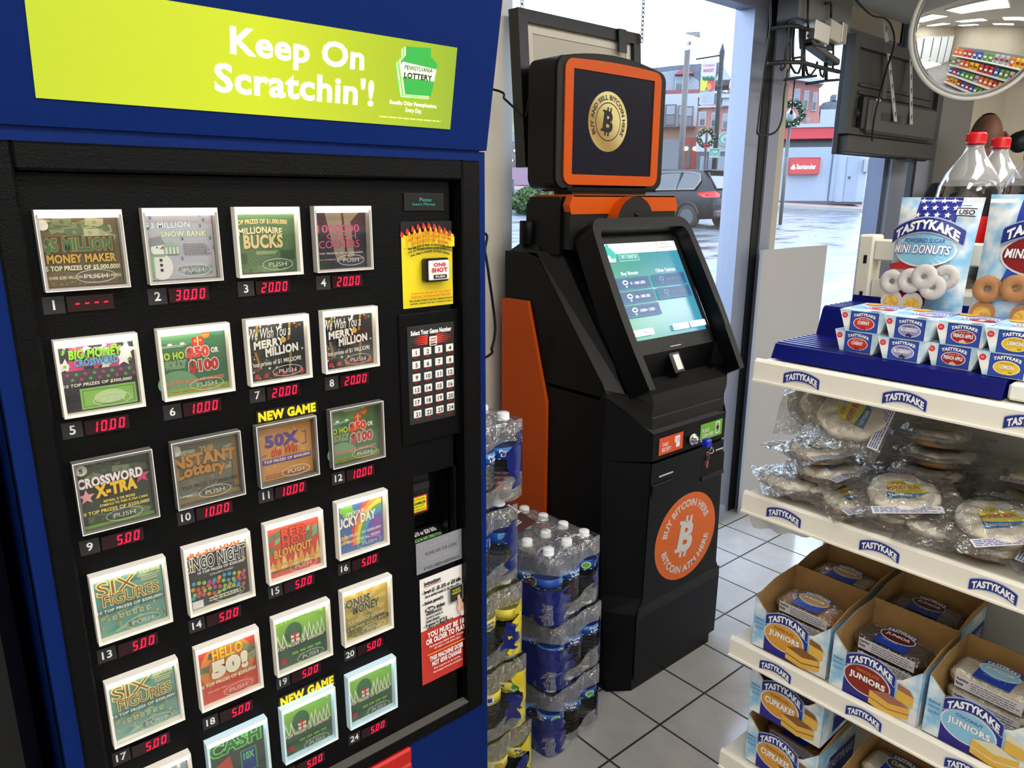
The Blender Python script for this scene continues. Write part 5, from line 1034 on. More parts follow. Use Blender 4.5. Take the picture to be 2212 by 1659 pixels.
for row,(pxs,py,zb) in enumerate((((1845,1950,2057,2180),760,1.2458),((1860,1966,2080,2200),705,1.2828))):
    for k in range(4):
        p=atX(pxs[k],py,-.035); proto=PF[keys[k]]
        if k not in first: first.add(k); o=proto
        else: o=copy_tree(proto)
        o.location=(-.035+(.006,-.004,.004,-.006)[k],p.y,zb); o.rotation_euler=(0,0,(.05,-.02,.04,.02)[k]*(1 if row else -.6))
        o['label']=('lower ' if row==0 else 'upper ')+names[k]+' pie box in the two high row on the blue tray'; o['group']='pie boxes on the blue tray'
# donut bags
def bag(name,label,x,yl,yr,zb,zt,lean,kind):
    W_=abs(yr-yl); H=zt-zb; t=thing(name,label,'donut bag',(x,(yl+yr)/2,zb),'mini donut bags')
    o=Vc((x,yl,zb)); U=Vc((0,yr-yl,0)); V=Vc((lean,0,H)); nn=U.cross(V).normalized()
    def bul(a,b): return .024*max(0,1-abs(2*a-1)**2.6)*max(0,1-abs(2*b-.94)**3.2)*(1+.12*math.sin(9*a+4*b))
    def wp(p,a,b,h):
        pin=.055*(1-abs(2*b-1)**2)  # side edges drawn in
        return p+nn*bul(a,b)+Vc((0,.0,0))+U*((.5-a)*pin*(1-.2*b))
    def back(u,v): return o+U*u+V*v-nn*bul(u,v)*.7+U*((.5-u)*.055*(1-abs(2*v-1)**2))
    g=MB(); g.grid(lambda u,v:back(1-u,v),16,20,SKY); d=Dec(g,o,U,V,7e-4,wp,0); d.rect(0,0,1,1,SKY,20,24)
    if kind=='powder':
        d.rect(.245,.70,.755,.998,C('2a2f8e')); 
        for j in range(4):
            for i in range(4): 
                a=.29+.125*i+(.06 if j%2 else 0)
                if a<.74: d.star(a,.97-.065*j,.028,C('f4f4f6'))
        d.poly([(.05,.36),(.75,.42),(.74,.47),(.3,.44),(.02,.42)],C('c4262c')); d.poly([(.28,.08),(.6,.08),(.66,.3),(.2,.28)],C('b4222a'))
        d.ell(.49,.545,.385,.145,C('f0f4f6')); d.ell(.49,.545,.37,.13,C('8cc8e4')); d.text('POWDERED SUGAR',.22,.60,.74,.637,C('2a3a8a'),bold=.01,shear=.1); d.text('MINI DONUTS',.09,.51,.82,.585,C('f6f6f8'),bold=.035,out=C('2a2f8e'),ob=.04,shear=.15)
        tk_label(d,.03,.62,.93,.79,.55); d.rect(.77,.83,.99,.90,C('1c1c28')); d.rect(.785,.84,.99,.89,C('e6e8ee')); d.text('USO',.81,.845,.98,.885,C('1c1c28'),bold=.04); d.lines(.78,.91,.98,.925,1,C('3a4a6a'),.4,2)
        d.rect(.12,.2,.8,.37,C('8d8a86')); d.lines(.2,.025,.72,.05,1,C('4a58a8'),.8,5); d.text('Made in the USA Since 1914',.32,.022,.9,.05,C('5a66a8'),bold=.02)
        dn=[(.18,.26,0),(.42,.28,0),(.72,.24,0),(.6,.32,0),(.84,.33,0)]; cut=[(.22,.1),(.48,.095)]; DC,CC=mat('powder_sugar','c3beb8',.8,bump=(300,.001,.6)),C('c8923a',.7)
    else:
        d.rect(.34,.70,.97,.998,C('2a3a9a')); d.poly([(.3,.33),(.97,.3),(.97,.52),(.36,.46)],C('2c52b4')); d.ell(.68,.545,.43,.155,C('f0f0f0')); d.ell(.68,.545,.41,.14,C('8c1c24')); d.text('MINI DONUTS',.30,.52,1.02,.59,C('f6f6f8'),bold=.035,out=C('5a1018'),ob=.04,shear=.15); tk_label(d,.24,.63,1.05,.80,.4)
        d.rect(.02,.93,.3,.96,C('f2f6f8')); d.rect(.35,.2,.95,.37,C('8a6244')); dn=[(.2,.28,0),(.5,.3,0),(.8,.28,0)]; cut=[(.2,.1),(.62,.1)]; DC,CC=mat('cinnamon_sugar','a8764a',.8,bump=(300,.001,.6)),C('c8963c',.7)
    g.build('printed_bag',t)
    for a,b_,_ in dn:
        c=d.P(a,b_); m=MB(); R1,r1=.0135,.009; T1=nn; u1=U.normalized(); v1=V.normalized()
        m.grid(lambda u,v:c+(u1*math.cos(2*PI*u)+v1*math.sin(2*PI*u))*(R1+r1*math.cos(2*PI*v))+nn*(r1*.55*math.sin(2*PI*v)-.002),20,10,DC); m.build('mini_donut',t)
    for a,b_ in cut:
        c=d.P(a,b_); m=MB(); d2=Dec(m,c-U.normalized()*.019-V.normalized()*.019,U.normalized()*.038,V.normalized()*.038,1.5e-4); d2.l=6; d2.ell(.5,.5,.5,.52,DC); d2.ell(.5,.42,.36,.36,mat('cake_crumb','c9963a',.8,noise=('e0b85a',160,.4,.6))); m.build('donut_slice',t)
    g=MB(); m=clear('bag_window','ffffff',.85,.06); d.l=14; d.mb=g; d.rect(.12,.2,.82,.37,m); g.build('clear_window',t)
    return t
a=atX(1945,430,.17); b_=atX(2135,430,.17)
bag('donut_bag','powdered sugar mini donut bag with stars standing on the blue tray',.135,-.512,-.652,1.30,1.512,.03,'powder')
bag('donut_bag','cinnamon mini donut bag with dark red oval cut off by the picture edge',.095,-.672,-.815,1.30,1.517,.03,'cin')
# cola bottles
COLA=mat('cola','0a0403',.05,spec=.6); CB=clear('cola_bottle_clear','f8fafa',.86,.03,milk=.02); CBF=clear('cola_bottle_misted','f4f6f6',.84,.06,milk=.30,milkcol='d8d8d6')
def cola(x,y,lbl):
    t=thing('cola_bottle',lbl,'cola bottle',(x,y,1.325),'cola bottles'); s_=1.0
    pr=[(.0001,.002),(.05,0),(.058,.01),(.06,.06),(.057,.11),(.06,.16),(.061,.185),(.058,.21),(.048,.235),(.034,.256),(.022,.274),(.0165,.288),(.0155,.294)]
    g=MB(); g.lathe(pr,(x,y,1.325),CB,32,mats=[CBF if h>=.205 else CB for r,h in pr[:-1]]); g.lathe([(.0155,.291),(.019,.292),(.0155,.294)],(x,y,1.325),CB,24); g.build('bottle',t)
    g=MB(); q=[(r*.965,h+.001) for r,h in pr if h<.222]; q+=[(.0515,.224),(.0001,.224)]; g.lathe(q,(x,y,1.325),COLA,32); g.build('cola_drink',t)
    g=MB(); g.lathe([(.0601,.07),(.0598,.11),(.0608,.15)],(x,y,1.325),C('c01a1e',.35),32); g.build('label',t)
    g=MB(); ca=mat('cap_red','c8161c',.35); rr_=.0182; n=40
    g.lathe([(.0001,.319),(.015,.319),(.0178,.3165),(rr_,.299),(rr_+.0003,.2985),(rr_+.0003,.295),(.0160,.2945)][::-1],(x,y,1.325),ca,32)
    for k in range(40): th=2*PI*k/40; g.box(x+rr_*math.cos(th)-.0005,x+rr_*math.cos(th)+.0005,y+rr_*math.sin(th)-.0005,y+rr_*math.sin(th)+.0005,1.325+.300,1.325+.315,ca)
    g.build('cap',t)
cola(.463,-.523,'cola bottle with red cap behind the powdered sugar donut bag, left of three'); cola(.64,-.515,'cola bottle standing farther back between two others'); cola(.45,-.650,'cola bottle behind the cinnamon donut bag at the picture edge')
# honey bun packs
ICE=mat('bun_icing','e6dece',.45,bump=(120,.0016,.5),noise=('d6c8ae',38,.45,.75)); DOUGH=mat('bun_dough','b58a5c',.7); BF=clear('bun_film','fbfbfb',.80,.06,milk=.03,bump=(55,.010))
def bun_proto(seed,labelled=True):
    q=random.Random(seed); t=bpy.data.objects.new('honey_bun_pack',None); COL.objects.link(t); t.empty_display_size=.03; WL[t.name]=(0,0,0); t['category']='honey bun'
    g=MB(); g.lathe([(.0001,0),(.05,.0),(.056,.006),(.0565,.011)],(0,0,.003),DOUGH,28); pr=[(.0565,.011),(.0575,.016),(.055,.022),(.048,.0255),(.03,.0262),(.0001,.0255)]
    g.lathe(pr,(0,0,.003),ICE,36); n=len(g.v)
    for i in range(n):
        x,y,z=g.v[i]; th=math.atan2(y,x); k=1+.05*math.sin(3*th+seed)+.02*math.sin(7*th); g.v[i]=(x*k,y*k,z+(.0016*math.sin(th*9+z*200) if z>.015 else 0))
    g.build('bun',t)
    ph=[q.uniform(0,6) for _ in range(8)]
    def film(sg):
        def f(u,v):
            x=(u-.5)*.172; y=(v-.5)*.135; r=math.hypot(x/.064,y/.062); h=max(0,1-r**3)
            zz=.0165+sg*(.0165*min(1,h*1.6))+.003*math.sin(u*31+ph[0]+3*math.sin(v*9+ph[1]))*(.3+min(1,abs(2*u-1)**2*2))+.002*math.sin(v*38+u*11+ph[2])
            if abs(2*u-1)>.82: zz=.0165+.0025*math.sin(v*70)+.006*math.sin(v*5+ph[3])+sg*.0008
            if abs(2*v-1)>.9: zz=.0165+.004*math.sin(u*9+ph[4])+sg*.0006
            return Vc((x+.002*math.sin(v*60)*(abs(2*u-1)>.9),y,max(.0006,zz)))
        return f
    g=MB(); g.grid(film(1),30,24,BF); g.grid(lambda u,v:film(-1)(1-u,v),16,14,BF); g.build('wrapper',t)
    g=MB(); d=Dec(g,(-.036,-.03,.0308),(.072,0,0),(0,.06,0),1.5e-4)
    if labelled:
        YL=C('ead82a',.3); d.poly([(.1,.1),(.95,.2),(.9,.75),(.6,.98),(.2,.8)],YL); d.poly([(.05,.0),(.62,.0),(.95,.2),(.5,.22),(.1,.3)],C('1e78b8',.3)); d.text('TASTYKAKE',.12,.06,.62,.17,C(Wh),bold=.04,tilt=-.3); d.text('HONEY BUN',.15,.4,.85,.58,C('b0342c'),bold=.04,out=C('f2ecc8'),ob=.03); d.text('ICED',.3,.68,.6,.8,C('8a6a1c'),bold=.03); d.rect(.6,.72,.92,.95,C('eef0f4',.3))
        for k in range(9): d.rect(.63+.03*k,.74,.643+.03*k,.93,C('2c3a8a')); d.l-=1
    d.l=9
    d2=Dec(g,(-.062,-.064,.0225),(.11,0,0),(0,.018,.002),1.5e-4); d2.rect(0,0,1,1,C('e2e2e6',.35)); d2.lines(.03,.1,.97,.9,4,C('4a50a0'),.45,seed)
    g.build('label',t)
    return t
BP=[bun_proto(1),bun_proto(5),bun_proto(9)]; used=set()
def bun(k,x,y,z,rx=0,ry=0,rz=0,label=''):
    pr=BP[k%3]
    o=pr if (k%3) not in used else copy_tree(pr); used.add(k%3)
    o.location=(x,y,z); o.rotation_mode='ZYX'; o.rotation_euler=(rx,ry,rz); o['label']=label; o['group']='honey bun packs on the second shelf'; return o
zS=SZ[1]; th=.0375
nm=('bottom','second','third','fourth','fifth')
for k in range(3): bun(k,-.005+.012*(k%2),-.505+.012*((k*7)%3-1),zS+.001+th*k,R.uniform(-.05,.05),R.uniform(-.06,.06),R.uniform(-.5,.3),'honey bun pack %s from the shelf in the leftmost pile'%nm[k])
bun(1,.045,-.455,zS+.158,.12,-.6,.35,'tilted honey bun pack leaning left on top of the leftmost pile'); bun(2,.03,-.497,zS+.163,.2,-.62,.2,'tilted honey bun pack in the middle on top of the leftmost pile'); bun(0,.005,-.54,zS+.160,.3,-.62,.25,'tilted honey bun pack with yellow and blue label facing out on the leftmost pile')
for a_ in ((1,-.03,-.455,.0,.05,.7,'honey bun pack hanging over the left front edge of the shelf'),(2,-.018,-.567,.0,-.08,-.4,'flat honey bun pack between the leftmost pile and the front middle one'),(0,-.018,-.722,.0,-.06,.3,'flat honey bun pack between the front middle and front right ones'),(1,.06,-.585,.02,-.2,.2,'honey bun pack tilted behind the gap left of the front middle one')): bun(a_[0],a_[1],a_[2],zS+.002+(.012 if a_[4]<-.1 else .004),a_[3],a_[4],a_[5],a_[6])
for k in range(4): bun(k+1,.14,-.65+.01*(k%2),zS+.001+th*k,R.uniform(-.04,.04),R.uniform(-.04,.04),R.uniform(-.3,.3)-1.5,'honey bun pack %s from the shelf in the back middle pile'%nm[k])
bun(0,-.015,-.645,zS+.002,-.02,.02,.3,'flat honey bun pack under the front middle one'); bun(2,-.022,-.655,zS+.042,.05,-.22,-.9,'honey bun pack with upside down label at the front middle of the shelf')
bun(1,-.015,-.79,zS+.002,.03,.02,.1,'lower honey bun pack at the front right of the second shelf'); bun(0,-.022,-.80,zS+.04,.03,-.22,-.8,'honey bun pack with yellow label at the front right of the second shelf')
for k in range(3): bun(k,.14,-.82,zS+.001+th*k,0,R.uniform(-.04,.04),R.uniform(-.3,.3)-1.4,'honey bun pack %s from the shelf in the back right pile'%nm[k])
bun(2,.0,-.93,zS+.002,0,0,.2,'lower honey bun pack beyond the front right one'); bun(1,-.01,-.93,zS+.04,.04,-.2,-.9,'honey bun pack at the right picture edge of the second shelf')
t=thing('paper_sheet','crumpled white paper hanging under the left end of the second shelf','paper',(-.02,-.45,.91))
g=MB(); g.grid(lambda u,v:Vc((-.094+.03*v+.004*math.sin(u*9),-.402-.125*u,.914-(.046-.022*u+.003*math.sin(u*17))*v)),16,8,mat('paper','eceef2',.7)); g.build('sheet',t)
# display cartons with wrapped cakes
BRN=mat('carton_brown','b48e5a',.75,noise=('a67f4c',18,.35,.65)); EDGE=mat('carton_edge','c2c0b4',.7)
CW,CDp=.154,.158
def carton(kind,flav,col,w=CW,dp=CDp,hf=.107,hb=.121):
    """local: front face at x=0 facing -x, left end at y=0, running to -y"""
    t=bpy.data.objects.new('display_carton',None); COL.objects.link(t); t.empty_display_size=.03; WL[t.name]=(0,0,0); t['category']='carton'
    th_=.0016; g=MB(); g.box(0,dp,-w,0,0,th_,BRN)
    fr_=[(0,0),(0,hf),(.004,hf)]; 
    fp_=[(0,0),(w,0),(w,hf),(w*.985,hf)]+[(w*.8,.078),(w*.74,.074)]+[(w*(.17+.57*u),.082+.012*math.sin(PI*(1-u))*1.0-.004*u) for u in (1,.8,.6,.4,.2,0)]+[(w*.16,.084),(w*.02,hf),(0,hf)]
    g.prism([(0,-y,z) for y,z in fp_],(th_,0,0),BRN)
    def wavy(y): 
        P=[(0,0),(dp,0)]; n=26
        for k in range(n+1):
            u=1-k/n; P.append((dp*u,hf+(hb-hf)*min(1,u*2.2)+.0012*(k%2)))
        return P
    for y in (0,-w+th_): g.prism([(x,y,z) for x,z in wavy(y)],(0,-th_,0),BRN)
    P=[(0,0),(w,0)]+[(w*(1-k/28),hb+.0012*(k%2)) for k in range(29)]; g.prism([(dp-th_,-y,z) for y,z in P],(th_,0,0),BRN)
    g.build('cardboard_tray',t)
    m=MB(); d=Dec(m,(-.0002,0,0),(0,-w,0),(0,0,hf),1.5e-4)
    d.poly([(0,0),(.17,0),(.17,.76),(.155,.78),(.02,.995),(0,.995)],SKY); d.poly([(.74,0),(1,0),(1,.995),(.985,.995),(.8,.725),(.74,.69)],SKY); d.rect(.17,0,.74,.66,C('22409a')); d.poly([(.17,.6),(.74,.6),(.74,.72),(.62,.79),(.45,.84),(.3,.83),(.17,.77)],C('22409a')); d.rect(.17,.0,.74,.3,C('2f2a86')); d.poly([(.74,0),(1,0),(1,.3),(.9,.2),(.74,.12)],C('dfe0e0'))
    for k,tx in enumerate(('Baked','Deliciously','Since 1914')): d.text(tx,.03,.56-.09*k,.14,.61-.09*k,C('4a5a7a'),bold=.0)
    d.ell(.43,.41,.27,.27,C('e6e6ea')); d.ell(.43,.41,.255,.25,C(col)); d.text(flav,.30,.53,.56,.585,C('7a4a1c' if col!='8a2c1e' else 'e08a3a') if col!='8cc4e2' else C('2a3a8a'),bold=.02,tilt=-.3); d.text(kind,.23,.35,.64,.49,C('f6f6f4'),bold=.045,out=C('7a4a24' if col!='8cc4e2' else '2a5a8a'),ob=.025,tilt=-.15); tk_label(d,.18,.58,.73,.86,.5)
    YC,BC,TC=C('e2b44a',.6),C('c8863a',.6),C({'d99a3c':'8a5a2c','8a2c1e':'a86a54','8cc4e2':'ded7bb'}.get(col,'8a5a2c'),.6)
    d.poly([(.48,.06),(.7,.0),(.92,.1),(.92,.3),(.70,.22),(.48,.3)],YC); d.poly([(.48,.3),(.70,.22),(.92,.3),(.68,.40)],TC); d.poly([(.48,.16),(.7,.1),(.92,.18),(.92,.2),(.7,.12),(.48,.18)],TC); d.poly([(.77,.36),(.95,.34),(.95,.52),(.77,.55)],YC); d.poly([(.77,.55),(.95,.52),(.9,.62),(.77,.66)],TC)
    m.build('front_print',t)
    for y,s_ in ((.0003,1),(-w-.0003,-1)):
        m=MB(); o=Vc((0 if s_<0 else dp,y,0)); d=Dec(m,o,(dp*(1 if s_<0 else -1),0,0),(0,0,hf),1.2e-4); d.rect(0,0,1,1,SKY); d.rect(.3,.1,1,.7,C('22307e')); d.text('TASTYKAKE',.3,.4,.95,.6,C('c8cede'),bold=.04); m.build('side_print',t)
    return t
CAKE={'k':mat('koffee_cake','9c6a34',.7,bump=(160,.003,.8),noise=('b98a4c',60,.4,.6)),'c':mat('chocolate_cake','2c1812',.5,bump=(60,.001,.4)),'w':mat('coconut_cake','e0d8c6',.7,bump=(220,.003,.9),noise=('c9bca0',60,.4,.7))}
CF=clear('cake_film','fbfbfb',.82,.06,milk=.02,bump=(60,.008))
def cake(kind,word,oval):
    t=bpy.data.objects.new('wrapped_cake',None); COL.objects.link(t); t.empty_display_size=.03; WL[t.name]=(0,0,0); t['category']='wrapped cake'
    L,D,H=.126,.062,(.0285 if kind=='w' else .023)
    g=MB(); g.obox(Vc((-D/2,L/2,0.002)),Vc((0,-L,0)),Vc((D,0,0)),Vc((0,0,H)),CAKE[kind],.009); g.build('cake',t)
    g=MB(); 
    def f(u,v):
        a=2*PI*v; k=1 if abs(2*u-1)<.8 else max(.12,1-(abs(2*u-1)-.8)/.2)
        sx=math.copysign(abs(math.cos(a))**.45,math.cos(a)); sz=math.copysign(abs(math.sin(a))**.45,math.sin(a))
        return Vc((sx*(D/2+.003)*(.55+.45*k),L*.545*(1-2*u)+.0,H/2+.003+sz*(H/2+.003)*k+.0012*math.sin(u*70+v*9)))
    g.grid(f,26,20,CF); g.build('wrapper',t)
    g=MB(); d=Dec(g,(-D/2-.001,.028,H+.0065),(0,-.056,0),(D+.002,0,.0),1.6e-4); d.rect(0,0,1,1,C('1c3a9c',.3)); d.ell(.5,.63,.55,.3,C('d8dae0',.3)); d.ell(.5,.63,.52,.26,C(oval,.3)); d.text('TASTYKAKE',.05,.8,.95,.97,C('e4e4ea'),bold=.04,out=C('1a2a7a'),ob=.03,arch=.5); d.text(word,.12,.55,.88,.72,C('f2efe8'),bold=.03,out=C('3a2a2a'),ob=.02); d.lines(.2,.22,.8,.32,1,C('7a94d8'),.4,2)
    d2=Dec(g,(-D/2-.0042,L*.40,.004),(0,-L*.8,0),(.0015,0,.021),1.6e-4); d2.rect(0,0,1,1,C('e6e4e6',.35)); d2.text('Nutrition',.02,.62,.2,.88,C('1c2050'),bold=.05); d2.text('Facts',.02,.25,.13,.5,C('1c2050'),bold=.05); d2.lines(.24,.1,.97,.9,4,C('3a3a50'),.3,7)
    g.build('label',t); return t
CT={'k':carton('JUNIORS','KOFFEE KAKE','d99a3c'),'c':carton('JUNIORS','CHOCOLATE','8a2c1e'),'w':carton('JUNIORS','COCONUT','8cc4e2'),'u':carton('CUPKAKES','KOFFEE KAKE','d99a3c')}
KP={'k':cake('k','JUNIOR','c0903c'),'c':cake('c','JUNIOR','5a1c16'),'w':cake('w','JUNIOR','8cc4e2'),'u':cake('k','CUPKAKE','3a3a6a'),'v':cake('w','CUPKAKE','4a4a4a')}
usedc=set()
def put(store,key,loc,rot,label,group):
    p=store[key]; k=(id(store),key); o=p if k not in usedc else copy_tree(p); usedc.add(k)
    o.location=loc; o.rotation_euler=rot; o['label']=label; o['group']=group; return o
GC,GK='display cartons on the lower shelves','wrapped cakes in the cartons'
z3=SZ[2]+.0005; cx=RX+.013
def load(key,ck,x,y,z,rot,lc,lk,n=2,dz=.0):
    put(CT,key,(x,y,z),(0,0,rot),lc,GC)
    sp_=.034 if ck in 'wv' else .0305
    for j in range(n):
        put(KP,ck,(x+.083+(.006 if j else -.006),y-CW/2+(.004 if j else 0),z+.0025+dz+j*sp_),(0,(-.05 if j==n-1 else .0),rot+(-.03 if j else .02)),lk%(('lower','upper') if n==2 else ('lowest','middle','topmost'))[j],GK)
load('k','k',cx,-.436,z3,.02,'koffee kake carton at the left front of the third shelf','%s koffee kake in the left front carton',3)
load('c','c',cx-.004,-.600,z3,-.01,'chocolate carton with dark red oval in the middle of the third shelf','%s chocolate cake in the middle front carton',3)
load('w','w',cx+.001,-.762,z3,-.02,'coconut carton with pale blue oval at the right front of the third shelf','%s white coconut cake in the right front carton',3)
load('k','k',cx+.163,-.425,z3,.0,'koffee kake carton in the back row behind the front left one','%s koffee kake in the back left carton',3)
load('c','c',cx+.160,-.592,z3,.0,'chocolate carton in the back row behind the front middle one','%s chocolate cake in the back middle carton',3)
z4=SZ[3]+.0005
load('u','u',cx+.004,-.443,z4,.0,'lower koffee cupkakes carton on the bottom visible shelf','%s cupkake pack in the lower left carton',2,-.0005)
load('u','u',cx+.003,-.441,z4+.1225,.015,'upper koffee cupkakes carton stacked on another under the third shelf','%s cupkake pack in the upper left carton',2)
load('w','v',cx+.006,-.640,z4,-.03,'pale blue carton of iced cupkakes at the bottom picture edge','%s iced cupkake pack at the bottom edge',2,.03)
# ---------------------------------------------------------------- things hanging at the windows, mirror, cords
PBK=mat('poster_frame_black','141417',.4); PCR=mat('poster_back_cream','c9c2b2',.7); CHN=mat('chain_steel','8a8e94',.3,.9)
t=thing('hanging_sign_frame','black framed sign seen from behind, hanging on chains above the kiosk','sign',(.53,.69,1.6))
a=Vc((.245,.704,2.060)); b=Vc((.806,.704,2.060)); c=Vc((.245,.664,1.600)); U=b-a; V=c-a; nn=Vc((0,-1,0))
g=MB(); fw_=.036
def pq(u,v): return a+U*u+V*v
ou=[pq(0,0),pq(0,1),pq(1,1),pq(1,0)]; fu,fv=fw_/U.length,fw_/V.length; iu=[pq(fu,fv),pq(fu,1-fv),pq(1-fu,1-fv),pq(1-fu,fv)]
g.ringprism([p-Vc((0,.012,0)) for p in ou],[p-Vc((0,.012,0)) for p in iu],(0,.045,0),PBK); g.build('frame',t)
g=MB(); g.obox(pq(fu,fv)+Vc((0,.004,0)),U*(1-2*fu),V*(1-2*fv),Vc((0,.012,0)),PCR); g.build('back_board',t)
g=MB(); o2=[pq(fu+.02,fv+.02),pq(fu+.02,1-fv-.02),pq(1-fu-.02,1-fv-.02),pq(1-fu-.02,fv+.02)]; i2=[pq(fu+.05,fv+.06),pq(fu+.05,1-fv-.06),pq(1-fu-.05,1-fv-.06),pq(1-fu-.05,fv+.06)]
g.ringprism([p-Vc((0,.0,0)) for p in o2],[p for p in i2],(0,.006,0),mat('back_rail','dcd6c6',.6)); g.build('back_rail',t)
g=MB(); g.obox(pq(.78,.0)-Vc((0,.022,0)),U*.07,V*.16,Vc((0,.008,0)),PBK); g.build('bracket',t)
def chain(x,y,z0,z1):
    g=MB(); k=0; z=z0
    while z<z1:
        s_=.005; P=[((x+(s_*math.cos(q*PI/5) if k%2 else 0)),y+(0 if k%2 else s_*math.cos(q*PI/5)),z+.0085*math.sin(q*PI/5)+.007) for q in range(10)]
        g.tube(P,.0020,CHN,5,True); z+=.0135; k+=1
    g.build('chain',t)
chain(.268,.70,2.045,2.29); chain(.80,.68,2.03,2.29)
BC_=mat('cord_black','0b0b0c',.45)
def smooth(P,n=6):
    P=[Vc(p) for p in P]; o=[]
    for i in range(len(P)-1):
        p0=P[max(0,i-1)];p1=P[i];p2=P[i+1];p3=P[min(len(P)-1,i+2)]
        for k in range(n):
            s_=k/n; o.append(.5*((2*p1)+(p2-p0)*s_+(2*p0-5*p1+4*p2-p3)*s_*s_+(3*p1-p0-3*p2+p3)*s_**3))
    return o+[P[-1]]
def cord(label,P,r=.004):
    g=MB(); g.tube(smooth(P),r,BC_,8); return tag(g.build('power_cord'),label,'cord')
cord('black power cord looping out beside the right edge of the ticket machine',[(-.50,.30,1.40)]+[atY(x,y,.62+.0*k) for k,(x,y) in enumerate(((1037,500),(1048,545),(1058,610),(1068,685),(1069,720),(1062,752),(1046,774)))]+[(-.47,.35,1.02)],.0042)
cord('black cord from the ticket machine to the hanging sign frame',[(-.44,.52,1.80),atY(1060,192,.66),atY(1090,214,.67),atY(1112,234,.665),atY(1135,252,.655),(.262,.66,1.80)],.0035)
cord('long black cord hanging down beside the window post',[atY(1664,-30,.66),atY(1664,60,.66),atY(1656,110,.66),atY(1646,190,.67),atY(1638,260,.68),atY(1637,289,.68),atY(1660,291,.67),atY(1678,282,.66),atY(1689,255,.65),atY(1694,200,.645),atY(1702,150,.64)],.0045)
# neon sign seen from behind
NE=mat('neon_black','0d0d0f',.45); NG=mat('neon_grey_box','5b5a58',.5); SIL=mat('transformer_silver','a9a59a',.35,.7); TUB=clear('neon_tube_off','e8ecec',.55,.06,milk=.3)
yn=.60; N_=lambda x,y,Y=yn: atY(1640+x/5.186,y/5.186,Y)
t=thing('neon_sign','unlit neon sign with wiring, seen from behind against the window','neon sign',tuple(N_(500,500)))
def bars(name,P,r,m=NE): g=MB(); g.tube([N_(*p) for p in P],r,m,6); return g.build(name,t)
bars('support_bar',[(105,712),(300,695),(480,700),(700,760),(900,805)],.009); bars('support_bar',[(130,318),(330,290),(450,300)],.009); bars('support_bar',[(450,305),(700,370),(930,445)],.008)
bars('support_bar',[(280,893),(460,868),(640,850)],.006); bars('support_bar',[(530,938),(750,905),(885,895)],.006); bars('support_bar',[(495,480),(495,860)],.008); bars('support_bar',[(750,700),(750,905)],.008)
for P in ([(315,245),(300,450),(285,690),(245,720),(240,770),(255,785),(285,755),(305,690),(325,300),(320,240),(350,232),(390,255),(385,270)],[(360,300),(345,500),(345,690),(355,740),(400,815),(440,820),(470,740),(480,600),(470,300)],[(390,310),(380,500),(378,690),(400,650),(460,640),(500,650)],[(500,300),(510,690),(540,830),(580,840),(640,760),(650,690)],[(640,520),(650,330),(670,318),(710,330),(715,360),(690,420),(670,520)],[(680,780),(690,840),(715,865),(730,800),(735,700)],[(720,360),(760,400),(770,450),(765,540),(700,520)],[(800,390),(830,500),(830,600),(825,770)],[(545,400),(600,395),(600,375)],[(595,425),(680,415)]): bars('neon_tube',P,.0052)
for P in ([(370,320),(350,420),(330,510),(385,490),(405,340)],[(470,300),(530,330),(520,480),(510,560),(480,540),(470,400)],[(705,390),(690,480),(665,525),(720,530),(740,440)],[(785,380),(825,480),(830,570),(780,560),(770,460)]):
    g=MB(); g.prism([N_(*p) for p in P],(0,.012,0),NE); g.build('tube_boot',t)
g=MB(); p=N_(520,520); q=N_(835,700); g.obox(p-Vc((0,.03,0)),Vc((q.x-p.x,0,-.05)),Vc((0,.05,0)),Vc((0,0,q.z-p.z+.06)),mat('ballast_grey','3c3b3a',.45),.004); g.obox(p-Vc((0,.034,0)),Vc((.09,0,0)),Vc((0,.058,0)),Vc((0,0,q.z-p.z+.05)),NE,.004); g.build('ballast',t)
g=MB(); P=N_(565,225); g.obox(P-Vc((0,.03,0)),Vc((.125,0,-.01)),Vc((0,.06,0)),Vc((0,0,-.075)),SIL,.003); P=N_(740,222); g.obox(P-Vc((0,.03,0)),Vc((.095,0,-.012)),Vc((0,.06,0)),Vc((0,0,-.075)),mat('transformer_label','b7b0a0',.5),.003); P=N_(870,255); g.obox(P-Vc((0,.03,0)),Vc((.045,0,-.005)),Vc((0,.06,0)),Vc((0,0,-.08)),SIL,.003); g.build('transformer',t)
bars('wire',[(350,740),(325,800),(310,900),(290,960)],.002); bars('wire',[(400,900),(385,1050),(362,1260)],.002); 
for P in ([(548,-60),(545,200),(548,310)],[(742,35),(800,30),(808,60),(805,200)]): g=MB(); g.tube([N_(*p,.585) for p in P],.005,NE,6); g.build('wire',t)
t2=thing('light_box','grey metal box hanging from the soffit above the neon sign','light box',tuple(N_(640,80,.62)))
g=MB(); p=N_(362,-60,.64); q=N_(940,190,.64); g.box(p.x,q.x,.60,.70,2.222,2.412,NG,.004); g.build('housing',t2); g=MB(); g.box(p.x+.005,q.x-.005,.61,.69,2.218,2.2235,mat('box_edge_dark','2a2a2a',.5)); g.build('bottom_plate',t2)
t=thing('pull_cord','thin cord with a small bead hanging below the neon sign','cord',tuple(N_(362,1260,.66))); g=MB(); g.tube([N_(395,880,.66),N_(362,1250,.66)],.0018,BC_,6); g.build('string',t); g=MB(); p=N_(361,1258,.66); g.ell(p,.007,.007,.009,BC_,8,6); g.build('bead',t)
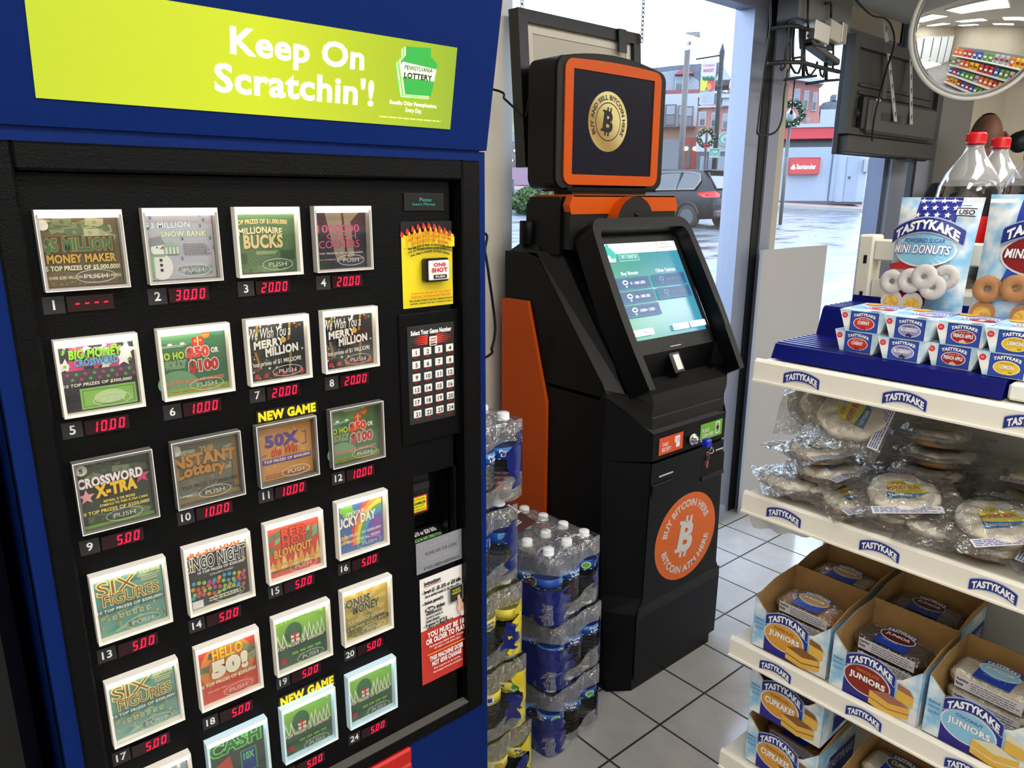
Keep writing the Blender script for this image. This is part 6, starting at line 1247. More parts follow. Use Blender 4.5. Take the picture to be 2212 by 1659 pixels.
# television seen from behind
TVB=mat('tv_back','3a3a39',.5,bump=(400,.0003,.3)); TVD=mat('tv_dark','1e1e1f',.45); tx0_,tx1_,tz0_,tz1_=2.17,3.22,1.715,2.232
t=thing('television','back of a black television hanging on white straps in the right window','television',(2.7,.63,1.71)); ty_=.60
g=MB(); g.box(tx0_,tx1_,ty_+.035,ty_+.06,tz0_,tz1_,TVD,.004); o=[(tx0_,ty_,tz0_+.09),(tx1_,ty_,tz0_+.09),(tx1_,ty_,tz1_),(tx0_,ty_,tz1_)]; i=[(tx0_+.05,ty_+.0,tz0_+.12),(tx1_-.05,ty_,tz0_+.12),(tx1_-.05,ty_,tz1_-.05),(tx0_+.05,ty_,tz1_-.05)]; g.ringprism(o,i,(0,.04,0),TVB); g.build('frame',t)
g=MB(); g.box(tx0_+.05,tx1_-.05,ty_+.022,ty_+.036,tz0_+.1,tz1_-.04,TVB)
for k in (0,1): g.box(tx0_+.12,tx1_-.1,ty_+.012,ty_+.024,tz1_-.21-.035*k,tz1_-.195-.035*k,TVB,.003)
g.box(tx0_+.02,tx1_-.02,ty_-.012,ty_+.04,tz0_+.005,tz0_+.085,TVB,.006); g.build('back_shell',t)
g=MB(); p=atY(1885,205,ty_-.03); q=atY(1990,325,ty_-.03); g.box(p.x,q.x+.15,ty_-.03,ty_+.025,tz0_+.10,p.z-.01,mat('tv_electronics_box','484846',.5),.012); g.box(p.x-.03,p.x+.02,ty_-.015,ty_+.025,tz0_+.11,p.z,TVD,.01)
g.box(p.x+.12,p.x+.34,ty_-.0315,ty_-.029,tz0_+.16,tz0_+.2,TVD); g.box(p.x+.04,p.x+.09,ty_-.0315,ty_-.03,tz0_+.245,tz0_+.255,C('c9c9c9')); g.box(p.x+.1,p.x+.14,ty_-.0315,ty_-.03,tz0_+.26,tz0_+.36,C('4a4a48')); g.build('electronics_box',t)
for (a,b) in (((1919,45),(1932,262)),((1974,62),(1966,268))):
    g=MB(); A=atY(*a,ty_-.0); B=atY(*b,ty_-.045); A=Vc((A.x,ty_+.02,A.z)); w_=Vc((.032,0,0)); g.obox(A,w_,B-A,Vc((0,.004,0)),mat('strap_white','c8c8c4',.45,.3))
    for k in range(7): c_p=A+(B-A)*((k+.5)/7)+w_*.5; g.box(c_p.x-.003,c_p.x+.003,c_p.y-.002,c_p.y+.001,c_p.z-.012,c_p.z+.012,C('55554f'))
    g.build('hanging_strap',t)
g=MB(); p=atY(1853,243,ty_-.01)
for k in range(3): th=k*PI/3; g.tube([(p.x+.025*math.cos(th),p.y,p.z+.025*math.sin(th)),(p.x-.025*math.cos(th),p.y,p.z-.025*math.sin(th))],.004,BC_,6)
g.build('cable_clip',t); MB().box(2.86,2.95,ty_,ty_+.05,tz0_-.012,tz0_+.004,TVD).build('ir_receiver',t)
cord('thin black cord running over the soffit and down the television back',[atY(1842,-8,.62),atY(1862,15,.60),atY(1885,34,.59),atY(1915,42,.575),atY(1930,70,.565),atY(1930,105,.56),atY(1915,150,.555),atY(1902,200,.54),atY(1888,260,.555),atY(1884,305,.56)],.0045)
g=MB(); g.box(3.02,3.055,.62,.65,.0,1.72,BC_); tag(g.build('cable_duct'),'dark vertical cable duct below the television beside the grey pier','cable duct')
# convex mirror
mc=CAM+ray(2117,60)*3.15; mn=Vc((-.70,-.71,-.06)).normalized(); mr_=.28
t=thing('convex_mirror','large round convex security mirror with white rim in the upper right corner','mirror',tuple(mc))
MIR=mat('mirror_silver','e9e9e6',.02,1); g=MB(); Rc=.85; pr=[]
a0=math.asin(mr_/Rc)
for k in range(15): th=a0*(1-k/14); pr.append((max(1e-5,Rc*math.sin(th)),Rc*(math.cos(th)-math.cos(a0))))
g.lathe(pr,mc,MIR,64,mn); g.build('mirror_dome',t)
g=MB(); u=mn.orthogonal().normalized(); w_=mn.cross(u); g.tube([mc+(u*math.cos(2*PI*k/64)+w_*math.sin(2*PI*k/64))*(mr_+.006) for k in range(64)],.009,mat('mirror_rim','cfcabf',.4),10,True); g.build('rim',t)
g=MB(); g.lathe([(.0001,-.03),(mr_,-.006)],mc,mat('mirror_back','8a8a88',.5),32,mn); g.tube([mc-mn*.03,(mc.x+.1,mc.y+.1,ZC)],.018,ALU,8); g.build('bracket',t)
# grey board by the window
t=thing('grey_board','plain grey board standing against the right window behind the rack','board',(2.0,.70,0)); g=MB(); g.box(1.905,2.297,.690,.706,0,1.287,mat('board_grey','a9a8a6',.55)); g.build('panel',t); g=MB(); g.box(1.70,1.905,.685,.701,0,1.285,mat('board_grey','a9a8a6',.55)); g.build('side_flap',t)
# person behind the rack
SKN=mat('skin','7c5140',.55); JK=mat('black_jacket','0d0e14',.5); HAIR=mat('dark_hair','14100e',.7)
t=thing('person','person in a black jacket with one arm raised, partly hidden behind the cola bottles','person',(3.54,.45,0))
def skin(name,verts,edges,radii,m,sub=2,par=None,root=0):
    me=bpy.data.meshes.new(name); me.from_pydata([tuple(v) for v in verts],edges,[]); me.materials.append(m); o=bpy.data.objects.new(name,me); COL.objects.link(o)
    mo=o.modifiers.new('skin','SKIN'); 
    for k,r in enumerate(radii): me.skin_vertices[0].data[k].radius=(r,r) if not isinstance(r,tuple) else r
    me.skin_vertices[0].data[root].use_root=True; o.modifiers.new('sub','SUBSURF').levels=sub; o.modifiers['sub'].render_levels=sub
    mo.use_smooth_shade=True
    if par: o.parent=par; WL[o.name]=WL[par.name]
    return o
def rel(P): return [(x,y,z) for x,y,z in P]
# joints relative to the person's feet: facing the wall panel (+y), right arm lifted to the ear
body=[(0,0,.95),(0,.0,1.15),(0,.0,1.38),(0,.01,1.53),(0,.02,1.60),(0,.03,1.70),(0,.03,1.80),(-.19,0,1.47),(.19,0,1.47),(-.25,.02,1.2),(-.22,.12,.98),(.3,-.02,1.25),(.24,.12,1.0),(-.1,0,.9),(-.11,.02,.5),(-.11,-.02,.08),(.1,0,.9),(.11,.02,.5),(.11,-.02,.08),(-.11,.14,.04),(.11,.14,.04),(-.21,.2,.9),(.22,.2,.92)]
ed=[(0,1),(1,2),(2,3),(3,4),(4,5),(5,6),(2,7),(2,8),(7,9),(9,10),(8,11),(11,12),(0,13),(13,14),(14,15),(15,19),(0,16),(16,17),(17,18),(18,20),(10,21),(12,22)]
rd=[.15,.15,.16,.075,.065,.085,.075,.075,.075,.055,.045,.055,.045,.095,.065,.045,.09,.065,.045,.04,.04,.03,.03]
bo=skin('body',rel([(x*1.05,y,z*1.05) for x,y,z in body]),ed,rd,SKN,2,t)
jk=[(0,0,.92),(0,0,1.2),(0,0,1.46),(-.21,0,1.53),(.21,0,1.53),(-.28,.02,1.25),(-.23,.13,1.04),(.27,-.05,1.66),(.215,-.06,1.85),(.09,-.06,1.80)]
skin('jacket',rel(jk),[(0,1),(1,2),(2,3),(2,4),(3,5),(5,6),(4,7),(7,8),(8,9)],[.20,.20,.2,.10,.10,.085,.065,.08,.07,.06],JK,2,t)
skin('trousers',rel([(0,0,1.0),(-.105,0,.93),(-.115,.02,.52),(-.115,-.02,.1),(.105,0,.93),(.115,.02,.52),(.115,-.02,.1)]),[(0,1),(1,2),(2,3),(0,4),(4,5),(5,6)],[.17,.12,.085,.065,.12,.085,.065],mat('trousers_dark','15161c',.7),2,t)
def hd(name,m,fn,keep=None,nu=28,nv=20):
    g=MB(); g.grid(fn,nu,nv,m,True,keep); o=g.build(name); o.parent=t; return o
HC_=Vc((0,.03,1.86))
def hp(k,h=0):
    def f(u,v):
        a=2*PI*u; b=PI*(v-.5); x=.077*math.cos(b)*math.sin(a); y=.098*math.cos(b)*math.cos(a); z=.122*math.sin(b)
        if z<0: x*=1-.22*(-z/.12); y*=1-.12*(-z/.12)
        if y>.06 and abs(x)<.02: y+=.02*max(0,1-abs(z+.01)/.035)
        return HC_+Vc((x,y,z))*k
    return f
hd('head',SKN,hp(1)); hd('hair',HAIR,hp(1.02),lambda u,v: v>.83)
for s_ in (-1,1):
    g=MB(); g.ell((s_*.079,.02,1.85),.012,.022,.034,SKN,12,8); o=g.build('ear'); o.parent=t
for s_ in (-1,1):
    g=MB(); g.ell((s_*.03,.12,1.865),.011,.008,.008,C('e8e2da'),10,6); g.ell((s_*.03,.126,1.865),.005,.004,.005,C('1c120c'),8,6); o=g.build('eye'); o.parent=t
g=MB(); g.ell((0,.113,1.80),.024,.008,.007,C('6a3a34'),12,6); o=g.build('mouth'); o.parent=t
for k,ln in enumerate((.075,.085,.08,.065)):   # raised hand beside the ear
    x=.105+.002*k; y0=.03+.02*(k-1.5); skin('finger',[(x,y0,1.80),(x+.006,y0+.004,1.80+ln*.5),(x-.004,y0+.012,1.80+ln*.85),(x-.012,y0+.018,1.80+ln)],[(0,1),(1,2),(2,3)],[.0095,.009,.008,.007],SKN,1,t)
skin('thumb',[(.105,.07,1.79),(.098,.09,1.81),(.092,.098,1.84)],[(0,1),(1,2)],[.011,.0095,.008],SKN,1,t)
t.rotation_euler=(0,0,-.9)
# a snack rack and coolers on the far side of the shop, seen in the mirror
t=thing('far_snack_rack','long rack of snack bags seen only in the convex mirror','shelf rack',(1.9,-2.9,0))
g=MB(); g.box(.3,3.6,-3.1,-3.05,0,1.65,mat('rack_grey','8a8a8c',.5)); g.build('back_panel',t)
for z in (.15,.55,.95,1.35): MB().box(.3,3.6,-3.05,-2.65,z-.02,z,WHITE).build('shelf',t)
cols=(('orange','d9661c'),('yellow','e0b41e'),('red','b8261e'),('blue','2a4fa8'),('green','5a8f3a'),('silver','a9adb4'))
protos={}
for nm_,h in cols:
    g=MB(); g.grid(lambda u,v:Vc(((u-.5)*.2*(1-.1*math.sin(PI*v)),.045*max(0,1-abs(2*u-1)**2.5)*max(0,1-abs(2*v-1)**3)-.0,.27*v)),10,10,C(h,.35)); g.grid(lambda u,v:Vc(((.5-u)*.2*(1-.1*math.sin(PI*v)),-.03*max(0,1-abs(2*u-1)**2.5)*max(0,1-abs(2*v-1)**3),.27*v)),10,10,C(h,.35)); d=Dec(g,(.075,.048,.09),(-.15,0,0),(0,0,.09),2e-4); d.rect(.1,.1,.9,.9,C('f0ece0' if nm_ not in('yellow','silver') else 'b02a22')); o=g.build('snack_bag'); protos[nm_]=o; o.location=(0,0,-50)
fst=set(); q=random.Random(6)
for zi,z in enumerate((.15,.55,.95,1.35)):
    for k in range(15):
        nm_=cols[(k//2+zi*2+q.randint(0,1))%6][0]; o=protos[nm_] if nm_ not in fst else protos[nm_].copy()
        if nm_ in fst: COL.objects.link(o)
        fst.add(nm_); o.location=(.42+.215*k,-2.78,z+.001); o.rotation_euler=(0,0,q.uniform(-.15,.15)); tag(o,nm_+' snack bag on the far rack, reflected in the convex mirror','snack bag',nm_+' snack bags on the far rack')
t=thing('glass_door_cooler','row of white lit drink coolers along the far wall, reflected in the mirror','cooler',(-2.2,-3.5,0))
g=MB(); g.box(-2.39,-1.9,-5.6,-2.0,0,2.1,mat('cooler_body','c9ccd0',.4)); g.build('body',t)
for k in range(5): g=MB(); g.box(-1.9,-1.87,-5.55+.7*k,-4.9+.7*k,.12,2.0,mat('cooler_door','dfe6ea',.15,emit=.35)); g.box(-1.87,-1.85,-5.55+.7*k,-5.5+.7*k,.12,2.0,C('3a3c40')); g.build('door',t)
_before=set(bpy.data.materials)
def CX(h,rough=.5,emit=0): return mat('street_ink_%s'%h,h,rough)
CH8=mat('car_chrome','9a9ca0',.2,1)
# ---------------------------------------------------------------- the street outside
HE=.96; ER=Vc((math.cos(HE),-math.sin(HE),0)); EF=Vc((math.sin(HE),math.cos(HE),0)); GS=.066
def gz(x,y): return GS*(max(y,.9)-.9)-.06
GN=Vc((0,-GS,1)).normalized(); GO_=Vc((0,.9,-.06))
def gp(x,y): return atP(x,y,GO_,GN)
def dep(p): return (p-CAM).dot(EF)
def F(x,y,D): return atP(x,y,CAM+EF*D,EF)
def uv(p): q=p-CAM; return q.dot(ER),p.z
def W3(u,D,z): return CAM+ER*u+EF*D-Vc((0,0,CAM.z))+Vc((0,0,z))
def fbox(g,x0,y0,x1,y1,D,dp,m,fr=0):
    a,b,c,d=F(x0,y0,D),F(x1,y0,D),F(x1,y1,D),F(x0,y1,D); u0=(uv(a)[0]+uv(d)[0])/2; u1=(uv(b)[0]+uv(c)[0])/2; z1=(a.z+b.z)/2; z0=(c.z+d.z)/2
    g.obox(W3(u0,D-fr,z0),ER*(u1-u0),EF*(dp+fr),Vc((0,0,z1-z0)),m); return u0,u1,z0,z1
def fpoly(g,pts,D,dp,m,fr=0): g.prism([F(x,y,D)-EF*fr for x,y in pts],EF*(dp+fr),m)
def asphalt():
    m=bpy.data.materials.new('wet_asphalt'); m.use_nodes=True; nt=m.node_tree; b=nt.nodes['Principled BSDF']; tc=nt.nodes.new('ShaderNodeTexCoord'); mp=nt.nodes.new('ShaderNodeMapping'); mp.inputs['Scale'].default_value=(.35,1.1,1); mp.inputs['Rotation'].default_value=(0,0,.5)
    n=nt.nodes.new('ShaderNodeTexNoise'); n.inputs['Scale'].default_value=1.6; n.inputs['Detail'].default_value=8; n.inputs['Roughness'].default_value=.65
    r=nt.nodes.new('ShaderNodeValToRGB'); r.color_ramp.elements[0].color=(*lin('4a5058'),1); r.color_ramp.elements[1].color=(*lin('7c828c'),1); r.color_ramp.elements[0].position=.35; r.color_ramp.elements[1].position=.68
    mr=nt.nodes.new('ShaderNodeMapRange'); mr.inputs[1].default_value=.35; mr.inputs[2].default_value=.65; mr.inputs[3].default_value=.14; mr.inputs[4].default_value=.6
    bp=nt.nodes.new('ShaderNodeBump'); bp.inputs['Distance'].default_value=.03; bp.inputs['Strength'].default_value=.35
    nt.links.new(tc.outputs['Object'],mp.inputs[0]); nt.links.new(mp.outputs[0],n.inputs['Vector']); nt.links.new(n.outputs['Fac'],r.inputs[0]); nt.links.new(r.outputs[0],b.inputs['Base Color']); nt.links.new(n.outputs['Fac'],mr.inputs[0]); nt.links.new(mr.outputs[0],b.inputs['Roughness']); nt.links.new(n.outputs['Fac'],bp.inputs['Height']); nt.links.new(bp.outputs[0],b.inputs['Normal'])
    return m
g=MB(); g.grid(lambda u,v:Vc((-30+150*u,.9+89*v,gz(0,.9+89*v))),6,8,asphalt(),False); struct('ground',g)
g=MB(); P=[(-26,38.6),(60,38.6),(60,75),(-26,75)]; CU=mat('curb_concrete','b8b6b2',.7)
def gq(u,D,h): p=W3(u,D,0); return Vc((p.x,p.y,gz(p.x,p.y)+h))
P=[(-22,39.4),(0,39.2),(26,39.6),(26,40.0),(0,39.6),(-22,39.8)]; g.add([gq(u,D,.15) for u,D in P]+[gq(u,D,-.1) for u,D in P],[(0,1,4,5),(1,2,3,4),(6,7,1,0),(7,8,2,1)],CU); 
o=struct('curb',g)
g=MB(); BRK=mat('brick_paving','b4847c',.7,noise=('cc9c92',3,.35,.65)); P=[(-22,39.8),(0,39.6),(26,40.0),(26,60),(0,60),(-22,60)]; g.add([gq(u,D,.15) for u,D in P],[(0,1,4,5),(1,2,3,4)],BRK); struct('pavement',g)
def bmat(n,c1,c2,mort,sc=1.0,rw=.22,rh=.075):
    m=bpy.data.materials.new(n); m.use_nodes=True; nt=m.node_tree; b=nt.nodes['Principled BSDF']; tc=nt.nodes.new('ShaderNodeTexCoord'); mp=nt.nodes.new('ShaderNodeMapping'); mp.inputs['Rotation'].default_value=(PI/2,0,HE)
    br=nt.nodes.new('ShaderNodeTexBrick'); br.inputs['Scale'].default_value=sc; br.inputs['Brick Width'].default_value=rw; br.inputs['Row Height'].default_value=rh; br.inputs['Mortar Size'].default_value=.008
    for k,c in (('Color1',c1),('Color2',c2),('Mortar',mort)): br.inputs[k].default_value=(*lin(c),1)
    nt.links.new(tc.outputs['Object'],mp.inputs[0]); nt.links.new(mp.outputs[0],br.inputs['Vector']); nt.links.new(br.outputs['Color'],b.inputs['Base Color']); b.inputs['Roughness'].default_value=.8; return m
RB=bmat('brick_red','cc7c6c','c07062','c4a49a'); RB2=bmat('brick_crimson','d07470','c46c68','c89490'); PB_=bmat('brick_peach','c29a82','b88e78','cdb8a8'); SLT=mat('slate_roof','6c7580',.6,noise=('5a626e',6,.4,.6)); SDW=bmat('siding_white','a4aeb8','a0aab4','7c8692',1,30,.16); SDG=bmat('siding_green','a9bd8c','a4b886','8a9c70',1,30,.16); WTR=mat('white_trim','b6bcc4',.5); WDK=mat('window_dark','39424e',.12,coat=.3); PNK=mat('pink_trim','c47a9c',.6); STO=mat('storefront_dark','2c3138',.2); RDD=mat('door_red','b8242c',.5); KWH=mat('bank_panel','a9b6c8',.5); KRD=mat('bank_red','d8222e',.45)
def building(label,pos,parts):
    t=thing('street_building',label,'building',tuple(gp(*pos)) if pos else (0,0,0)); 
    for nm,fn in parts:
        g=MB(); fn(g); g.build(nm,t)
    return t
def wins(t,D,L,tm=WTR,pm=WDK,fr=.12):
    for x0,y0,x1,y1 in L:
        g=MB(); u0,u1,z0,z1=fbox(g,x0,y0,x1,y1,D,.05,tm,fr); f=g.build('window',t); g=MB(); w=(u1-u0)*.14; h=(z1-z0); k=.06*h
        g.obox(W3(u0+w,D-fr-.03,z0+k),ER*(u1-u0-2*w),EF*.04,Vc((0,0,h*.42)),pm); g.obox(W3(u0+w,D-fr-.03,z0+h*.53),ER*(u1-u0-2*w),EF*.04,Vc((0,0,h*.41)),mat('window_pane_pale','7d8894',.12,coat=.3)); g.build('pane',f)
# green shop with white gable, far left
D=44; t=thing('street_building','pale green shop building with a white gabled upper floor','building',tuple(W3(-12,D,1.2)))
for nm,fn in (('upper_wall',lambda g:fpoly(g,[(1060,190),(1142,190),(1142,128),(1112,92),(1060,120)],D,6,SDW)),('roof',lambda g:fpoly(g,[(1050,125),(1112,84),(1150,128),(1144,134),(1112,97),(1052,136)],D,6.2,SLT,.4)),('chimney',lambda g:fbox(g,1100,78,1112,96,D+1,1,RB)),('lower_wall',lambda g:fbox(g,1040,188,1160,420,D,6,SDG)),('cornice',lambda g:fbox(g,1040,180,1162,192,D,1,WTR,.5)),('shopfront',lambda g:fbox(g,1060,305,1150,400,D,.5,mat('shopfront_pink','a8889c',.5),.15))):
    g=MB(); fn(g); g.build(nm,t)
wins(t,D,[(1110,208,1138,262),(1118,120,1132,160)],PNK); 
g=MB(); fbox(g,1104,315,1146,360,D,.1,mat('shop_window_dim','584a50',.2),.2); 
q=random.Random(3)
for k in range(26):
    p=F(q.uniform(1106,1144),q.uniform(318,352),D-.35); g.ell(p,.06,.06,.06,mat('fairy_light','ffd28a',.5,emit=5),6,4)
g.build('lit_shop_window',t); g=MB(); fbox(g,1090,285,1112,308,D,.1,WTR,.6); g.build('hanging_sign',t)
# bay-windowed house
D=53.5; t=thing('street_building','peach house with a slate roof, dormer and white bay windows','building',tuple(W3(-2,D,1.5)))
for nm,fn in (('upper_wall',lambda g:fpoly(g,[(1395,160),(1475,150),(1510,175),(1510,232),(1395,225)],D,5,SDW)),('slate_roof',lambda g:fpoly(g,[(1395,150),(1470,142),(1558,136),(1578,172),(1540,176),(1530,200),(1530,236),(1500,232),(1496,178),(1395,172)],D+.5,5,SLT,.3)),('dormer_gable',lambda g:fpoly(g,[(1458,164),(1484,144),(1498,162)],D,2,mat('gable_red','b05058',.6),.6)),('white_gable',lambda g:fpoly(g,[(1545,175),(1560,140),(1577,174)],D,2,WTR,.4)),('wall',lambda g:fbox(g,1395,222,1535,400,D,6,PB_)),('cornice',lambda g:(fbox(g,1395,205,1522,214,D,1,WTR,.5),fbox(g,1395,196,1510,204,D,1,mat('eaves_red','9c4a50',.6),.3))),('bay',lambda g:fbox(g,1400,214,1506,276,D,2,WTR,.8)),('shop_window',lambda g:fbox(g,1400,302,1474,366,D,.2,mat('shop_glass','4a4f5c',.15,coat=.4),.15)),('door',lambda g:(fbox(g,1476,298,1502,368,D,.2,RDD,.2),fbox(g,1482,310,1492,362,D,.2,STO,.3)))):
    g=MB(); fn(g); g.build(nm,t)
wins(t,D-.8,[(1436,226,1461,272),(1465,228,1478,273),(1481,230,1497,275)],mat('bay_frame_brown','6a5a58',.6)); wins(t,D,[(1458,166,1476,196)],WTR)
for x in (1482,1501): g=MB(); g.ell(F(x,321,D-.6),.16,.16,.14,mat('wall_lamp_warm','ffc878',.5,emit=5),10,6); g.build('wall_lamp',t)
# brick building in the middle
D=46.5; t=thing('street_building','brick building with white cornice and a dark storefront','building',tuple(W3(1,D,1.4)))
for nm,fn in (('wall',lambda g:fbox(g,1508,224,1597,400,D,6,RB)),('roof',lambda g:fpoly(g,[(1508,224),(1530,205),(1560,196),(1582,203),(1588,224)],D,4,SLT)),('cornice',lambda g:(fbox(g,1556,206,1600,214,D,1,WTR,.7),fbox(g,1560,214,1592,230,D,1,WTR,.5),fbox(g,1508,229,1580,233,D,1,WTR,.3))),('sign_band',lambda g:fbox(g,1504,292,1572,328,D,.3,mat('sign_band_pale','b9bcc2',.6),.3)),('storefront',lambda g:fbox(g,1504,328,1574,372,D,.3,STO,.25))):
    g=MB(); fn(g); g.build(nm,t)
wins(t,D,[(1510,242,1525,273),(1536,244,1549,275),(1560,246,1575,279)])
g=MB(); 
for x0,x1 in ((1512,1526),(1530,1546),(1550,1568)): fbox(g,x0,338,x1,370,D,.1,mat('store_glass','6a7a8c',.12,coat=.4),.34)
g.build('store_glass',t)
D=60.5; t=thing('street_building','windowless red brick building behind the window post','building',tuple(W3(6,D,1.4)))
for nm,fn in (('wall',lambda g:fpoly(g,[(1572,190),(1640,172),(1668,168),(1668,380),(1572,380)],D,6,RB2)),('white_shop',lambda g:fbox(g,1575,293,1632,342,D,.5,SDW,.4)),('awning',lambda g:fpoly(g,[(1598,332),(1612,318),(1640,318),(1640,332)],D,1,KRD,1.2)),('storefront',lambda g:fbox(g,1578,342,1632,372,D,.3,STO,.3))):
    g=MB(); fn(g); g.build(nm,t)
D=57; t=thing('street_building','tall red brick building with arched windows right of the window post','building',tuple(W3(14,D,1.2)))
for nm,fn in (('wall',lambda g:fpoly(g,[(1674,166),(1690,160),(1770,178),(1770,400),(1674,400)],D,8,RB)),('cornice',lambda g:(fpoly(g,[(1700,164),(1776,176),(1776,186),(1700,174)],D,1,WTR,.9))),('flat_roof_wing',lambda g:fbox(g,1770,236,1840,300,D,6,mat('wing_pale','b9c2cc',.6))),('far_roof',lambda g:fpoly(g,[(1768,240),(1778,222),(1800,216),(1840,220),(1840,240)],D+2,5,SLT)),('chimney',lambda g:fbox(g,1797,204,1807,220,D+2,1,SLT))):
    g=MB(); fn(g); g.build(nm,t)
wins(t,D,[(1714,192,1727,233),(1735,196,1746,237),(1754,200,1764,240),(1740,256,1748,276)])
# bank kiosk
D=42; t=thing('bank_kiosk','small white bank machine building with red band and red sign','kiosk building',tuple(gp(1740,441)))
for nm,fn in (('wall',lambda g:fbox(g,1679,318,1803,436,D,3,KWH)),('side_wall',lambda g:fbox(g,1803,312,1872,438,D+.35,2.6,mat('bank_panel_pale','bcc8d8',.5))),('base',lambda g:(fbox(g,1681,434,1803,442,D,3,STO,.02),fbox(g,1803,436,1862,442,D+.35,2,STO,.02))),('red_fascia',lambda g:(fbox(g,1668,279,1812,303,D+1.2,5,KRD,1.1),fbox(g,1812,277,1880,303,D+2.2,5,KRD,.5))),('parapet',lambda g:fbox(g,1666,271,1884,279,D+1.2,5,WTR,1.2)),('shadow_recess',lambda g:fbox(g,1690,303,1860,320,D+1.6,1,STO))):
    g=MB(); fn(g); g.build(nm,t)
g=MB(); fbox(g,1826,338,1850,436,D+.35,.1,KWH,.06); g.build('door',t); g=MB(); fbox(g,1832,381,1836,386,D+.35,.1,STO,.12); g.build('door_handle',t)
g=MB(); fpoly(g,[(1800,318),(1803,318),(1789,436),(1786,436)],D,.1,CX('5a6472'),.03); g.build('panel_seam',t)
g=MB(); u0,u1,z0,z1=fbox(g,1703,341,1769,377,D,.1,KRD,.35); d=Dec(g,W3(u0,D-.36,z0),ER*(u1-u0),Vc((0,0,z1-z0)),.004); d.frame(0,0,1,1,.03,CX('b81a26')); d.text('Santander',.24,.30,.88,.62,CX('f6f2f0'),bold=.04); d.poly([(.07,.32),(.2,.32),(.215,.4),(.185,.5),(.15,.62),(.13,.66),(.14,.56),(.1,.5),(.06,.42)],CX('f6f2f0')); d.ell(.135,.34,.08,.06,CX('f6f2f0'),16); g.build('bank_sign',t)
g=MB(); fbox(g,1862,345,1878,372,D+.6,.2,WTR,.5); g.build('meter_box',t)
# street furniture
def post(name,label,base,top,r,m,cat='street lamp'):
    b=gp(*base) if isinstance(base[0],(int,float)) and len(base)==2 else W3(*base[1:]); return b
GRN=mat('post_green','24332e',.5); GRY=mat('post_grey','68625e',.55); BLKP=mat('post_black','1c2026',.5)
t=thing('street_lamp','dark green lamp post in front of the pale green shop','street lamp',tuple(gp(1102,452))); b=gp(1102,452); Dl=dep(b); g=MB(); tp=F(1101,232,Dl); g.tube([b,b+Vc((0,0,1.0)),Vc((b.x,b.y,1.0+b.z+.01)),Vc((b.x,b.y,tp.z))],[.16,.14,.07,.06],GRN,10); g.build('pole',t); g=MB(); g.lathe([(.06,0),(.22,.1),(.3,.55),(.18,.7),(.05,.9)],Vc((b.x,b.y,tp.z)),mat('lamp_glass','b9c4c8',.3),8); g.build('lantern',t)
t=thing('street_lamp','tall parking lot light pole with a flat lamp head','street lamp',tuple(W3(-2.2,30,1.2))); p0=F(1487,76,30); u=uv(p0)[0]; g=MB(); b=W3(u,30,gz(*W3(u,30,0).xy)); g.tube([b,Vc((b.x,b.y,p0.z))],.11,GRY,10); g.build('pole',t); g=MB(); fbox(g,1482,70,1512,79,30,.4,mat('lamp_head','8a867e',.5),.1); g.build('lamp_head',t)
t=thing('banner_pole','black pole with a market banner in front of the brick building','banner pole',tuple(W3(.4,34,1.3))); p0=F(1560,112,34); u=uv(p0)[0]; b=W3(u,34,gz(*W3(u,34,0).xy)); g=MB(); g.tube([b,Vc((b.x,b.y,p0.z-.4)),Vc((b.x,b.y,p0.z)),Vc((b.x,b.y,p0.z+.35))],[.11,.10,.12,.01],BLKP,10); g.build('pole',t)
g=MB(); q0=F(1503,128,34); g.tube([Vc((b.x,b.y,F(1558,119,34).z)),Vc((q0.x,q0.y,q0.z))],.035,BLKP,6); g.build('banner_arm',t)
g=MB(); u0,u1,z0,z1=fbox(g,1513,131,1545,226,34,.02,WTR,0); d=Dec(g,W3(u0,33.985,z0),ER*(u1-u0),Vc((0,0,z1-z0)),.006); d.rect(0,.6,1,1,CX('d9d2da')); d.text('FARMERS',.12,.86,.9,.92,CX('d08a96'),bold=.03); d.text('MARKET',.15,.74,.88,.82,CX('d06a80'),bold=.04); d.rect(0,.58,1,.66,CX('8fc8c0')); d.poly([(.0,.33),(.3,.30),(.55,.5),(.3,.62),(0,.6)],CX('d9d83a')); d.ell(.72,.44,.27,.13,CX('d8442e')); d.ell(.6,.40,.16,.08,CX('e8943a'))
for k in range(6): d.ell(.2+.13*k,.60-.02*(k%2),.07,.045,CX('2f5a3c'),10)
d.lines(.2,.06,.85,.26,4,CX('b9bcc8'),.4,3); g.build('banner',t)
def wreath(label,c,r,bow=True,post_to=None):
    t=thing('wreath',label,'wreath',tuple(c)); g=MB(); q=random.Random(5); WG=mat('wreath_green','2c4a32',.8,noise=('43643f',4,.4,.6))
    for k in range(260):
        a=q.uniform(0,2*PI); rr_=r*q.uniform(.66,1.12); p=c+ER*(rr_*math.cos(a))+Vc((0,0,rr_*math.sin(a)))+EF*q.uniform(-.12,.12); e=p+ER*q.uniform(-.14,.14)*r+Vc((0,0,q.uniform(-.14,.14)*r))-EF*.08; g.tube([p,e],[.12*r,.02],WG,5)
    g.build('greenery',t); g=MB()
    for k in range(14): a=2*PI*k/14; g.ell(c+ER*(r*.9*math.cos(a))+Vc((0,0,r*.9*math.sin(a)))-EF*.2,.045*r,.045*r,.045*r,mat('wreath_light','ffe0a0',.5,emit=1.6),6,4)
    g.build('lights',t)
    if bow:
        g=MB(); bc=c-Vc((0,0,r*.85))-EF*.22
        for s_ in (-1,1): g.ell(bc+ER*(s_*.17*r),.17*r,.05,.11*r,KRD,10,6); g.prism([bc,bc+ER*(s_*.22*r)-Vc((0,0,.45*r)),bc+ER*(s_*.1*r)-Vc((0,0,.5*r))],EF*.03,KRD)
        g.build('bow',t)
    return t
